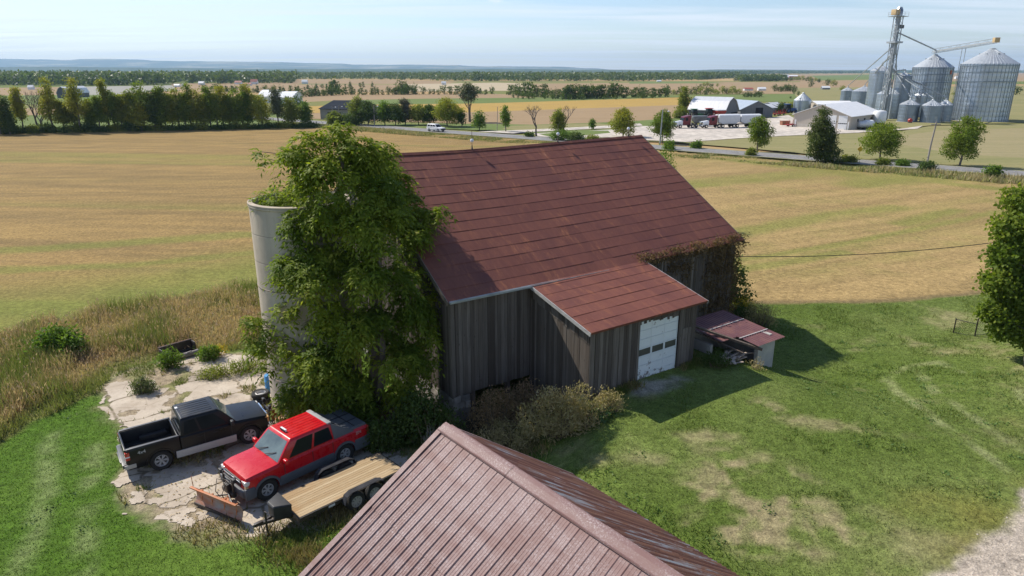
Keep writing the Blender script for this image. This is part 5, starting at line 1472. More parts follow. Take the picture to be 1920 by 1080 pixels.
shrub('dry_bush', 'large tan dry bush of seeding weeds against the lean-to front wall', 'bush', 1052, 815, 165, 108, M_DRY, 31, 620, .12, .045, 13, .9, .15, 46, .6)
shrub('dry_bush', 'small pale dry bush right of the large one, by the lean-to boards', 'bush', 1140, 776, 56, 44, M_DRY, 32, 130, .11, .04, 12, .9, .13, 18)
shrub('russet_bush', 'reddish brown dead bush in front of the dark basement opening', 'bush', 930, 815, 96, 88, M_DRYR, 33, 330, .11, .045, 12, .8, .15, 32)
shrub('grey_bush', 'greyish brown bush close under the barn boards beside the lean-to', 'bush', 990, 778, 74, 70, M_DRYR, 34, 260, .10, .045, 12, .6, .15, 26, tshift=.2)
shrub('dry_bush', 'low strip of tan weeds along the near shed roof edge', 'bush', 960, 845, 130, 46, M_DRY, 35, 330, .11, .04, 12, .9, .13, 30)
shrub('leafy_creeper', 'low bluish green leafy patch at the foot of the large tan bush', 'creeper', 1118, 786, 66, 24, leafmat('blue_green_leaves', (.05, .10, .03), (.09, .15, .05), (.16, .20, .08), .3), 36, 150, .14, .11, 12, .3, .14, 8)
shrub('dark_shrub', 'dark green tangled shrub under the barn corner beside the big tree', 'shrub', 800, 832, 118, 104, M_LF_DARK, 37, 420, .15, .09, 12, .1, .18, 30, tshift=.15)
shrub('dark_shrub', 'green leafy shrub behind the trailer at the foot of the big tree', 'shrub', 715, 845, 70, 66, M_LF_DARK, 38, 260, .15, .08, 12, .0, .16, 14, tshift=.1)
shrub('twig_brush', 'heap of bare brown twigs between the big tree and the barn', 'brush', 752, 800, 84, 46, M_DRYR, 39, 10, stems=110, blobs=4, stemmat=M_BARKP, bare=True)
shrub('twig_brush', 'grey bare twigs next to the peak of the near shed roof', 'brush', 822, 848, 60, 60, M_DRYR, 40, 10, stems=90, blobs=4, stemmat=M_BARKP, bare=True)
shrub('sumac_shrub', 'green leafy sumac shrub standing alone in the tall dry grass', 'shrub', 118, 668, 92, 56, M_LF_GREEN, 41, 230, .24, .10, 12, .0, .2, 14)
shrub('weed_clump', 'grey green weed clump growing on the cracked concrete', 'weed', 272, 738, 46, 32, leafmat('grey_green_weed', (.10, .13, .05), (.16, .18, .08), (.26, .25, .14), .3), 42, 150, .14, .04, 12, .9, .11, 20)
shrub('weed_clump', 'bright green weed clump beside the grey log', 'weed', 320, 690, 40, 40, M_LF_GREEN, 43, 110, .15, .06, 12, .6, .12, 12)
shrub('weed_clump', 'leafy green weed clump right of the black trough', 'weed', 392, 676, 36, 34, M_LF_GREEN, 44, 100, .14, .06, 12, .6, .12, 12)
shrub('weed_clump', 'long low green and brown weeds between the concrete and the silo', 'weed', 435, 700, 120, 26, M_LF_OLIVE, 45, 260, .12, .04, 12, .9, .12, 24)
shrub('sapling', 'dark green leafy sapling at the back corner of the barn', 'sapling', 1362, 585, 56, 104, M_LF_DARK, 46, 240, .2, .14, 12, .0, .2, 12, blobs=3, tshift=.15)
shrub('goldenrod_clump', 'clump of goldenrod behind the barn corner, leaves still green', 'goldenrod', 1385, 602, 60, 46, M_LF_DARK, 47, 170, .14, .05, 12, .5, .14, 20)
gr0 = [o for o in COL.objects if o.name.startswith('goldenrod_clump')][0]
clumps('blossom', [(-.6, 0, 1.15, .5, .5, .22), (.2, .1, 1.25, .55, .5, .2), (.75, 0, 1.0, .4, .4, .2)], 60, M_GOLD, gr0, 48, .08, .05, 14, .10, .8, lo=.7)
shrub('goldenrod_clump', 'single yellow goldenrod flower clump near the trough at the yard edge', 'goldenrod', 412, 666, 22, 24, M_GOLD, 49, 40, .09, .05, 12, .8, .1, 10, blobs=2)
shrub('dry_bush', 'pale dry weeds right of the goldenrod behind the barn', 'bush', 1424, 612, 56, 50, M_DRY, 50, 190, .12, .04, 12, .9, .15, 26)
shrub('dry_weed', 'pale dead weed leaning on the outbuilding wall', 'weed', 1418, 694, 26, 24, M_DRY, 51, 30, .10, .03, 8, .8, .1, 10, blobs=2)
shrub('dark_shrub', 'dark weeds in the shade beside the lean-to and rubble', 'shrub', 1345, 690, 46, 30, M_LF_DARK, 52, 90, .13, .05, 12, .5, .14, 16)
tb_ = shrub('tree', 'small green tree peeking over the far barn gable', 'tree', 1236, 420, 46, 150, M_LF_GREEN, 53, 320, .22, .12, 12, .0, .25, 8, blobs=3)

# ---- withered vine over the barn's far corner
vn = empty('withered_vine', barn_world(0, 0, 0), BA, 'withered brown vine hanging over the far corner of the barn wall', 'vine')
VB = [(s, -.22, 6.0 - .05 * (i % 3), .55, .22, .34) for i, s in enumerate(np.linspace(11.3, 18.9, 14))] + [(s, -.08, z, .6, .10, .5) for s in np.linspace(16.6, 18.8, 4) for z in (5.2, 4.4, 3.5, 2.6, 1.7)] + [(13.9, -.1, 5.2, .6, .12, .4), (14.7, -.1, 4.8, .5, .12, .7)]
clumps('leaves', VB, 760, M_VINE, vn, 61, .13, .07, 12, .14, -.5, lo=.2)
mb = MB()
for i in range(46):
    s = rd.uniform(14.5, 19.0); limb(mb, (s, -.09, 6.1), (s + rd.uniform(-.5, .5), -.12, rd.uniform(1.2, 4)), .014, .006, rd, .05, 4, 6)
for i in range(26):
    s = rd.uniform(11.5, 19.2); limb(mb, (s, -.35, 6.15), (s + rd.uniform(-.3, .3), -.5, rd.uniform(5.2, 5.9)), .008, .004, rd, .1, 3, 4)
mb.build('stems', M_STEM, vn)


# ---- grass: lawn blades, tall dry weeds, roadside verge (nobody could count them)
def blades(name, pts, hgt_, wid, mat, seed, lean=.35, tone_=None, tint=None):
    g = np.random.default_rng(seed); n = len(pts); p = np.asarray(pts)
    an = g.random(n) * 6.283; s = np.stack([np.cos(an), np.sin(an), 0 * an], -1); ln = g.normal(size=(n, 3)) * lean; ln[:, 2] = 1
    d = unit(ln) * hgt_[:, None]
    V = np.stack([p - s * wid[:, None] / 2, p + s * wid[:, None] / 2, p + d], 1).reshape(-1, 3)
    me = np_mesh(name, V, np.arange(len(V)).reshape(-1, 3), 3, False, None if tone_ is None else np.repeat(tone_, 3, 0), None if tint is None else np.repeat(tint, 3))
    o = link(name, me, mat); return tag(o, kind='stuff')


g = np.random.default_rng(77)
n = 620000; u_ = g.random(n); yv = 12 + 42 * u_ ** 1.25; xv = -30 + 72 * g.random(n)
px_ok = np.abs(xv) < yv * .95 + 1; xv, yv = xv[px_ok], yv[px_ok]
yd = wmask(xv, yv, YARD, .35, 44); dr = wmask(xv, yv, DRIVE, .6, 51); ey = np.interp(xv, EX, EY)
tc_ = tone(xv, yv); green = tc_[:, 1] - tc_[:, 0]
kp = (yd < .5) & (dr < .4) & (yv < ey) & (~inpoly(xv, yv, WEEDS)) & (g.random(len(xv)) < np.clip(.12 + green * 18, 0, 1))
rel = np.stack([xv - BC[0], yv - BC[1]]); sb = rel[0] * math.cos(BA) + rel[1] * math.sin(BA); db = -rel[0] * math.sin(BA) + rel[1] * math.cos(BA)
kp &= ~((sb > -.2) & (sb < BL) & (db > -.1)) & ~((sb > LS0) & (sb < LS1) & (db > -LD))
xv, yv, tc_ = xv[kp], yv[kp], tc_[kp]
k = NT('grass_blades'); c = k.attr('tone', 'Color'); p_ = k.pbsdf(c, .8, 0, .15); tr_ = k.n('ShaderNodeBsdfTranslucent', {'Color': k.mix(1.0, c, (1.3, 1.4, .8), 'MULTIPLY')})
M_BLADE = k.done(k.n('ShaderNodeMixShader', {0: .25, 1: p_.outputs[0], 2: tr_.outputs[0]}))
m = len(xv); tv = tc_ * g.uniform(.75, 1.35, (m, 1)) * np.array([1, 1, 1]) + g.normal(size=(m, 3)) * np.array([.012, .012, .004])
hv = g.uniform(.035, .085, m) * (1 + 1.2 * (fbm(xv, yv, 2.2, 91) > .62)); pz = hgt(xv, yv) + .04
blades('lawn_grass', np.stack([xv, yv, pz], -1), hv, g.uniform(.02, .045, m), M_BLADE, 5, .6, np.clip(tv, .01, .8))

n = 150000; xa, ya = np.array([p[0] for p in WEEDS]), np.array([p[1] for p in WEEDS])
xv = xa.min() + (min(xa.max(), -5) - max(xa.min(), -60)) * 0 + g.random(n) * (xa.max() - max(xa.min(), -48)) + max(xa.min(), -48) - xa.min(); yv = ya.min() + g.random(n) * (ya.max() - ya.min())
wk = wmask(xv, yv, WEEDS, .6, 31) > .5; kp = wk & (np.hypot(xv - SLC[0], yv - SLC[1]) > 2.4) & ~((-(xv - BC[0]) * math.sin(BA) + (yv - BC[1]) * math.cos(BA) > -.3) & ((xv - BC[0]) * math.cos(BA) + (yv - BC[1]) * math.sin(BA) > -.3)) & (wmask(xv, yv, YARD, .35, 44) < .5)
xv, yv = xv[kp], yv[kp]; m = len(xv); f1 = fbm(xv, yv, 4.0, 95); f2 = fbm(xv, yv, 1.4, 96)
mixg = sstep(.42, .62, f1 * .6 + f2 * .4 + .10 * g.normal(size=m)); edge_d = polydist(xv, yv, WEEDS[:9])
mixg = np.maximum(mixg, .9 * (1 - sstep(.2, 1.3, edge_d)))
cw = L3(L3(C(.50, .375, .22), C(.44, .30, .20), sstep(.4, .6, fbm(xv, yv, 2.5, 97))), L3(C(.23, .25, .075), C(.15, .20, .045), f2), mixg) * g.uniform(.7, 1.3, (m, 1))
hv = (.35 + .65 * sstep(.3, .6, f1)) * g.uniform(.5, 1.2, m) * (.55 + .45 * sstep(0, 1.5, edge_d))
blades('tall_grass', np.stack([xv, yv, hgt(xv, yv) + .03], -1), hv, g.uniform(.03, .07, m), M_BLADE, 6, .34, np.clip(cw, .01, .8))
# seed heads over the tall grass
hk = (g.random(m) < .22) & (mixg < .6); q = np.stack([xv, yv, hgt(xv, yv) + hv * .8], -1)[hk]; mm = len(q)
o = leaves('seed_heads', q, g.normal(size=(mm, 3)) * .4 + np.array([0, 0, 1.0]), g.normal(size=(mm, 3)), g.uniform(.12, .26, mm), g.uniform(.04, .07, mm), g.random(mm), M_BLADE, None, np.clip(L3(C(.52, .39, .26), C(.45, .31, .23), g.random(mm)) * g.uniform(.8, 1.2, (mm, 1)), 0, .8)); tag(o, kind='stuff')

# weeds in the cracks, round the yard, along walls and the shed
n = 60000; xv = min(yx) - 1 + g.random(n) * (max(yx) - min(yx) + 2); yv = min(yy) - 1 + g.random(n) * (max(yy) - min(yy) + 2)
iny = wmask(xv, yv, YARD, .45, 41) > .4; slab = keep_slab(xv, yv)
kp = iny & ~slab & (fbm(xv, yv, 1.7, 98) > .52) & (polydist(xv, yv, YARD, True) < 4.5) & (np.hypot(xv - SLC[0], yv - SLC[1]) > 2.2)
e = [np.stack([xv[kp], yv[kp]], -1)]
for a_, b_, w_, nn_ in ((barn_world(LS0, -.2, 0), barn_world(LS0, -LD - .2, 0), .5, 1500), (barn_world(LS0, -LD - .3, 0), barn_world(DS0 - .2, -LD - .3, 0), .4, 1500), (barn_world(9.9, -LD - .3, 0), barn_world(11.2, -LD - .2, 0), .4, 900), (barn_world(LS1 + .3, -4, 0), barn_world(LS1 + .3, -.2, 0), .7, 1800), (G(560, 1000), G(720, 930), 1.0, 3500), (G(890, 830), G(1010, 850), .8, 1500), (G(500, 1010), G(640, 1080), 1.0, 3000)):
    t = g.random((nn_, 1)); q = np.array(a_.xy)[None] * (1 - t) + np.array(b_.xy)[None] * t + g.normal(size=(nn_, 2)) * w_ * .5; e.append(q)
e = np.concatenate(e); m = len(e); f1 = fbm(e[:, 0], e[:, 1], 1.2, 99)
cw = L3(C(.13, .17, .035), C(.28, .22, .10), sstep(.4, .65, f1 + .1 * g.normal(size=m))) * g.uniform(.7, 1.3, (m, 1)); hv = g.uniform(.08, .34, m) * (.6 + .9 * f1)
blades('crack_weeds', np.stack([e[:, 0], e[:, 1], hgt(e[:, 0], e[:, 1]) + .04], -1), hv, g.uniform(.025, .05, m), M_BLADE, 8, .5, np.clip(cw, .01, .8))

# roadside verge
n = 42000; t = g.random(n); off = 4.6 + 8.5 * g.random(n) ** 1.2
q0_, q1_ = np.array(q0.xy), np.array(q1.xy); dd = (q1_ - q0_) / np.linalg.norm(q1_ - q0_); nn = np.array([dd[1], -dd[0]])
if (nn @ -q0_) < 0: nn = -nn
b = q0_ + (q1_ - q0_) * (t * 1.5 - .2)[:, None] + nn * off[:, None]; f1 = fbm(b[:, 0], b[:, 1], 9, 101); f2 = fbm(b[:, 0], b[:, 1], 3, 102)
cw = L3(C(.20, .23, .07), C(.40, .33, .19), sstep(.46, .66, f1 * .5 + f2 * .5 + .08 * g.normal(size=n))) * g.uniform(.7, 1.3, (n, 1)); hv = g.uniform(.2, .9, n) * (.08 + 1.3 * sstep(.35, .7, f1 * .6 + f2 * .4)) * np.clip((off - 4) / 3, .25, 1)
blades('roadside_grass', np.stack([b[:, 0], b[:, 1], 0 * t], -1), hv, g.uniform(.12, .28, n), M_BLADE, 9, .35, np.clip(cw, .01, .8))

# fallen leaves round the big tree and on the concrete, broad leaved weeds in the lawn, loose stones of the drive
n = 2600; a = g.random(n) * 6.283; r_ = g.random(n) ** .7 * 8; lx, ly = -6.9 + r_ * np.cos(a), 25.5 + r_ * np.sin(a) * .8
lp = np.stack([lx, ly, hgt(lx, ly) + .10], -1)
tag(leaves('leaf_litter', lp, g.normal(size=(n, 3)) * np.array([1, 1, .15]), np.array([0, 0, 1.0]) + g.normal(size=(n, 3)) * .3, g.uniform(.06, .14, n), g.uniform(.03, .06, n), g.random(n), leafmat('fallen_leaves', (.24, .16, .07), (.36, .27, .12), (.20, .22, .06), .1, .8, .1)), kind='stuff')
c_ = np.stack([g.uniform(-24, 30, 420), g.uniform(14, 42, 420)], -1); c_ = c_[(fbm(c_[:, 0], c_[:, 1], 6, 111) > .5) & (wmask(c_[:, 0], c_[:, 1], YARD, .35, 44) < .3) & (c_[:, 1] < np.interp(c_[:, 0], EX, EY) - 1) & ~inpoly(c_[:, 0], c_[:, 1], WEEDS)]
rl = np.stack([c_[:, 0] - BC[0], c_[:, 1] - BC[1]]); sb = rl[0] * math.cos(BA) + rl[1] * math.sin(BA); db = -rl[0] * math.sin(BA) + rl[1] * math.cos(BA); c_ = c_[~((sb > -1) & (sb < BL + 1) & (db > -LD - 1))]
c_ = np.repeat(c_, 16, 0); m = len(c_); c_ = c_ + g.normal(size=(m, 2)) * .16; lp = np.stack([c_[:, 0], c_[:, 1], hgt(c_[:, 0], c_[:, 1]) + .06], -1)
tag(leaves('lawn_weeds', lp, g.normal(size=(m, 3)) * np.array([1, 1, .2]) + np.array([0, 0, .5]), np.array([0, 0, 1.0]) + g.normal(size=(m, 3)) * .4, g.uniform(.07, .15, m), g.uniform(.04, .08, m), g.random(m), leafmat('broad_weed_leaves', (.065, .13, .03), (.12, .19, .05), (.20, .24, .09), .25, .6, .15)), kind='stuff')
n = 9000; gx, gy = g.uniform(14, 34, n), g.uniform(14, 34, n); k_ = wmask(gx, gy, DRIVE, .5, 51, .9) > .35; gx, gy = gx[k_], gy[k_]; m = len(gx)
tt_ = np.array([[1, 0, 0], [-.5, .87, 0], [-.5, -.87, 0], [0, 0, .8]]); sc_ = g.uniform(.012, .04, m) * (1 + (g.random(m) < .03)); an = g.random(m) * 6.283; ca_, sa_ = np.cos(an), np.sin(an)
V = np.stack([np.stack([gx + sc_ * (q[0] * ca_ - q[1] * sa_), gy + sc_ * (q[0] * sa_ + q[1] * ca_), hgt(gx, gy) + .05 + sc_ * q[2]], -1) for q in tt_], 1).reshape(-1, 3)
Fq = (np.arange(m)[:, None, None] * 4 + np.array([[0, 1, 3], [1, 2, 3], [2, 0, 3]])[None]).reshape(-1, 3)
tag(link('gravel', np_mesh('gravel', V, Fq, 3, False, None, np.repeat(g.random(m), 4)), pm('drive_stones', (.50, .44, .37), (.34, .30, .26), 3, rough=.95, tint=(.6, 1.3))), kind='stuff')
# ------------------------------------------------------------------ trees of the middle distance
M_BARKF = pm('far_bark', (.17, .145, .125), (.10, .085, .07), 1.5, rough=.95)


def bare_branches(mb, p, d, L, r, depth, rd, n=5):
    q = p + d * L; limb(mb, p, q, r, r * .62, rd, .06, n, 3)
    if depth == 0: return
    for i in range(rd.choice((2, 3, 3))):
        nd = (d + Vector((rd.uniform(-1, 1), rd.uniform(-1, 1), rd.uniform(-.15, .5))) * .75).normalized()
        bare_branches(mb, q - d * L * rd.uniform(0, .25), nd, L * rd.uniform(.6, .82), r * .58, depth - 1, rd, 4)


def tree(label, px, py, top, wpx, kind='round', mat=None, seed=1, group=None, name='tree', trunk=.16, n=None, tshift=0.0, cat='tree', Y=None):
    b = G(px, py) if Y is None else P(px, py, Y)
    if Y is not None: b.z = 0
    dist = (b - Vector((0, 0, CAM_H))).length; h = max(1.0, P(px, top, b.y).z); w = wpx * mpp(b, True)
    o = empty(name, b, 0, label, cat, group); rd = random.Random(seed); B = []
    px_m = dist / FPX * 1.875                       # metres per picture element
    L = max(.26, px_m * 1.2)
    z0 = h * trunk
    if kind in ('round', 'tall', 'loose'):
        nb = {'round': 12, 'tall': 18, 'loose': 13}[kind]
        for i in range(nb):
            t = (i + .5) / nb; z = z0 + (h - z0) * (.08 + .86 * t)
            if kind == 'round': rad = math.sin(math.pi * min(.97, .2 + .75 * t)) ** .7
            elif kind == 'tall': rad = (.30 + .70 * math.sin(math.pi * (.12 + .62 * t)) ** .8) * (1 - .62 * t ** 2.2) * rd.uniform(.8, 1.1)
            else: rad = rd.uniform(.5, 1.0) * (1 - .5 * t)
            a = i * 2.4 + rd.uniform(-.4, .4); rr_ = w / 2 * rad; k_ = rd.uniform(.5, .72)
            r = rr_ * rd.uniform(.34, .66); B.append((math.cos(a) * rr_ * k_, math.sin(a) * rr_ * k_, z, r, r, min(r * .85, (h - z0) * .2)))
        q_ = .30 if kind == 'round' else .16; B.append((0, 0, z0 + (h - z0) * .5, w * q_, w * q_, (h - z0) * .34)); B.append((0, 0, h - w * .12, w * .14, w * .14, w * .13))
    elif kind == 'cone':
        for i in range(16):
            t = (i + .5) / 16; z = z0 + (h - z0) * t; rr_ = w / 2 * (1 - t) ** .8 + .15; a = i * 2.4; r = rr_ * .6 + .1
            B.append((math.cos(a) * rr_ * .45, math.sin(a) * rr_ * .45, z, r, r, (h - z0) * .07))
    elif kind == 'bush':
        for i in range(7):
            x = (i + .5) / 7 * 2 - 1; B.append((x * w * .38, rd.uniform(-.2, .2) * w, h * (.5 - .15 * x * x) * rd.uniform(.8, 1.1), w * .17, w * .22, h * .45 * (1 - .3 * x * x)))
    if kind == 'bare':
        mb = MB(); d0 = Vector((rd.uniform(-.06, .06), 0, 1)).normalized(); bare_branches(mb, Vector((0, 0, -.2)), d0, h * .30, .16 + .012 * h, 5, rd); mb.build('trunk', M_BARKF, o)
        return o
    area = w * h; n = n or int(min(1000, max(110, 1.2 * area * 3.2 * (0.35 / L) ** 2 * 2.2)))
    clumps('crown', B, int(n * 1.25), mat or M_LF_MAPLE, o, seed + 200, L, L * .72, 9, L * 1.05, .1, zmin=.1 if kind in ('bush', 'cone') else z0 * .5, lo=.4, tshift=tshift)
    mb = MB(); r0 = max(.10, .012 * h + .05)
    if kind != 'bush':
        limb(mb, (0, 0, -.2), (rd.uniform(-.05, .05) * w, 0, h * .82), r0 * 1.3, r0 * .25, rd, .03, 6)
        for b_ in B[1::3]: limb(mb, (0, 0, max(z0 * .9, b_[2] - abs(b_[0]) - .5)), b_[:3], r0 * .5, r0 * .15, rd, .08, 4, 3)
    else:
        for b_ in B: limb(mb, (b_[0] * .5, 0, -.1), b_[:3], .06, .02, rd, .08, 4, 3)
    mb.build('trunk' if kind != 'bush' else 'stems', M_BARKF, o)
    return o


RG = 'trees beside the road'
tree('large spreading maple with turning leaves behind the white car', 838, 237, 183, 54, 'round', M_LF_YEL, 1, RG, n=700, tshift=-.1)
tree('small narrow dark tree right behind the white car', 866, 238, 206, 15, 'tall', M_LF_DARK, 2, RG)
tree('tall half dead tree, bare lower limbs under a grey green top', 882, 229, 158, 40, 'bare', None, 3, RG)
tree('tall half dead tree, its leafy grey green upper crown', 880, 228.6, 156, 46, 'loose', leafmat('grey_green_leaves', (.075, .095, .05), (.12, .14, .075), None, .25), 4, RG, trunk=.55, n=300)
tree('small round green tree to the right of the white car', 899, 244, 207, 26, 'round', M_LF_GREEN, 5, RG)
tree('narrow upright green tree with a short trunk beside the road', 948, 247, 198, 18, 'tall', M_LF_GREEN, 6, RG)
tree('bare leafless thin tree standing by the road bend', 1006, 256, 180, 50, 'bare', None, 7, RG)
tree('bare dead tree rising out of green and rusty foliage', 1056, 258, 174, 62, 'bare', None, 8, RG)
tree('rusty green tree wrapped round the dead tree', 1046, 258, 203, 34, 'tall', M_LF_OLIVE, 9, RG, tshift=.1)
tree('large green bush under the dead tree beside the driveway', 1052, 264, 241, 42, 'bush', M_LF_GREEN, 10, RG, cat='bush', name='bush')
tree('smaller dark green bush right of the large bush', 1080, 266, 246, 28, 'bush', M_LF_DARK, 11, RG, cat='bush', name='bush')
tree('very small slim green sapling on the lawn island', 1110, 243, 224, 9, 'tall', M_LF_GREEN, 12, RG, n=60)
tree('yellow and orange tinged round tree at the driveway', 1168, 257, 203, 46, 'round', M_LF_YEL, 13, RG, n=620, trunk=.1, tshift=-.05)
tree('dark green round tree beside the grey utility pole', 1241, 267, 206, 42, 'round', M_LF_MAPLE, 14, RG, n=620, tshift=-.1)
tree('green maple on a short trunk in front of the grain trucks yard', 1420, 283, 218, 44, 'round', M_LF_MAPLE, 15, RG, n=620)
tree('big ragged cedar beside the road in front of the beige building', 1532, 304, 200, 60, 'tall', M_LF_CEDAR, 16, RG, n=900, trunk=.02)
tree('dark spreading lower cedar leaning right of the ragged cedar', 1552, 305, 240, 50, 'cone', M_LF_CEDAR, 17, RG, trunk=.02, n=380)
tree('wide round green maple in front of the white tanks', 1650, 300, 229, 82, 'round', M_LF_MAPLE, 18, RG, n=800, tshift=.05)
tree('full round green maple right of the wooden pole, before the largest bin', 1798, 311, 219, 76, 'round', M_LF_MAPLE, 19, RG, n=800)
VG = 'shrubs along the road verge'
for lb, px, py, tp, w_, mt in (('dark green and brown shrub at the foot of the wooden pole', 1736, 322, 299, 40, M_LF_DARK), ('green shrub on the verge near the right edge of the photo', 1862, 336, 306, 36, M_LF_GREEN), ('light green shrub on the verge left of the green maple', 1306, 279, 262, 22, M_LF_GREEN), ('small olive shrub before the trunk of the green maple', 1408, 292, 277, 18, M_LF_OLIVE),
                               ('olive shrub right of the cedars', 1590, 305, 292, 34, M_LF_OLIVE), ('round olive shrub under the wide maple', 1655, 310, 296, 28, M_LF_OLIVE), ('small green shrub left of the pole shrub', 1692, 312, 300, 22, M_LF_GREEN), ('low dark shrub beside the bare tree by the road', 992, 257, 250, 12, M_LF_DARK), ('pale bush on the verge behind the barn ridge', 1110, 264, 253, 24, M_LF_OLIVE), ('green bush next to the far barn gable', 1254, 281, 262, 20, M_LF_GREEN)):
    tree(lb, px, py, tp, w_, 'bush', mt, px, VG, 'shrub', cat='shrub')

# row along the far edge of the stubble field
TG = 'trees along the field edge'
ROW = [(-60, 252, 165, 70, 'round', M_LF_OLIVE, 0), (2, 252, 168, 46, 'tall', M_LF_YEL, 'yellow green tree cut by the left edge of the photo'), (20, 252, 182, 30, 'cone', M_LF_DARK, 'small dark conifer at the left end of the field edge row'), (44, 250, 166, 40, 'loose', M_LF_YEL, 'golden leaved slim tree left of the bare tree'), (102, 249, 144, 44, 'tall', M_LF_YEL, 'tall yellow green tree right of the bare tree'),
       (122, 248, 190, 30, 'loose', M_LF_OLIVE, 'short olive tree under the tall yellow green tree'), (152, 248, 146, 52, 'loose', M_LF_YEL, 'tall tree with orange tinged top and bare lower trunk'), (190, 247, 180, 40, 'loose', M_LF_MAPLE, 'green open tree left of the rust topped tree'), (205, 246, 150, 30, 'loose', M_LF_YEL, 'slim tree with a rust coloured top'), (230, 246, 178, 34, 'loose', M_LF_OLIVE, 'thin olive tree beside the rust topped tree'),
       (272, 245, 152, 46, 'tall', M_LF_MAPLE, 'tallest green tree with pointed crown in the field edge row'), (292, 245, 172, 34, 'tall', M_LF_DARK, 'dark green tree on the right flank of the tallest one'), (266, 246, 190, 36, 'round', M_LF_YEL, 'yellow green low tree in front of the tallest one')]
for x, t_, w_, kd, m_ in ((142, 176, 34, 'tall', M_LF_OLIVE), (176, 186, 36, 'round', M_LF_MAPLE), (218, 170, 34, 'tall', M_LF_MAPLE), (244, 176, 38, 'loose', M_LF_YEL), (254, 168, 34, 'tall', M_LF_OLIVE), (304, 166, 36, 'loose', M_LF_MAPLE)):
    ROW.append((x, 247 - (x - 142) * .015, t_, w_, kd, m_, 1))
for i, x in enumerate(range(312, 470, 12)):
    ROW.append((x, 244 - (x - 312) * .028, (160, 178, 164, 173, 158, 168, 177, 163, 172)[i % 9], 42, ('tall', 'loose', 'round')[i % 3], (M_LF_MAPLE, M_LF_YEL, M_LF_OLIVE, M_LF_MAPLE)[i % 4], 1))
ROW += [(466, 240, 174, 26, 'tall', M_LF_GREEN, 'bright green narrow tree next to the yellow maple'), (492, 240, 176, 44, 'round', M_LF_YEL, 'yellow maple glowing at the end of the field edge row'), (522, 239, 166, 40, 'loose', leafmat('grey_willow', (.09, .11, .06), (.14, .155, .09), None, .25), 'grey green willow right of the yellow maple'), (548, 239, 184, 36, 'tall', M_LF_OLIVE, 'olive tree at the right end of the field edge row'), (574, 238, 192, 26, 'round', M_LF_GREEN, 'small green tree ending the field edge row beside the big barn tree')]
for i, (x, y, t_, w_, kd, m_, lb) in enumerate(ROW):
    if lb in (0, 1): tree('green leafy tree packed among others of the field edge row', x, y, t_, w_, kd, m_, 300 + i, 'packed trees of the field edge row', n=330)
    else: tree(lb, x, y, t_, w_, kd, m_, 300 + i, TG, n=330, trunk=.28 if kd == 'loose' else .14)
tree('dead grey tree with many upright bare branches at the left field edge', 72, 249, 150, 60, 'bare', None, 400, TG)
tree('second bare stem close beside the dead grey tree', 80, 249, 165, 40, 'bare', None, 401, TG)
for i, x in enumerate(range(-40, 590, 26)):
    tree('low dark bush in the undergrowth below the field edge trees', x, 251 - (x * .021 if x > 0 else 0), 228 + (i * 7) % 11, 40, 'bush', (M_LF_DARK, M_LF_OLIVE, M_LF_DARK)[i % 3], 420 + i, 'bushes under the field edge trees', 'bush', n=120, cat='bush')
# clump right of the dark roofed house
CG = 'trees around the dark roofed house'
for i, (x, y, t_, w_, kd, m_, lb) in enumerate([(672, 234, 182, 36, 'tall', M_LF_OLIVE, 'olive tree at the right gable of the dark roofed house'), (690, 235, 190, 40, 'round', M_LF_DARK, 'dark green round tree left of the pale road pole'), (655, 236, 212, 50, 'bush', M_LF_DARK, 'dark bush in front of the dark roofed house'), (722, 235, 190, 34, 'tall', M_LF_GREEN, 'green pointed tree right of the pale road pole'), (742, 235, 194, 40, 'round', M_LF_DARK, 'dark tree in the middle of the clump by the road'), (760, 234, 187, 40, 'loose', leafmat('grey_brush_leaves', (.10, .10, .065), (.15, .14, .09), None, .25), 'grey brown half bare tree in the clump by the road'), (785, 234, 196, 40, 'round', M_LF_OLIVE, 'grey green tree left of the spreading maple'), (806, 234, 196, 36, 'round', M_LF_DARK, 'dark low tree touching the spreading maple'), (628, 236, 208, 30, 'bush', M_LF_OLIVE, 'olive bush left in front of the dark roofed house')]):
    tree(lb, x, y, t_, w_, kd, m_, 460 + i, CG, n=380)
# farmyard trees
tree('ragged tall tree left of the grey gambrel barn', 1280, 220, 163, 28, 'loose', M_LF_OLIVE, 480, n=330)
tree('ragged low shrub at the left wall of the grey gambrel barn', 1276, 222, 200, 26, 'bush', M_LF_OLIVE, 481, name='shrub', cat='shrub', n=160)
tree('green bush between the small sheds and the blue tractor', 1466, 211, 193, 22, 'bush', M_LF_DARK, 482, name='bush', cat='bush', n=160)
tree('olive bush behind the blue tractor', 1484, 205, 193, 14, 'bush', M_LF_OLIVE, 483, name='bush', cat='bush', n=90)
tree('tree standing between the two largest grain bins', 1790, 224, 160, 18, 'loose', M_LF_OLIVE, 484, n=260)

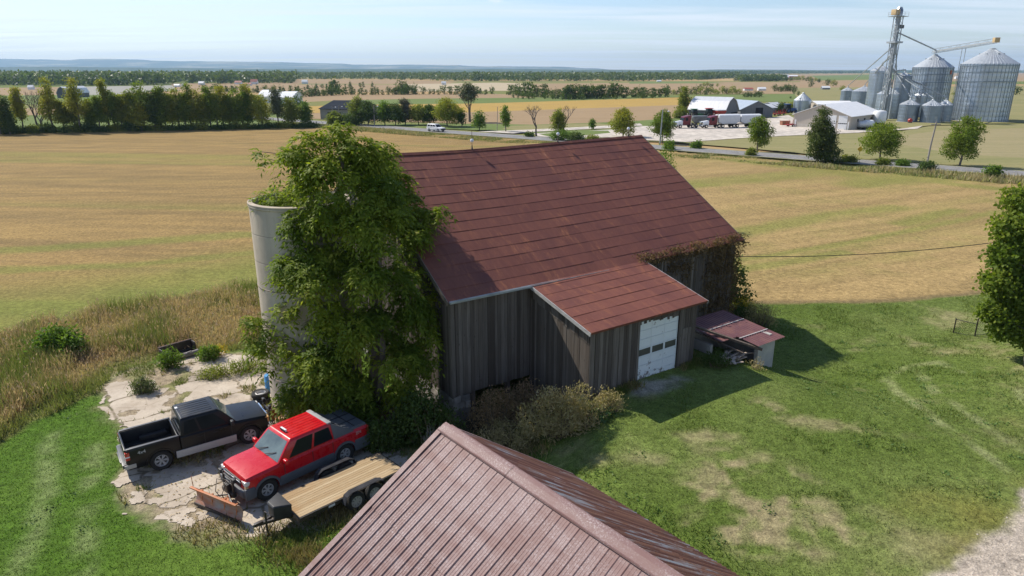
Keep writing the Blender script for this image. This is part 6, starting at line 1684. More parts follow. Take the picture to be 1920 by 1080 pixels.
# ---- hedgerows and copses far off: shared meshes, one object per tree
PROTO = []
for i, (m_, kd) in enumerate(((M_LF_DARK, 'round'), (M_LF_DARK, 'tall'), (M_LF_OLIVE, 'round'), (M_LF_DARK, 'cone'))):
    g_ = np.random.default_rng(500 + i); B = []
    for j in range(9):
        t = (j + .5) / 9; rr_ = {'round': math.sin(math.pi * (.15 + .8 * t)) ** .6 * .5, 'tall': .36 * (1 - .4 * t ** 2), 'cone': .42 * (1 - t) + .05}[kd]; a = j * 2.4
        B.append((math.cos(a) * rr_ * .45, math.sin(a) * rr_ * .45, .12 + .82 * t, rr_ * .6, rr_ * .6, .12))
    o = clumps('crown', B, 60, m_, None, 510 + i, .11, .08, 6, .06, .1, zmin=.0); me = o.data; bpy.data.objects.remove(o)
    mb = MB(); mb.tube([(0, 0, -.05), (.01, 0, .4), (0, 0, .85)], [.03, .022, .008], 5); o = mb.build('trunk', M_BARKF); mt2 = o.data; bpy.data.objects.remove(o)
    PROTO.append((me, mt2))


def copse(line, n, hpx, label, group, seed, kinds=(0, 0, 1, 2), jit=1.2):
    rd = random.Random(seed)
    for i in range(n):
        t = (i + rd.uniform(.15, .85)) / n; k_ = t * (len(line) - 1); j = min(int(k_), len(line) - 2); f = k_ - j
        px = line[j][0] + (line[j + 1][0] - line[j][0]) * f; py = line[j][1] + (line[j + 1][1] - line[j][1]) * f + rd.uniform(-jit, jit) * .5
        b = GZ(px, py, 0); hm = P(px, py - hpx * rd.uniform(.6, 1.15), b.y).z; kd = rd.choice(kinds)
        o = empty('tree', b, rd.uniform(0, 6.28), label, 'tree', group); o.scale = (hm * rd.uniform(.75, 1.15), hm * rd.uniform(.75, 1.15), hm)
        link('crown', PROTO[kd][0], [], o); link('trunk', PROTO[kd][1], [], o)


copse([(560, 182), (640, 178), (760, 177.5), (930, 177)], 46, 17, 'dark tree in the hedgerow behind the ploughed strip at left centre', 'trees of the left centre hedgerow', 1, (0, 1, 1, 3))
copse([(740, 177), (780, 176.5)], 7, 25, 'taller dark tree in the hedgerow clump at left centre', 'tall clump in the left centre hedgerow', 2, (0, 0))
copse([(955, 178), (1060, 186), (1130, 184), (1250, 182)], 46, 26, 'tall dark tree in the hedgerow behind the golden field', 'trees behind the golden field', 3, (0, 1, 1))
copse([(960, 184), (1000, 186), (1090, 187), (1250, 184)], 14, 12, 'rounded dark bush at the edge of the golden field', 'bushes at the golden field edge', 4, (0,))
copse([(1245, 178), (1390, 177)], 22, 15, 'tree in the hedgerow behind the grey gambrel barn', 'trees behind the grey gambrel barn', 5, (0, 2))
copse([(1392, 182), (1430, 182)], 8, 12, 'tree in the round copse behind the small sheds', 'copse behind the small sheds', 6, (0,))
copse([(1450, 172), (1494, 172)], 9, 15, 'tree in the dark copse left of the grain bins', 'copse left of the grain bins', 7, (0, 0))
copse([(1312, 163), (1346, 163)], 6, 10, 'tree in the small copse on the tan field far right', 'small copse on the far tan field', 8, (0, 2))
copse([(1372, 152), (1470, 152), (1500, 151), (1540, 155)], 26, 9, 'tree in the hedge beside the far white roofed barn', 'hedge by the far white roofed barn', 9, (0, 2))
copse([(1505, 165), (1560, 160), (1590, 178), (1600, 182)], 6, 14, 'lone tree on the fields left of the elevator leg', 'lone trees left of the elevator leg', 10, (0, 2))
copse([(540, 172), (620, 164), (700, 163)], 14, 11, 'conifer or tree around the far farmhouse at left centre', 'trees by the left centre farmhouse', 11, (3, 1, 0))
copse([(620, 176), (632, 176)], 2, 28, 'tall pointed spruce rising over the left centre hedgerow', 'spruces over the left centre hedgerow', 12, (3,))
copse([(380, 172), (560, 176)], 18, 16, 'dark treetop seen over the field edge row at left', 'trees behind the field edge row', 13, (0, 3))
copse([(200, 196), (330, 188)], 10, 18, 'blue green tree behind the field edge row', 'blue green trees behind the field edge row', 14, (0, 1))
copse([(1480, 176), (1500, 178), (1480, 186)], 4, 7, 'small bush on the field behind the small white bin', 'bushes behind the small white bin', 15, (0,))
copse([(1800, 175), (1830, 170), (1918, 180)], 7, 18, 'tree on the far field between and right of the largest bins', 'trees beyond the largest bins', 16, (0, 2))
copse([(380, 196), (560, 200)], 16, 20, 'grey green tree in the second row behind the field edge trees', 'second row behind the field edge', 17, (0, 1))
copse([(12, 214), (30, 222)], 3, 22, 'dark tree behind the left end of the field edge row', 'trees behind the left end of the row', 18, (0,))


# ---- forests that read as one mass
def forest(name, pts, n, h, mat, seed, q=26, quad=2.6):
    g_ = np.random.default_rng(seed); poly = [(x, max(y, 134.0)) for x, y in pts]
    xs_ = [p[0] for p in poly]; ys_ = [p[1] for p in poly]; A = g_.uniform(min(xs_), max(xs_), n * 8); B = g_.uniform(min(ys_), max(ys_), n * 8)
    m = inpoly(A, B, poly); A, B = A[m][:n], B[m][:n]; n = len(A)                   # denser toward the near edge of the wood
    U = (A - 960) / FPX; W = (B - 540) / FPX; T = CAM_H / (SP + W * CP); X = U * T; Yv = T * (CP - W * SP); H_ = h * g_.uniform(.75, 1.15, n)
    X = np.repeat(X, q); Yv = np.repeat(Yv, q); H2 = np.repeat(H_, q); N = len(X)
    o = unit(g_.normal(size=(N, 3))); r = g_.uniform(.6, 1.05, (N, 1)); sc_ = np.stack([H2 * .34, H2 * .34, H2 * .46], -1)
    p = np.stack([X, Yv, H2 * .54], -1) + o * r * sc_; p[:, 2] = np.clip(p[:, 2], .3, None)
    L = quad * g_.uniform(.7, 1.4, N) * h / 12; t = np.clip(np.repeat(g_.random(n), q) * .8 + g_.normal(size=N) * .1, 0, 1)
    return tag(leaves(name, p, unit(g_.normal(size=(N, 3)) + o * .4), o + g_.normal(size=(N, 3)) * .4, L, L * .8, t, mat), kind='stuff')


M_FOR = leafmat('far_forest_leaves', (.065, .105, .034), (.11, .145, .05), (.17, .17, .06), .3)
forest('forest', [(-180, 140), (0, 139), (300, 138), (560, 139.5), (562, 149), (548, 156), (430, 157), (330, 156), (315, 160), (130, 161), (0, 160), (-180, 163)], 3600, 13.2, M_FOR, 1)
forest('forest', [(560, 139), (800, 138), (1110, 139), (1160, 141), (1320, 140), (1320, 150), (1180, 153), (1100, 152), (980, 153), (860, 152), (700, 149), (562, 149)], 3000, 11.5, M_FOR, 2, 20, 3.0)
forest('forest', [(0, 134.4), (160, 134.4), (180, 136.2), (0, 136.2)], 500, 14, M_FOR, 3, 14, 6)
forest('forest', [(420, 134.6), (1120, 134.4), (1120, 136.4), (700, 137), (430, 136.4)], 2200, 12, M_FOR, 4, 12, 7)
forest('forest', [(1290, 134.2), (1380, 134.2), (1385, 146), (1310, 150), (1270, 142)], 1400, 11, M_FOR, 5, 16, 4)
forest('forest', [(1380, 134.0), (1960, 134.0), (2100, 135.5), (1960, 136), (1700, 137), (1480, 138.5), (1390, 140)], 2200, 12, M_FOR, 6, 12, 7)
forest('forest', [(1380, 150.5), (1470, 150), (1475, 152.5), (1385, 153)], 260, 9, M_FOR, 7, 14, 3.5)

# ---- wooded rise and escarpment on the horizon
M_HILL = pm('wooded_escarpment', (.06, .09, .04), (.30, .27, .15), .0016, (1, 1, 1), .50, .60, rough=1, spec=.0, fine=.35, detail=8)


def ridge(name, Y, prof, depth, mat):
    """long hill whose skyline follows (px, py) at distance Y"""
    xsd = np.linspace(prof[0][0], prof[-1][0], 260); yp = np.interp(xsd, [p[0] for p in prof], [p[1] for p in prof])
    V = []; m = 9
    for i, (a_, b_) in enumerate(zip(xsd, yp)):
        T = P(a_, b_, Y); x = T.x; hz_ = T.z + 6 * (vnoise(np.array([x]), np.array([0.0]), 260, 7)[0] - .5) * (Y / 9000)
        for j in range(m):
            t = j / (m - 1); rough_ = vnoise(np.array([x]), np.array([t * depth * 3]), 700, 9)[0]
            V.append((x * (1 - depth / Y * (1 - t)), Y - depth * (1 - t) ** 1.0, max(-1.5, hz_ * (t ** 1.5) * (.86 + .14 * rough_ if j < m - 1 else 1))))
    n_ = len(xsd); Fq = [(i * m + j, (i + 1) * m + j, (i + 1) * m + j + 1, i * m + j + 1) for i in range(n_ - 1) for j in range(m - 1)]
    me = np_mesh(name, np.array(V), np.array(Fq), 4, True); return tag(link(name, me, mat), kind='structure')


ridge('hills', 13500, [(-1200, 118), (-300, 112), (0, 110.5), (60, 111.5), (130, 112.3), (150, 110.2), (200, 110.3), (260, 112), (300, 114), (420, 115.5), (480, 115.5), (540, 117.2), (640, 119), (660, 121.5), (750, 121.5), (780, 121), (850, 121.5), (880, 123.5), (960, 124.5), (1040, 125), (1130, 129), (1160, 132.5), (1300, 135)], 4200, M_HILL)
M_RISE = pm('wooded_rise', (.045, .07, .025), (.085, .105, .04), .004, (1, 1, 1), .4, .6, rough=1, spec=.0, fine=.4, detail=8)
ridge('wooded_rise', 6800, [(-1200, 127), (0, 125.6), (150, 125.4), (300, 127), (420, 129), (700, 129.5), (1000, 130), (1100, 131), (1300, 131.5), (1340, 129.8), (1450, 130.5), (1600, 131.5), (1900, 132), (2800, 132)], 900, M_RISE)
# ------------------------------------------------------------------ grain farm across the road
def steel(name, c1, c2, rough=.32):
    k = NT(name); v = k.coord('Object'); t = k.attr('tint'); ss = k.n('ShaderNodeSeparateXYZ', {0: v})
    n1 = k.noise(v, .35, 4); wv = k.math('PINGPONG', ss.outputs[2], .06)
    c = k.mix(k.ramp(n1, .35, .65), c1, c2); c = k.mix(t, k.mix(1.0, c, (.90, .91, .92), 'MULTIPLY'), c)
    return k.done(k.pbsdf(c, rough, .85, .5, k.ramp(wv, 0, .06), .3, .02))


M_STEEL = steel('galvanised_steel', (.44, .49, .54), (.35, .40, .45))
M_STEELD = steel('dull_galvanised_steel', (.28, .33, .385), (.22, .265, .315), .5)
M_BINROOF = pm('bin_roof_steel', (.52, .55, .57), (.42, .45, .47), 1.5, rough=.45, metal=.5)
M_GREYROOF = pm('pale_steel_roof', (.62, .63, .64), (.52, .53, .55), .8, (3, .3, 1), rough=.5, metal=.2)
M_WROOF = pm('white_steel_roof', (.78, .78, .77), (.70, .70, .70), .8, rough=.5)
M_BEIGE = pm('beige_siding', (.47, .41, .34), (.42, .37, .31), 1.5, (4, 4, .2), rough=.6)
M_GREYB = pm('grey_barn_boards', (.20, .205, .215), (.13, .135, .145), 1.2, (6, 6, .3), rough=.9)
M_DARK = pm('dark_opening', (.02, .02, .024), None, rough=.9)
M_SPOUT = pm('spout_steel', (.26, .29, .32), (.36, .39, .41), 2, rough=.5, metal=.4)
M_SAFETY = pm('tan_guard', (.52, .38, .18), (.45, .33, .2), 2, rough=.6)
M_REDP = pm('red_machine_paint', (.42, .03, .025), (.33, .05, .04), 2, rough=.4)
M_MAROON = pm('maroon_cab_paint', (.16, .012, .02), (.12, .012, .02), 2, rough=.3)
M_GREENP = pm('green_machine_paint', (.03, .16, .05), (.04, .12, .05), 2, rough=.4)
M_BLUEP = pm('blue_machine_paint', (.03, .08, .28), (.05, .10, .25), 2, rough=.4)
M_RUSTB = pm('rusty_box', (.30, .12, .07), (.22, .10, .06), 2, rough=.8)
M_CONCF = pm('far_concrete', (.52, .48, .43), (.45, .41, .36), 1, rough=.9)


def grain_bin(px, py, wpx, topy, peaky, label, mat=None, ribs=False, Yadd=0.0, hoops=True, Y=None, base=None):
    """round steel bin: px centre at the eave, py ground line, wpx width, eave and peak heights in px"""
    q = G(px, py) if Y is None else P(px, py, Y)
    cy = q.y + Yadd; r = wpx * .5 * mpp((q.x, cy, 6), True)
    ce = P(px, topy, cy + r); he = ce.z; hp = P(px, peaky, cy + r).z; hp = max(hp, he + r * .42)
    o = empty('grain_bin', (ce.x, cy + r, 0), 0, label, 'grain bin', 'grain bins across the road'); mb = MB(); n = 64; rings = max(5, int(he / (1.12 if r < 6 else 1.4)))
    for i in range(rings):
        z0, z1 = he * i / rings, he * (i + 1) / rings; tt = random.Random(i + int(px)).uniform(.2, 1)
        mb.lathe([(r - .004, z0), (r, z0 + .03), (r, z1 - .03), (r - .004, z1)], n, tint=tt)
    mb.build('bin_wall', mat or M_STEEL, o, smooth=True)
    if ribs:
        mb = MB()
        for k_ in range(44):
            a = 2 * math.pi * k_ / 44; mb.bar(((r + .03) * math.cos(a), (r + .03) * math.sin(a), 0), ((r + .03) * math.cos(a), (r + .03) * math.sin(a), he), .14, .08, (math.cos(a), math.sin(a), 0))
        mb.build('stiffener', M_STEELD, o)
        if hoops:
            for f in (.70, .86, .97):
                mb = MB(); mb.lathe([(r + .07, he * f - .12), (r + .16, he * f - .1), (r + .16, he * f + .1), (r + .07, he * f + .12)], n); mb.build('wind_ring', M_STEELD, o, smooth=True)
    mb = MB(); m_ = max(24, int(r * 6)); cap = r * .10
    for k_ in range(m_):
        a0, a1 = 2 * math.pi * k_ / m_, 2 * math.pi * (k_ + 1) / m_; am = a0 + (a1 - a0) * .12
        f = lambda a, rr_, z: (rr_ * math.cos(a), rr_ * math.sin(a), z)
        mb.add([f(a0, r + .08, he - .02), f(am, r + .08, he + .05), f(a1, r + .08, he - .02), f(a1, cap, hp), f(am, cap, hp + .04), f(a0, cap, hp)], [(0, 1, 4, 5), (1, 2, 3, 4)])
    ro = mb.build('roof', M_BINROOF, o, recalc=False)
    mb = MB(); mb.lathe([(cap + .1, hp - .05), (cap + .1, hp + .2), (.3, hp + .35), (.01, hp + .35)], 16); mb.build('cap', M_BINROOF, ro)
    nv = 6 if r > 4 else 4
    for k_ in range(nv):
        a = 2 * math.pi * (k_ + .5) / nv; rr_ = r * (.36 if r > 6 else .72); z = he + (hp - he) * (1 - rr_ / r)
        mb = MB(); s_ = .35 if r < 6 else .6; mb.bar((rr_ * math.cos(a), rr_ * math.sin(a), z), ((rr_ + s_) * math.cos(a), (rr_ + s_) * math.sin(a), z + s_ * .2), s_, s_ * .8); mb.build('roof_vent', M_SPOUT, ro)
    mb = MB(); mb.lathe([(r + .35, -.1), (r + .35, .12), (r - .1, .12)], 40); mb.build('footing', M_CONCF, o)
    mb = MB(); a = -2.3
    for dz in (-.2, .2): mb.bar(((r + .12) * math.cos(a + dz / r), (r + .12) * math.sin(a + dz / r), .3), ((r + .12) * math.cos(a + dz / r), (r + .12) * math.sin(a + dz / r), he), .05, .05)
    for z in np.arange(.6, he, .5): mb.bar(((r + .12) * math.cos(a - .2 / r), (r + .12) * math.sin(a - .2 / r), z), ((r + .12) * math.cos(a + .2 / r), (r + .12) * math.sin(a + .2 / r), z), .03, .03)
    mb.build('ladder', M_SPOUT, o)
    if he > 3 and r < 6:
        mb = MB(); a = -1.5; mb.hexa([((r - .05) * math.cos(a + u), (r - .05) * math.sin(a + u), .5) for u in (-.5 / r, .5 / r)] + [((r + .06) * math.cos(a + u), (r + .06) * math.sin(a + u), .5) for u in (.5 / r, -.5 / r)],
                                     [((r - .05) * math.cos(a + u), (r - .05) * math.sin(a + u), 2.0) for u in (-.5 / r, .5 / r)] + [((r + .06) * math.cos(a + u), (r + .06) * math.sin(a + u), 2.0) for u in (.5 / r, -.5 / r)]); mb.build('hatch', M_SPOUT, o)
    return o, Vector((ce.x, cy + r, hp + .3)), r, he


BIG1 = grain_bin(1856, 229, 116, 120, 92, 'largest ribbed steel grain bin at the right edge', M_STEEL, True)
BIG2 = grain_bin(1750, 222, 80, 126, 103, 'second largest ribbed steel bin, with an orange badge near its top', M_STEEL, True, 4)
b2o, b2p, b2r, b2h = BIG2
mb = MB(); a = -1.0; mb.hexa([((b2r + .1) * math.cos(a + u), (b2r + .1) * math.sin(a + u), b2h * .86) for u in (-.12, .0)] + [((b2r + .2) * math.cos(a + u), (b2r + .2) * math.sin(a + u), b2h * .86) for u in (.0, -.12)], [((b2r + .1) * math.cos(a + u), (b2r + .1) * math.sin(a + u), b2h * .935) for u in (-.12, .0)] + [((b2r + .2) * math.cos(a + u), (b2r + .2) * math.sin(a + u), b2h * .935) for u in (.0, -.12)])
mb.build('badge', pm('orange_badge', (.55, .14, .06), None), b2o)
BINS = [(1652, 212, 42, 133, 123, 'tall slim steel bin behind the elevator leg', M_STEEL, False, 8), (1589, 192, 24, 170, 164, 'small steel bin at the left end of the bin cluster', M_STEELD, False, 14), (1620, 203, 46, 171, 162, 'squat dull steel bin behind the white roof', M_STEELD, False, 10), (1668, 224, 48, 176, 165, 'tall pale steel bin in front of the slim one', M_STEEL, False, 2),
        (1694, 222, 26, 174, 165, 'steel bin half hidden behind the tall pale bin', M_STEELD, False, 5), (1730, 222, 36, 179, 164, 'steel bin behind the pair of front bins, blue sheen on its roof', M_STEEL, False, 5), (1696, 140 + 88, 30, 142, 136, 'dark slim bin between the elevator leg and the second largest bin', M_STEELD, False, 12)]
BN = [grain_bin(*b) for b in BINS]
FB = [grain_bin(1706, 229.5, 40, 196, 187, 'front steel bin nearest the beige building', M_STEELD), grain_bin(1748, 231, 40, 198, 188, 'front steel bin in the middle of the front three', M_STEELD), grain_bin(1773, 230, 30, 197, 187, 'front steel bin touching the right side of the middle one', M_STEELD, Yadd=3)]
grain_bin(1505, 214, 34, 188, 175, 'lone small steel bin with a shiny cone roof left of the white roofed building', M_STEEL, Yadd=4)

# ---- elevator leg with its spouts
eb = P(1654, 226, 226); eb.z = 0; et = P(1684, 16, 226).z
leg = empty('elevator_leg', eb, R(20), 'tall grain elevator tower with down spouts fanning to the bins', 'grain elevator')
mb = MB()
for sx in (-1, 1):
    for sy in (-1, 1): mb.bar((sx * 0.9, sy * 0.9, 0), (sx * 0.9, sy * 0.9, et - 2), .18, .18)
zz_ = 0; i = 0
while zz_ < et - 4:
    for (a_, b_) in (((-0.9, -0.9), (0.9, -0.9)), ((0.9, -0.9), (0.9, 0.9)), ((0.9, 0.9), (-0.9, 0.9)), ((-0.9, 0.9), (-0.9, -0.9))):
        mb.bar((*a_, zz_ + 2.4), (*b_, zz_ + 2.4), .10, .10); mb.bar((*(a_ if i % 2 else b_), zz_), (*(b_ if i % 2 else a_), zz_ + 2.4), .08, .08)
    zz_ += 2.4; i += 1
mb.build('lattice_tower', M_SPOUT, leg)
mb = MB(); mb.box(-.75, -.15, -.3, .3, 0, et - .5); mb.box(.15, .75, -.3, .3, 0, et - .5); mb.build('leg_casing', M_SPOUT, leg, bevel=.03)
mb = MB(); mb.box(-1.0, 1.0, -.45, .45, et - 2.2, et - .4); mb.loft([[(-1.0, y, et - .4) for y in (-.45, .45)] + [(1.0, y, et - .4) for y in (.45, -.45)], [(-.5, y, et + .5) for y in (-.4, .4)] + [(.5, y, et + .5) for y in (.4, -.4)]]); mb.build('head', M_BINROOF, leg, bevel=.05)
mb = MB(); mb.box(-2.6, 2.2, -1.6, 1.6, et - 2.35, et - 2.2)
for x in (-2.6, -1.0, .6, 2.15):
    for y in (-1.6, 1.55): mb.bar((x, y, et - 2.2), (x, y, et - 1.05), .06, .06)
for y in (-1.6, 1.55):
    for z in (1.6, 1.05): mb.bar((-2.6, y, et - z), (2.2, y, et - z), .05, .05)
mb.build('platform', M_SPOUT, leg)
mb = MB(); mb.box(-2.4, -.6, -.9, .9, et - 1.9, et - .3); mb.build('drive_cover', M_SAFETY, leg, bevel=.08)
mb = MB(); mb.box(1.3, 2.3, -.5, .5, et * .83, et * .86); mb.build('floodlight', M_BPLAST, leg)
mb = MB(); mb.box(-1.6, 1.6, -1.6, 1.6, et * .70, et * .715); mb.bar((0, 0, et * .70), (0, 0, et * .60), 1.3, 1.3); mb.build('distributor', M_SPOUT, leg)
Li = leg.matrix_basis.inverted()


def spout(a_, b_, r=.17):
    mb = MB(); a_ = Li @ Vector(a_); b_ = Li @ Vector(b_); mb.tube([a_, b_, b_ - Vector((0, 0, .8))], r, 8)
    o = mb.build('down_spout', M_SPOUT, leg, smooth=True)
    mb = MB(); d = (b_ - a_)
    for t in (.3, .6, .85):
        c = a_ + d * t; mb.bar(c - Vector((0, 0, .5)), c + Vector((0, 0, .5)), .06, .06); mb.bar(c - Vector((.6, 0, 0)), c + Vector((.6, 0, 0)), .05, .05)
    mb.build('coupling', M_SPOUT, o)


tw = lambda z: (leg.matrix_basis @ Vector((0, 0, z)))
spout(tw(et * .80), b2p + Vector((0, 0, 1.2)), .22)
for b, z in ((BN[0], .58), (BN[1], .68), (BN[2], .62), (BN[3], .50), (BN[4], .5), (BN[6], .45)): spout(tw(et * z), b[1] + Vector((0, 0, .6)))
hub = Vector((FB[0][1].x + .5, (FB[0][1].y + BN[5][1].y) / 2, P(1711, 135, FB[0][1].y).z))
spout(tw(et * .78), hub, .19)
mb = MB(); hb = Li @ hub; mb.tube([(hb.x, hb.y, 0), (hb.x, hb.y, hb.z - .8)], .22, 10); mb.bar(hb - Vector((.8, 0, .7)), hb + Vector((.8, 0, -.7)), .8, .25); mb.build('hub_post', M_BINROOF, leg)
for b in (FB[0], FB[1], FB[2], BN[5], BN[3]): spout(hub - Vector((0, 0, .4)), b[1] + Vector((0, 0, .3)), .13)
# conveyor bridge from the second to the largest bin
p0, p1 = b2p + Vector((-1, 0, .5)), BIG1[1] + Vector((.5, 0, 1.8)); cvo = empty('conveyor', p0, 0, 'sloping conveyor bridge joining the roofs of the two largest bins', 'conveyor'); d_ = p1 - p0
mb = MB(); mb.bar((0, 0, .2), d_ + Vector((0, 0, .2)), .7, .5); mb.build('trough', M_BINROOF, cvo)
mb = MB()
for sg in (-.6, .6):
    mb.bar((0, sg, -.35), d_ + Vector((0, sg, -.35)), .10, .10); mb.bar((0, sg, 1.1), d_ + Vector((0, sg, 1.1)), .07, .07)
    for i in range(14): mb.bar(d_ * (i / 14) + Vector((0, sg, -.35)), d_ * ((i + (i % 2)) / 14) + Vector((0, sg, 1.1)), .05, .05)
mb.build('truss', M_SPOUT, cvo)
mb = MB(); mb.box(d_.x - .8, d_.x + .8, d_.y - .6, d_.y + .6, d_.z - .2, d_.z + 1.3); mb.build('drive_head', M_SAFETY, cvo, bevel=.05)
mb = MB(); mb.bar(d_ * .52 + Vector((-.6, 0, -.3)), (d_.x * .52 - .6, d_.y * .52, -p0.z), .14, .14); mb.bar(d_ * .52 + Vector((.6, 0, -.3)), (d_.x * .52 + .6, d_.y * .52, -p0.z), .14, .14); mb.build('support_leg', M_SPOUT, cvo)


def facade(o, q0, q1):
    d = (q1 - q0); d.z = 0
    return d.length, math.atan2(d.y, d.x)


def gable_house(label, a_, b_, depth, he, hp, wall, roof, name='barn', cat='barn', gambrel=False, along=True, over=.35, group=None, openings=()):
    """building whose front runs from ground point a_ to b_; ridge along the front unless along is False"""
    d = (b_ - a_); d.z = 0; L = d.length; an = math.atan2(d.y, d.x); o = empty(name, (a_.x, a_.y, 0), an, label, cat, group)
    W = depth if along else L; X = L if along else depth
    if gambrel: pr = [(0, he), (W * .22, he + (hp - he) * .68), (W * .5, hp), (W * .78, he + (hp - he) * .68), (W, he)]
    else: pr = [(0, he), (W * .5, hp), (W, he)]
    tf = (lambda u, w, z: (u, w, z)) if along else (lambda u, w, z: (w, u, z))
    end = [(0, -.3)] + pr + [(W, -.3)]
    mb = MB(); mb.loft([[tf(u, w, z) for w, z in end] for u in (0, X)]); mb.build('wall', wall, o)
    mb = MB(); n = len(pr)
    ext = [(pr[0][0] - over, pr[0][1] - over * (pr[1][1] - pr[0][1]) / (pr[1][0] - pr[0][0]))] + pr[1:-1] + [(pr[-1][0] + over, pr[-1][1] - over * (pr[1][1] - pr[0][1]) / (pr[1][0] - pr[0][0]))]
    mb.loft([[tf(u, w, z + .06) for w, z in ext] + [tf(u, w, z + .20) for w, z in reversed(ext)] for u in (-over, X + over)]); mb.build('roof', roof, o)
    for nm, side, u0, u1, z0, z1, mt in openings:
        mb = MB()
        if side == 'front': mb.box(u0, u1, -.06, .05, z0, z1)
        elif side == 'left': mb.box(-.06, .05, u0, u1, z0, z1)
        else: mb.box(L - .05, L + .06, u0, u1, z0, z1)
        mb.build(nm, mt, o)
    return o, L


A_, B_ = G(1290, 221.5), G(1358, 224.6); hgm = P(1300, 181, A_.y + 7).z
gb, L_ = gable_house('grey board barn with a pale gambrel steel roof behind the grain trucks', A_, B_, 10.5, P(1320, 204, A_.y).z, hgm, M_GREYB, M_GREYROOF, gambrel=True, openings=(('door', 'right', 5, 10, 0, P(1320, 208, A_.y).z * .9, M_DARK),))
A2, B2 = G(1396, 222), G(1452, 221.5); A2 = A2 + Vector((0, 4, 0)); B2 = B2 + Vector((0, 4, 0))
gable_house('grey board shed with a blue grey steel roof, gable toward the yard', G(1391, 222) + Vector((0, 2, 0)), G(1452, 221) + Vector((0, 2, 0)), 14, P(1400, 205, 240).z, P(1420, 190, 240).z, M_GREYB, pm('blue_grey_roof', (.40, .46, .52), (.34, .40, .46), .8, rough=.5, metal=.2), name='shed', cat='shed', along=False, openings=(('door', 'front', 5.6, 8.4, 0, 3.3, M_DARK), ('sliding_door', 'front', 1.5, 4.6, 0, 3.4, M_GREYB)))
gable_house('small grey shed with a silvery roof, behind the grey board shed', G(1433, 212), G(1455, 211.5), 8, P(1440, 203, 265).z, P(1440, 196, 270).z, M_GREYB, M_GREYROOF, name='shed', cat='shed')
gable_house('small farthest shed with a blue grey roof beside the green bush', G(1456, 208), G(1472, 207), 8, P(1460, 200, 278).z, P(1460, 193, 284).z, M_GREYB, M_GREYROOF, name='shed', cat='shed')
# beige workshop: gable facing left front
ga, gbp = G(1486, 238), G(1592, 244); W_ = (gbp - ga).length
hs_ = P(1594, 219, gbp.y).z; hr_ = P(1530, 196, (ga.y + gbp.y) / 2 + 2).z
sh, Ls = gable_house('beige steel workshop with a wide white roof beside the grain bins', ga, gbp, 24, hs_, hr_, M_BEIGE, M_WROOF, name='workshop', cat='workshop', along=False, over=.4,
                     openings=(('overhead_door', 'front', W_ * .60, W_ * .76, 0, 3.7, M_WHITE), ('overhead_door', 'front', W_ * .80, W_ * .95, 0, 3.7, M_WHITE), ('door', 'front', W_ * .965, W_ * .985, 0, 2.1, M_WHITE), ('door', 'front', W_ * .03, W_ * .055, 0, 2.1, M_WHITE), ('base_panel', 'front', W_ * .08, W_ * .58, 0, 1.0, M_CONCF)))
for u0, u1 in ((.60, .76), (.80, .95)):
    for k_ in range(5):
        mb = MB(); x = W_ * (u0 + (u1 - u0) * (k_ + .5) / 5); mb.box(x - .18, x + .18, -.075, -.055, 1.5, 1.75); mb.build('door_window', M_DARK, sh)
for yv_ in (5, 10, 15):
    mb = MB(); mb.box(W_ + .0, W_ + .06, yv_, yv_ + .9, hs_ - 1.5, hs_ - .8); mb.build('window', M_DARK, sh)
# low rear white roof behind the workshop
gable_house('long low building with a white roof directly behind the beige workshop', G(1532, 213), G(1600, 213), 10, P(1560, 196, 264).z, P(1560, 189.5, 270).z, M_BEIGE, M_WROOF, name='shed', cat='shed')
# tanks at the workshop's side
for i, (px, py, r, L, lb) in enumerate(((1660, 240, 1.5, 4.2, 'big white poly tank beside the workshop side wall'), (1640, 243, 1.0, 3.2, 'low white horizontal tank between the workshop and the maple'), (1628, 244, .9, 2.6, 'grey white horizontal tank nearest the workshop corner'))):
    b = G(px, py) + Vector((0, 4, 0)); o = empty('storage_tank', b, R(15), lb, 'tank', 'tanks beside the workshop'); mb = MB()
    if i == 0: mb.lathe([(.01, 1.2), (1.7, 1.2), (1.75, 1.3), (1.75, 4.0), (1.5, 4.4), (.4, 4.6), (.01, 4.6)], 24)
    else: mb.lathe([(.01, -L / 2), (r * .7, -L / 2 + .05), (r, -L / 2 + .4), (r, L / 2 - .4), (r * .7, L / 2 - .05), (.01, L / 2)], 20, (0, 0, r + .3), 'x')
    mb.build('tank_shell', M_WHITE if i != 2 else M_GREYROOF, o, smooth=True); mb = MB()
    for x in ((-1, 1) if i == 0 else (-L * .3, L * .3)): mb.box(x - .15, x + .15, -r * .7, r * .7, 0, 1.2 if i == 0 else .7)
    mb.build('cradle', M_BSTEEL, o)


def place_far(name, label, cat, px, py, px2, py2):
    a_, b_ = G(px, py), G(px2, py2); d = b_ - a_; m = (a_ + b_) / 2
    return empty(name, (m.x, m.y, .12), math.atan2(d.y, d.x), label, cat), d.length


def axlewheels(o, xs_, w, r=.5):
    for x in xs_:
        for sg in (-1, 1):
            mb = MB(); mb.lathe([(.01, -.15), (r * .6, -.16), (r, -.15), (r, .15), (r * .6, .16), (.01, .15)], 16, (x, sg * w, r), 'y'); t_ = mb.build('wheel', M_RUBBER, o)
            mb = MB(); mb.lathe([(.01, sg * .17), (r * .5, sg * .17)], 12, (x, sg * w, r), 'y'); mb.build('rim', M_CHROME, t_)


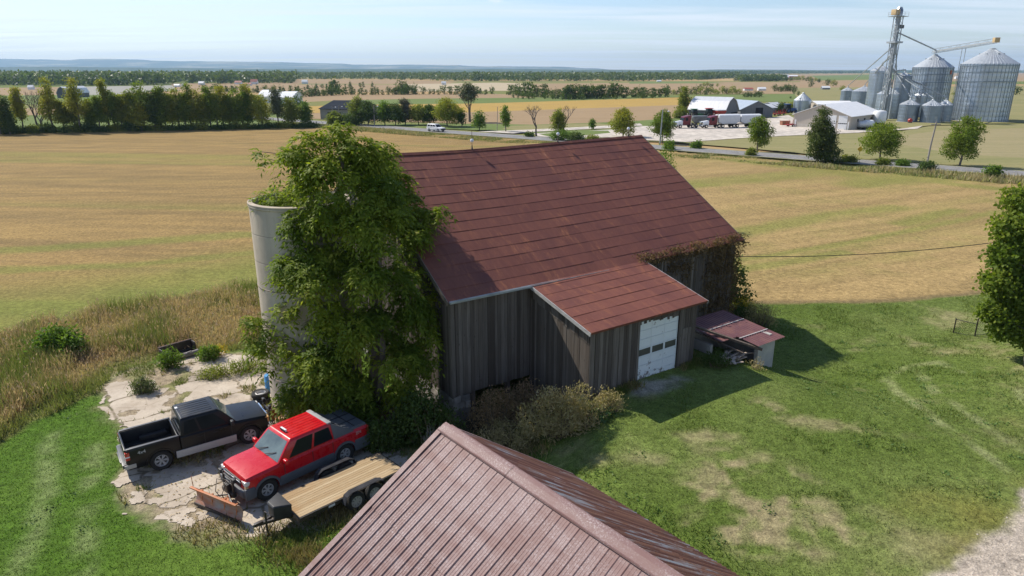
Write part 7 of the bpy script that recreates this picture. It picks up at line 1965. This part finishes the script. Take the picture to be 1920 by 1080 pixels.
def semi(o, x0, hood=True):
    """long nose tractor, nose toward -x at x0"""
    mb = MB(); mb.box(x0 + .2, x0 + 6.6, -.45, .45, .7, .95); mb.build('chassis', M_BSTEEL, o)
    mb = MB(); mb.loft([[(x, -.8 * s_, .75), (x, -.85 * s_, 1.6 * t), (x, -.5 * s_, 1.95 * t), (x, .5 * s_, 1.95 * t), (x, .85 * s_, 1.6 * t), (x, .8 * s_, .75)] for x, s_, t in ((x0 + .25, .85, .92), (x0 + 2.1, 1.05, 1.05))]); mb.build('hood', M_WHITE, o, bevel=.05)
    mb = MB(); mb.hexa([(x0 + 2.0, -1.1, .9), (x0 + 4.5, -0.9, .9), (x0 + 4.5, 0.9, .9), (x0 + 2.0, 1.1, .9)], [(x0 + 2.5, -1.0, 3.0), (x0 + 4.5, -1.1, 3.4), (x0 + 4.5, 1.1, 3.4), (x0 + 2.5, 1.0, 3.0)]); cb_ = mb.build('cab', M_MAROON, o, bevel=.08)
    mb = MB(); mb.hexa([(x0 + 2.17, -.9, 2.05), (x0 + 2.2, -.9, 2.0), (x0 + 2.2, .9, 2.0), (x0 + 2.17, .9, 2.05)], [(x0 + 2.36, -.9, 2.8), (x0 + 2.45, -.9, 2.8), (x0 + 2.45, .9, 2.8), (x0 + 2.36, .9, 2.8)]); mb.build('windscreen', M_GLASS, cb_)
    for sg in (-1, 1):
        mb = MB(); mb.box(x0 + 2.75, x0 + 3.5, sg * 1.09 - .03, sg * 1.09 + .03, 1.95, 2.75); mb.build('window', M_GLASS, cb_)
        mb = MB(); mb.tube([(x0 + 4.55, sg * 1.05, .9), (x0 + 4.55, sg * 1.05, 3.9)], .09, 8); mb.build('exhaust_stack', M_CHROME, o)
    mb = MB(); mb.box(x0 + .05, x0 + .25, -.85, .85, .85, 1.75); mb.build('grille', M_CHROME, o, bevel=.04)
    mb = MB(); mb.box(x0 - .15, x0 + .1, -0.9, 0.9, .45, .85); mb.build('bumper', M_CHROME, o, bevel=.04)
    axlewheels(o, (x0 + 1.2, x0 + 5.2, x0 + 6.4), .95)


o, L = place_far('semi_truck', 'maroon and white long nose semi tractor parked alone without a trailer', 'semi truck', 1268, 241, 1299, 240); semi(o, -3.3)
o, L = place_far('semi_truck', 'maroon and white semi truck pulling two pale grain hopper trailers', 'semi truck', 1315, 241, 1392, 239); x0 = -L / 2 - .3; semi(o, x0)
for a_, b_, z in ((x0 + 4.9, x0 + 11.6, 3.3), (x0 + 12.0, x0 + 18.6, 3.2)):
    mb = MB(); rings = [(a_, .0, z - .1), (a_ + .3, 1.25, z)]
    mb.loft([[(a_, -1.25, 1.6), (a_, -1.28, z), (a_, 1.28, z), (a_, 1.25, 1.6)], [(a_ + 1.2, -1.25, 1.1), (a_ + 1.2, -1.28, z), (a_ + 1.2, 1.28, z), (a_ + 1.2, 1.25, 1.1)], [(b_ - 1.2, -1.25, 1.1), (b_ - 1.2, -1.28, z), (b_ - 1.2, 1.28, z), (b_ - 1.2, 1.25, 1.1)], [(b_, -1.25, 1.6), (b_, -1.28, z), (b_, 1.28, z), (b_, 1.25, 1.6)]]); tq = mb.build('trailer_box', pm('aluminium_box', (.60, .61, .63), (.52, .53, .55), 1, (6, 1, 1), rough=.45), o, bevel=.03)
    mb = MB(); mb.loft([[(x, 1.2 * math.cos(t), z + .35 * math.sin(t)) for t in np.linspace(0, math.pi, 8)] for x in (a_ + .1, b_ - .1)]); mb.build('tarp', M_WHITE, tq, smooth=True)
    axlewheels(o, (b_ - 2.6, b_ - 1.4) if a_ > x0 + 6 else (b_ - 1.7, b_ - .6), 1.0)
mb = MB(); mb.box(x0 + 5, x0 + 18.4, -.4, .4, .75, 1.0); mb.build('trailer_frame', M_BSTEEL, o); axlewheels(o, (x0 + 15.2,), 1.0)
o, L = place_far('grain_cart', 'dark grey hopper wagon between the two maroon semi trucks', 'wagon', 1298, 237, 1320, 236.5)
mb = MB(); mb.loft([[(-1.2, -.5, .9), (1.2, -.5, .9), (1.2, .5, .9), (-1.2, .5, .9)], [(-2.6, -1.4, 2.3), (2.6, -1.4, 2.3), (2.6, 1.4, 2.3), (-2.6, 1.4, 2.3)], [(-2.6, -1.4, 2.8), (2.6, -1.4, 2.8), (2.6, 1.4, 2.8), (-2.6, 1.4, 2.8)]]); mb.build('hopper', pm('dark_grey_hopper', (.16, .18, .19), (.11, .12, .13), 1), o, bevel=.03); axlewheels(o, (-1.4, 1.4), 1.1, .45)
mb = MB(); mb.bar((-2.2, 0, .8), (2.2, 0, .8), .3, .2); mb.build('frame', M_BSTEEL, o)


def tractor(name, label, px, py, mat, cabm=None, s=1.0, flip=1, cat='tractor'):
    b = G(px, py); o = empty(name, (b.x, b.y, .12), R(10) + (0 if flip > 0 else math.pi), label, cat)
    for x, r, w in ((-1.0, .9, .45), (1.3, .6, .3)):
        for sg in (-1, 1):
            mb = MB(); mb.lathe([(.01, -w / 2), (r * .6, -w / 2), (r, -w / 2.4), (r, w / 2.4), (r * .6, w / 2), (.01, w / 2)], 18, (x * s, sg * 1.0 * s, r * s), 'y'); t_ = mb.build('wheel', M_RUBBER, o)
            mb = MB(); mb.lathe([(.01, sg * (w / 2 + .02)), (r * .5, sg * (w / 2 + .02))], 12, (x * s, sg * 1.0 * s, r * s), 'y'); mb.build('rim', mat, t_)
    mb = MB(); mb.hexa([(-.2 * s, -.4 * s, .8 * s), (2.0 * s, -.35 * s, .8 * s), (2.0 * s, .35 * s, .8 * s), (-.2 * s, .4 * s, .8 * s)], [(-.2 * s, -.4 * s, 1.7 * s), (1.9 * s, -.3 * s, 1.5 * s), (1.9 * s, .3 * s, 1.5 * s), (-.2 * s, .4 * s, 1.7 * s)]); mb.build('hood', mat, o, bevel=.05)
    mb = MB(); mb.hexa([(-1.5 * s, -.7 * s, 1.3 * s), (-.1 * s, -.7 * s, 1.3 * s), (-.1 * s, .7 * s, 1.3 * s), (-1.5 * s, .7 * s, 1.3 * s)], [(-1.4 * s, -.65 * s, 2.6 * s), (-.3 * s, -.65 * s, 2.6 * s), (-.3 * s, .65 * s, 2.6 * s), (-1.4 * s, .65 * s, 2.6 * s)]); cb_ = mb.build('cab', cabm or M_GLASS, o, bevel=.03)
    mb = MB(); mb.box(-1.6 * s, -.1 * s, -.8 * s, .8 * s, 2.6 * s, 2.75 * s); mb.build('cab_roof', mat, cb_, bevel=.03)
    return o


tractor('tractor', 'green tractor with a pale canopy against the grey barn wall', 1306, 225, M_GREENP, s=1.25)
tractor('tractor', 'red tractor beside the grey barn, seen over the trailers', 1334, 225.5, M_REDP, s=1.35)
tractor('tractor', 'blue tractor parked behind the grey sheds', 1480, 214, M_BLUEP, s=1.3)
o, L = place_far('wagon', 'pale topped gravity wagon right of the red tractor', 'wagon', 1340, 226, 1355, 225.5)
mb = MB(); mb.loft([[(-.8, -.5, 1.0), (.8, -.5, 1.0), (.8, .5, 1.0), (-.8, .5, 1.0)], [(-1.8, -1.2, 2.6), (1.8, -1.2, 2.6), (1.8, 1.2, 2.6), (-1.8, 1.2, 2.6)], [(-1.8, -1.2, 3.0), (1.8, -1.2, 3.0), (1.8, 1.2, 3.0), (-1.8, 1.2, 3.0)]]); mb.build('hopper', M_REDP, o); mb = MB(); mb.box(-1.9, 1.9, -1.3, 1.3, 3.0, 3.2); mb.build('canopy', M_GREYROOF, o); axlewheels(o, (-1.2, 1.2), .9, .42)
for i, (px, py, lb) in enumerate(((1456, 217, 'red tillage implement at the end of the grey shed'), (1466, 216, 'red folded implement left of the blue tractor'), (1482, 238, 'rusty red frame leaning at the workshop corner'))):
    b = G(px, py); o = empty('farm_implement', b, R(20), lb, 'implement', 'red implements'); mb = MB()
    for k_ in range(5): mb.bar((-1.5, -1 + k_ * .5, .6), (1.5, -1 + k_ * .5, .7 + .2 * (k_ % 2)), .12, .12); mb.bar((-1.5 + k_ * .7, -1, .65), (-1.5 + k_ * .7, 1, .65), .1, .1); mb.bar((-1.5 + k_ * .7, 0, .7), (-1.3 + k_ * .7, .1, 2.0 if k_ % 2 else 1.5), .1, .1)
    mb.build('tool_frame', M_REDP, o); axlewheels(o, (0,), 1.0, .4)
b = G(1471, 235); o = empty('steel_bin', b, R(8), 'rusty open scrap bin in the yard left of the workshop', 'bin'); mb = MB(); mb.hexa([(-1.1, -.7, 0), (1.1, -.7, 0), (1.1, .7, 0), (-1.1, .7, 0)], [(-1.2, -.8, 1.3), (1.2, -.8, 1.3), (1.2, .8, 1.3), (-1.2, .8, 1.3)]); mb.build('bin_shell', M_RUSTB, o)
mb = MB(); mb.box(-1.26, 1.26, -.86, .86, 1.2, 1.32); mb.build('rim', M_RUSTB, o)
# red machine between front bins
b = G(1699, 230); o = empty('auger_motor', b - Vector((0, 2, 0)), 0, 'red fan unit at the foot of the front bin nearest the workshop', 'fan'); mb = MB(); mb.lathe([(.01, -.4), (.55, -.4), (.65, 0), (.55, .4), (.01, .4)], 16, (0, 0, .8), 'y'); mb.build('housing', M_REDP, o); mb = MB(); mb.box(-.5, .5, -.3, .3, 0, .3); mb.build('stand', M_BSTEEL, o)

# ---- white car on the road
cp_ = G(847, 244.5); t_ = ((Vector(cp_) - q0).dot(q1 - q0)) / (q1 - q0).length_squared; cpos = q0.lerp(q1, t_); dr_ = (q1 - q0).normalized(); nv_ = Vector((dr_.y, -dr_.x, 0)); nv_ = -nv_ if nv_.dot(-q0) < 0 else nv_
sv = empty('white_suv', (cpos + nv_ * 1.4) + Vector((0, 0, .13)), math.atan2(dr_.y, dr_.x), 'white sport utility car with a cargo cap driving on the country road', 'car')
mb = MB(); mb.loft([section(x, w_, .38, .75, z, .03) for x, w_, z in ((-2.6, 1.8, 1.1), (-2.4, 2.0, 0.9), (.8, 2.0, 1.12), (2.2, 1.95, 1.02), (2.6, 1.7, .95))]); mb.build('body', M_WHITE, sv, smooth=True)
cab_, Fs = greenhouse(None, -2.5, 1.2, -2.35, .3, 1.9, 1.55, 1.1, 1.85, M_WHITE, sv)
for s_ in ('right', 'left'):
    for u in ((.06, .34), (.38, .62), (.66, .92)): panel('side_window', Fs[s_], (u if s_ == 'right' else (1 - u[1], 1 - u[0])), (.25, .85), M_GLASS, cab_)
panel('windscreen', Fs['front'], (.05, .95, .92, .08), (.08, .92), M_GLASS, cab_)
for x in (1.6, -1.6):
    for sg in (-1, 1): wheel(sv, x, sg * .9, .40, .26, sg, 5, .6)
mb = MB(); mb.box(2.5, 2.68, -.8, .8, .42, .82); mb.build('grille', M_BPLAST, sv, bevel=.03)
for sg in (-1, 1):
    mb = MB(); mb.box(2.42, 2.62, sg * .78 - .14, sg * .78 + .14, .78, .95); mb.build('headlight', M_LAMP, sv, bevel=.02)

# ---- poles, sign, wires, fence panel
M_POLE = pm('grey_pole_wood', (.33, .30, .27), (.24, .21, .19), 2, (3, 3, .3), rough=.95)
M_POLEG = pm('grey_green_pole', (.30, .33, .31), (.25, .28, .26), 2, rough=.7)
for i, (px, py, tp, r, arm, lb, m_) in enumerate(((702, 236, 197, .16, 1, 'pale grey pole by the road left of the clump of trees', M_POLE), (932, 246, 200, .09, 0, 'thin grey pole left of the narrow upright tree', M_POLE), (1237, 272, 205, .17, 2, 'grey green utility pole with a yard light in front of the dark round tree', M_POLEG), (1736, 316, 228, .16, 0, 'leaning wooden utility pole left of the full round maple', M_POLE), (624, 232, 199, .12, 1, 'thin light pole in front of the dark roofed house', M_POLE), (636, 232, 198, .12, 1, 'second thin light pole in front of the dark roofed house', M_POLE))):
    b = G(px, py); h_ = P(px, tp, b.y).z; o = empty('utility_pole', b, 0, lb, 'pole', 'poles along the road'); mb = MB(); mb.tube([(0, 0, -.3), (.1, 0, h_ * .5), (.18 if i != 3 else .35, 0, h_)], [r, r * .85, r * .7], 8); mb.build('post', m_, o, smooth=True)
    if arm:
        mb = MB(); mb.tube([(.15, 0, h_ * .95), (.9, -.3, h_ * .98), (1.3, -.4, h_ * .96)], .04, 6); mb.build('arm', M_IRON, o); mb = MB(); mb.lathe([(.01, .12), (.22, .06), (.25, -.08), (.12, -.14), (.01, -.14)], 12, (1.3, -.4, h_ * .95)); mb.build('lamp', M_GLOBE, o, smooth=True)
    elif i == 3:
        mb = MB(); mb.bar((-.5, 0, h_ * .94), (1.1, 0, h_ * .94), .09, .12); mb.build('cross_arm', m_, o)
b = G(1611, 291); o = empty('road_sign', b, 0, 'back of a yellow diamond road sign left of the wide maple', 'sign'); hs2 = P(1611, 275, b.y).z
mb = MB(); mb.tube([(0, 0, -.2), (0, 0, hs2 - .3)], .04, 8); mb.build('post', M_IRON, o); mb = MB(); mb.hexa([(0, -.05, hs2 - 1.0), (.55, -.05, hs2 - .45), (.55, -.02, hs2 - .45), (0, -.02, hs2 - 1.0)], [(-.55, -.05, hs2 - .45), (0, -.05, hs2 + .1), (0, -.02, hs2 + .1), (-.55, -.02, hs2 - .45)]); mb.build('panel', pm('sign_yellow', (.62, .42, .03), (.55, .36, .03)), o)
for i, (x0_, y0_, x1_, y1_) in enumerate(((1787, 626, 1827, 632), (1827, 632, 1852, 628))):
    a_, b_ = G(x0_, y0_), G(x1_, y1_); d = b_ - a_; L = d.length; h_ = P(1790, 597, a_.y).z - a_.z
    o = empty('mesh_fence', a_, math.atan2(d.y, d.x), ('black chain link fence panel on the lawn beside the right hand maple', 'black fence panel half hidden under the right hand maple')[i], 'fence', 'fence panels'); mb = MB()
    for x in (0, L): 
        m2 = MB(); m2.tube([(x, 0, -.1), (x, 0, h_)], .035, 8); m2.build('post', M_BSTEEL, o)
    m2 = MB(); m2.tube([(0, 0, h_ - .05), (L, 0, h_ - .05)], .02, 6); m2.build('top_rail', M_BSTEEL, o); m2 = MB(); m2.tube([(0, 0, .12), (L, 0, .12)], .015, 6); m2.build('bottom_rail', M_BSTEEL, o)
    nx = int((L + h_) / .14)
    for k_ in range(nx):
        t = k_ * .14
        for sg in (0, 1):
            p_, q_ = [max(0, t - h_ + .17), min(h_ - .05, .12 + t)], [min(L, t), max(.12, .12 + t - L)]
            if p_[0] < q_[0]:
                if sg: mb.bar((L - p_[0], 0, p_[1]), (L - q_[0], 0, q_[1]), .006, .006)
                else: mb.bar((p_[0], 0, p_[1]), (q_[0], 0, q_[1]), .006, .006)
    mb.build('chain_link', M_BSTEEL, o)
p0, p1 = barn_world(BL, .2, 4.9), P(2040, 428, 40); mb = MB(); pts = []
for i in range(25):
    t = i / 24; q = p0.lerp(p1, t); q.z -= 1.1 * 4 * t * (1 - t) * .5; pts.append(q)
mb.tube(pts, .022, 5); tag(mb.build('overhead_wire', M_BPLAST), 'thin black overhead wire running from the barn corner to the right', 'wire')

# ---- buildings farther off
dh = G(592, 226), G(652, 228)
gable_house('dark roofed grey house behind the clump of trees by the road', dh[0] + Vector((0, 6, 0)), dh[1] + Vector((0, 6, 0)), 16, P(620, 206, 226).z, P(620, 190, 234).z, pm('grey_plank_wall', (.26, .25, .24), (.20, .19, .18), 1), pm('black_roof', (.035, .04, .05), (.04, .045, .055), .6, rough=.95, spec=.0), name='house', cat='house', openings=(('window', 'front', 3, 4.2, 1.2, 2.4, M_DARK), ('window', 'front', 7, 8.2, 1.2, 2.4, M_DARK)))
for i, (x0_, y0_, x1_, hpx, lb, roof) in enumerate(((486, 189, 514, 20, 'white roofed round topped shelter behind the field edge row', M_WROOF), (524, 190, 550, 18, 'white roofed shelter right of the round topped one', M_WROOF))):
    gable_house(lb, GZ(x0_, y0_ + 4, 0), GZ(x1_, y0_ + 4, 0), 16, P(x0_, y0_ - hpx * .4, GZ(x0_, y0_ + 4, 0).y).z, P(x0_, y0_ - hpx, GZ(x0_, y0_ + 4, 0).y + 8).z, M_WHITE, roof, gambrel=True, name='storage_shelter', cat='shelter')
gable_house('dark gambrel barn seen between the left field edge trees', GZ(108, 184, 0), GZ(127, 184, 0), 22, P(115, 174, GZ(110, 184, 0).y).z, P(115, 163, GZ(110, 184, 0).y).z, pm('slate_boards', (.07, .08, .10), (.10, .11, .13), .6), M_WROOF, gambrel=True, along=False)
FARH = [(52, 168, 62, 'small white shed behind the bare dead tree', 8), (326, 163, 336, 'small white house at the left edge of the tan field', 5), (340, 162.5, 346, 'tiny white house beside the small white house', 5), (372, 159, 382, 'white farm building before the left forest', 6), (440, 158, 452, 'white farm building left of the red roofed one', 6), (456, 160.5, 470, 'long white shed below the red roofed building', 5), (470, 158, 482, 'red roofed farm building in the far left farmstead', 9),
        (566, 157, 576, 'white house beside the far spruces', 7), (828, 159, 836, 'white roofed barn standing alone at the centre', 6), (1062, 139.5, 1070, 'round white roofed building on the far fields', 4), (1232, 153.5, 1240, 'tiny white house in the right far forest edge', 3), (1396, 170, 1412, 'white house with a red roof on the right fields', 5), (1422, 170, 1436, 'white bungalow among trees on the right fields', 6), (1464, 150, 1478, 'red barn with a bright white roof on the far rise', 10), (1480, 145, 1496, 'grey farm building behind the red barn', 4), (368, 134.9, 378, 'far white silo farm below the escarpment', 5), (400, 135.4, 410, 'far long white shed below the escarpment', 3), (1542, 168, 1556, 'grey green container on the fields beside the elevator leg', 6), (1792, 148, 1802, 'white building seen between the two largest bins', 5), (915, 141, 925, 'tiny white farm building far beyond the centre hedgerow', 3), (1020, 140, 1030, 'low pale farm building far beyond the golden field', 3)]
for x0_, y0_, x1_, lb, hpx in FARH:
    a_, b_ = GZ(x0_, y0_, 0), GZ(x1_, y0_, 0); L = (b_ - a_).length; ph = hpx * a_.y / FPX * .95
    red = 'red roofed' in lb or 'red roof' in lb; wl = M_REDP if 'red barn' in lb else (M_GREYB if 'grey' in lb else M_WHITE)
    o, _ = gable_house(lb, a_, b_, L * .6, ph * .55, ph, wl, pm('far_red_roof', (.35, .10, .07)) if red else M_WROOF, name='farm_building', cat='building', over=L * .04, group='far farm buildings')
# ------------------------------------------------------------------ camera, sun, sky, air
cam = bpy.data.cameras.new('camera'); co = bpy.data.objects.new('camera', cam); COL.objects.link(co)
cam.lens = 24; cam.sensor_width = 36; cam.clip_end = 40000; cam.clip_start = .1
co.location = (0, 0, CAM_H); co.rotation_euler = (math.pi / 2 - PITCH, 0, 0); SC.camera = co

SUN_EL = R(44); SUNV = Vector((-.83 * math.cos(SUN_EL), .558 * math.cos(SUN_EL), math.sin(SUN_EL))).normalized()
su = bpy.data.lights.new('sun', 'SUN'); su.energy = 5.0; su.angle = R(.53); su.color = (1.0, .93, .82)
so = bpy.data.objects.new('sun', su); COL.objects.link(so); so.rotation_euler = SUNV.to_track_quat('Z', 'Y').to_euler(); so.location = (-30, 20, 60)

w = bpy.data.worlds.new('World'); SC.world = w; w.use_nodes = True
t = w.node_tree; t.nodes.clear()
o = t.nodes.new('ShaderNodeOutputWorld'); bg = t.nodes.new('ShaderNodeBackground'); sk = t.nodes.new('ShaderNodeTexSky')
sk.sky_type = 'NISHITA'; sk.sun_disc = False; sk.sun_elevation = SUN_EL; sk.sun_rotation = math.atan2(SUNV.x, SUNV.y)
sk.air_density = 1.0; sk.dust_density = .3; sk.ozone_density = 1.5; sk.altitude = 200
bg.inputs[1].default_value = .108
tc = t.nodes.new('ShaderNodeTexCoord'); sep = t.nodes.new('ShaderNodeSeparateXYZ'); t.links.new(tc.outputs['Generated'], sep.inputs[0])


def wm(op, a, b):
    d = t.nodes.new('ShaderNodeMath'); d.operation = op
    for i, v in enumerate((a, b)):
        if isinstance(v, bpy.types.NodeSocket): t.links.new(v, d.inputs[i])
        else: d.inputs[i].default_value = v
    return d.outputs[0]


# thin cirrus on a high flat layer
zz = wm('ADD', wm('MAXIMUM', sep.outputs[2], 0.0), .035)
cb = t.nodes.new('ShaderNodeCombineXYZ'); t.links.new(wm('DIVIDE', sep.outputs[0], zz), cb.inputs[0]); t.links.new(wm('DIVIDE', sep.outputs[1], zz), cb.inputs[1])
mp = t.nodes.new('ShaderNodeMapping'); t.links.new(cb.outputs[0], mp.inputs[0]); mp.inputs['Rotation'].default_value = (0, 0, R(24)); mp.inputs['Scale'].default_value = (.13, .50, 1); mp.inputs['Location'].default_value = (1.3, .4, 0)
nz = t.nodes.new('ShaderNodeTexNoise'); t.links.new(mp.outputs[0], nz.inputs['Vector']); nz.inputs['Scale'].default_value = 1.4; nz.inputs['Detail'].default_value = 9; nz.inputs['Roughness'].default_value = .58; nz.inputs['Distortion'].default_value = .5
mr = t.nodes.new('ShaderNodeMapRange'); t.links.new(nz.outputs['Fac'], mr.inputs[0]); mr.inputs[1].default_value = .40; mr.inputs[2].default_value = .64; mr.inputs[4].default_value = .7
# a few small low cumulus puffs
mp2 = t.nodes.new('ShaderNodeMapping'); t.links.new(tc.outputs['Generated'], mp2.inputs[0]); mp2.inputs['Scale'].default_value = (13, 13, 62)
n2 = t.nodes.new('ShaderNodeTexNoise'); t.links.new(mp2.outputs[0], n2.inputs['Vector']); n2.inputs['Scale'].default_value = 1.0; n2.inputs['Detail'].default_value = 5
m2 = t.nodes.new('ShaderNodeMapRange'); t.links.new(n2.outputs['Fac'], m2.inputs[0]); m2.inputs[1].default_value = .70; m2.inputs[2].default_value = .80; m2.inputs[4].default_value = .8
hi_ = t.nodes.new('ShaderNodeMapRange'); t.links.new(sep.outputs[2], hi_.inputs[0]); hi_.inputs[1].default_value = .20; hi_.inputs[2].default_value = .55; hi_.inputs[3].default_value = 1.0; hi_.inputs[4].default_value = .12
fac = wm('MULTIPLY', wm('MAXIMUM', mr.outputs[0], m2.outputs[0]), hi_.outputs[0])
tn = t.nodes.new('ShaderNodeMix'); tn.data_type = 'RGBA'; tn.blend_type = 'MULTIPLY'; tn.inputs[0].default_value = 1; t.links.new(sk.outputs[0], tn.inputs[6]); tn.inputs[7].default_value = (1.0, 1.03, 1.15, 1)
mx = t.nodes.new('ShaderNodeMix'); mx.data_type = 'RGBA'; t.links.new(fac, mx.inputs[0]); t.links.new(tn.outputs[2], mx.inputs[6]); mx.inputs[7].default_value = (7.6, 8.1, 8.8, 1)
t.links.new(mx.outputs[2], bg.inputs[0]); t.links.new(bg.outputs[0], o.inputs[0])

# the air: one closed box of even haze
hz = MB(); hz.box(-15500, 15500, -900, 15500, -3, 330)
m = bpy.data.materials.new('air'); m.use_nodes = True; m.node_tree.nodes.clear()
vo = m.node_tree.nodes.new('ShaderNodeVolumePrincipled'); vo.inputs['Color'].default_value = (.50, .73, 1, 1); vo.inputs['Density'].default_value = 7.5e-5; vo.inputs['Anisotropy'].default_value = .2
mo = m.node_tree.nodes.new('ShaderNodeOutputMaterial'); m.node_tree.links.new(vo.outputs[0], mo.inputs['Volume'])
tag(hz.build('haze', m), kind='stuff')

v = SC.view_settings; v.view_transform = 'Standard'; v.look = 'None'; v.exposure = 0.28; v.gamma = 1
SC.cycles.use_denoising = True
SC.cycles.max_bounces = 6; SC.cycles.diffuse_bounces = 3; SC.cycles.transparent_max_bounces = 8; SC.cycles.volume_bounces = 0
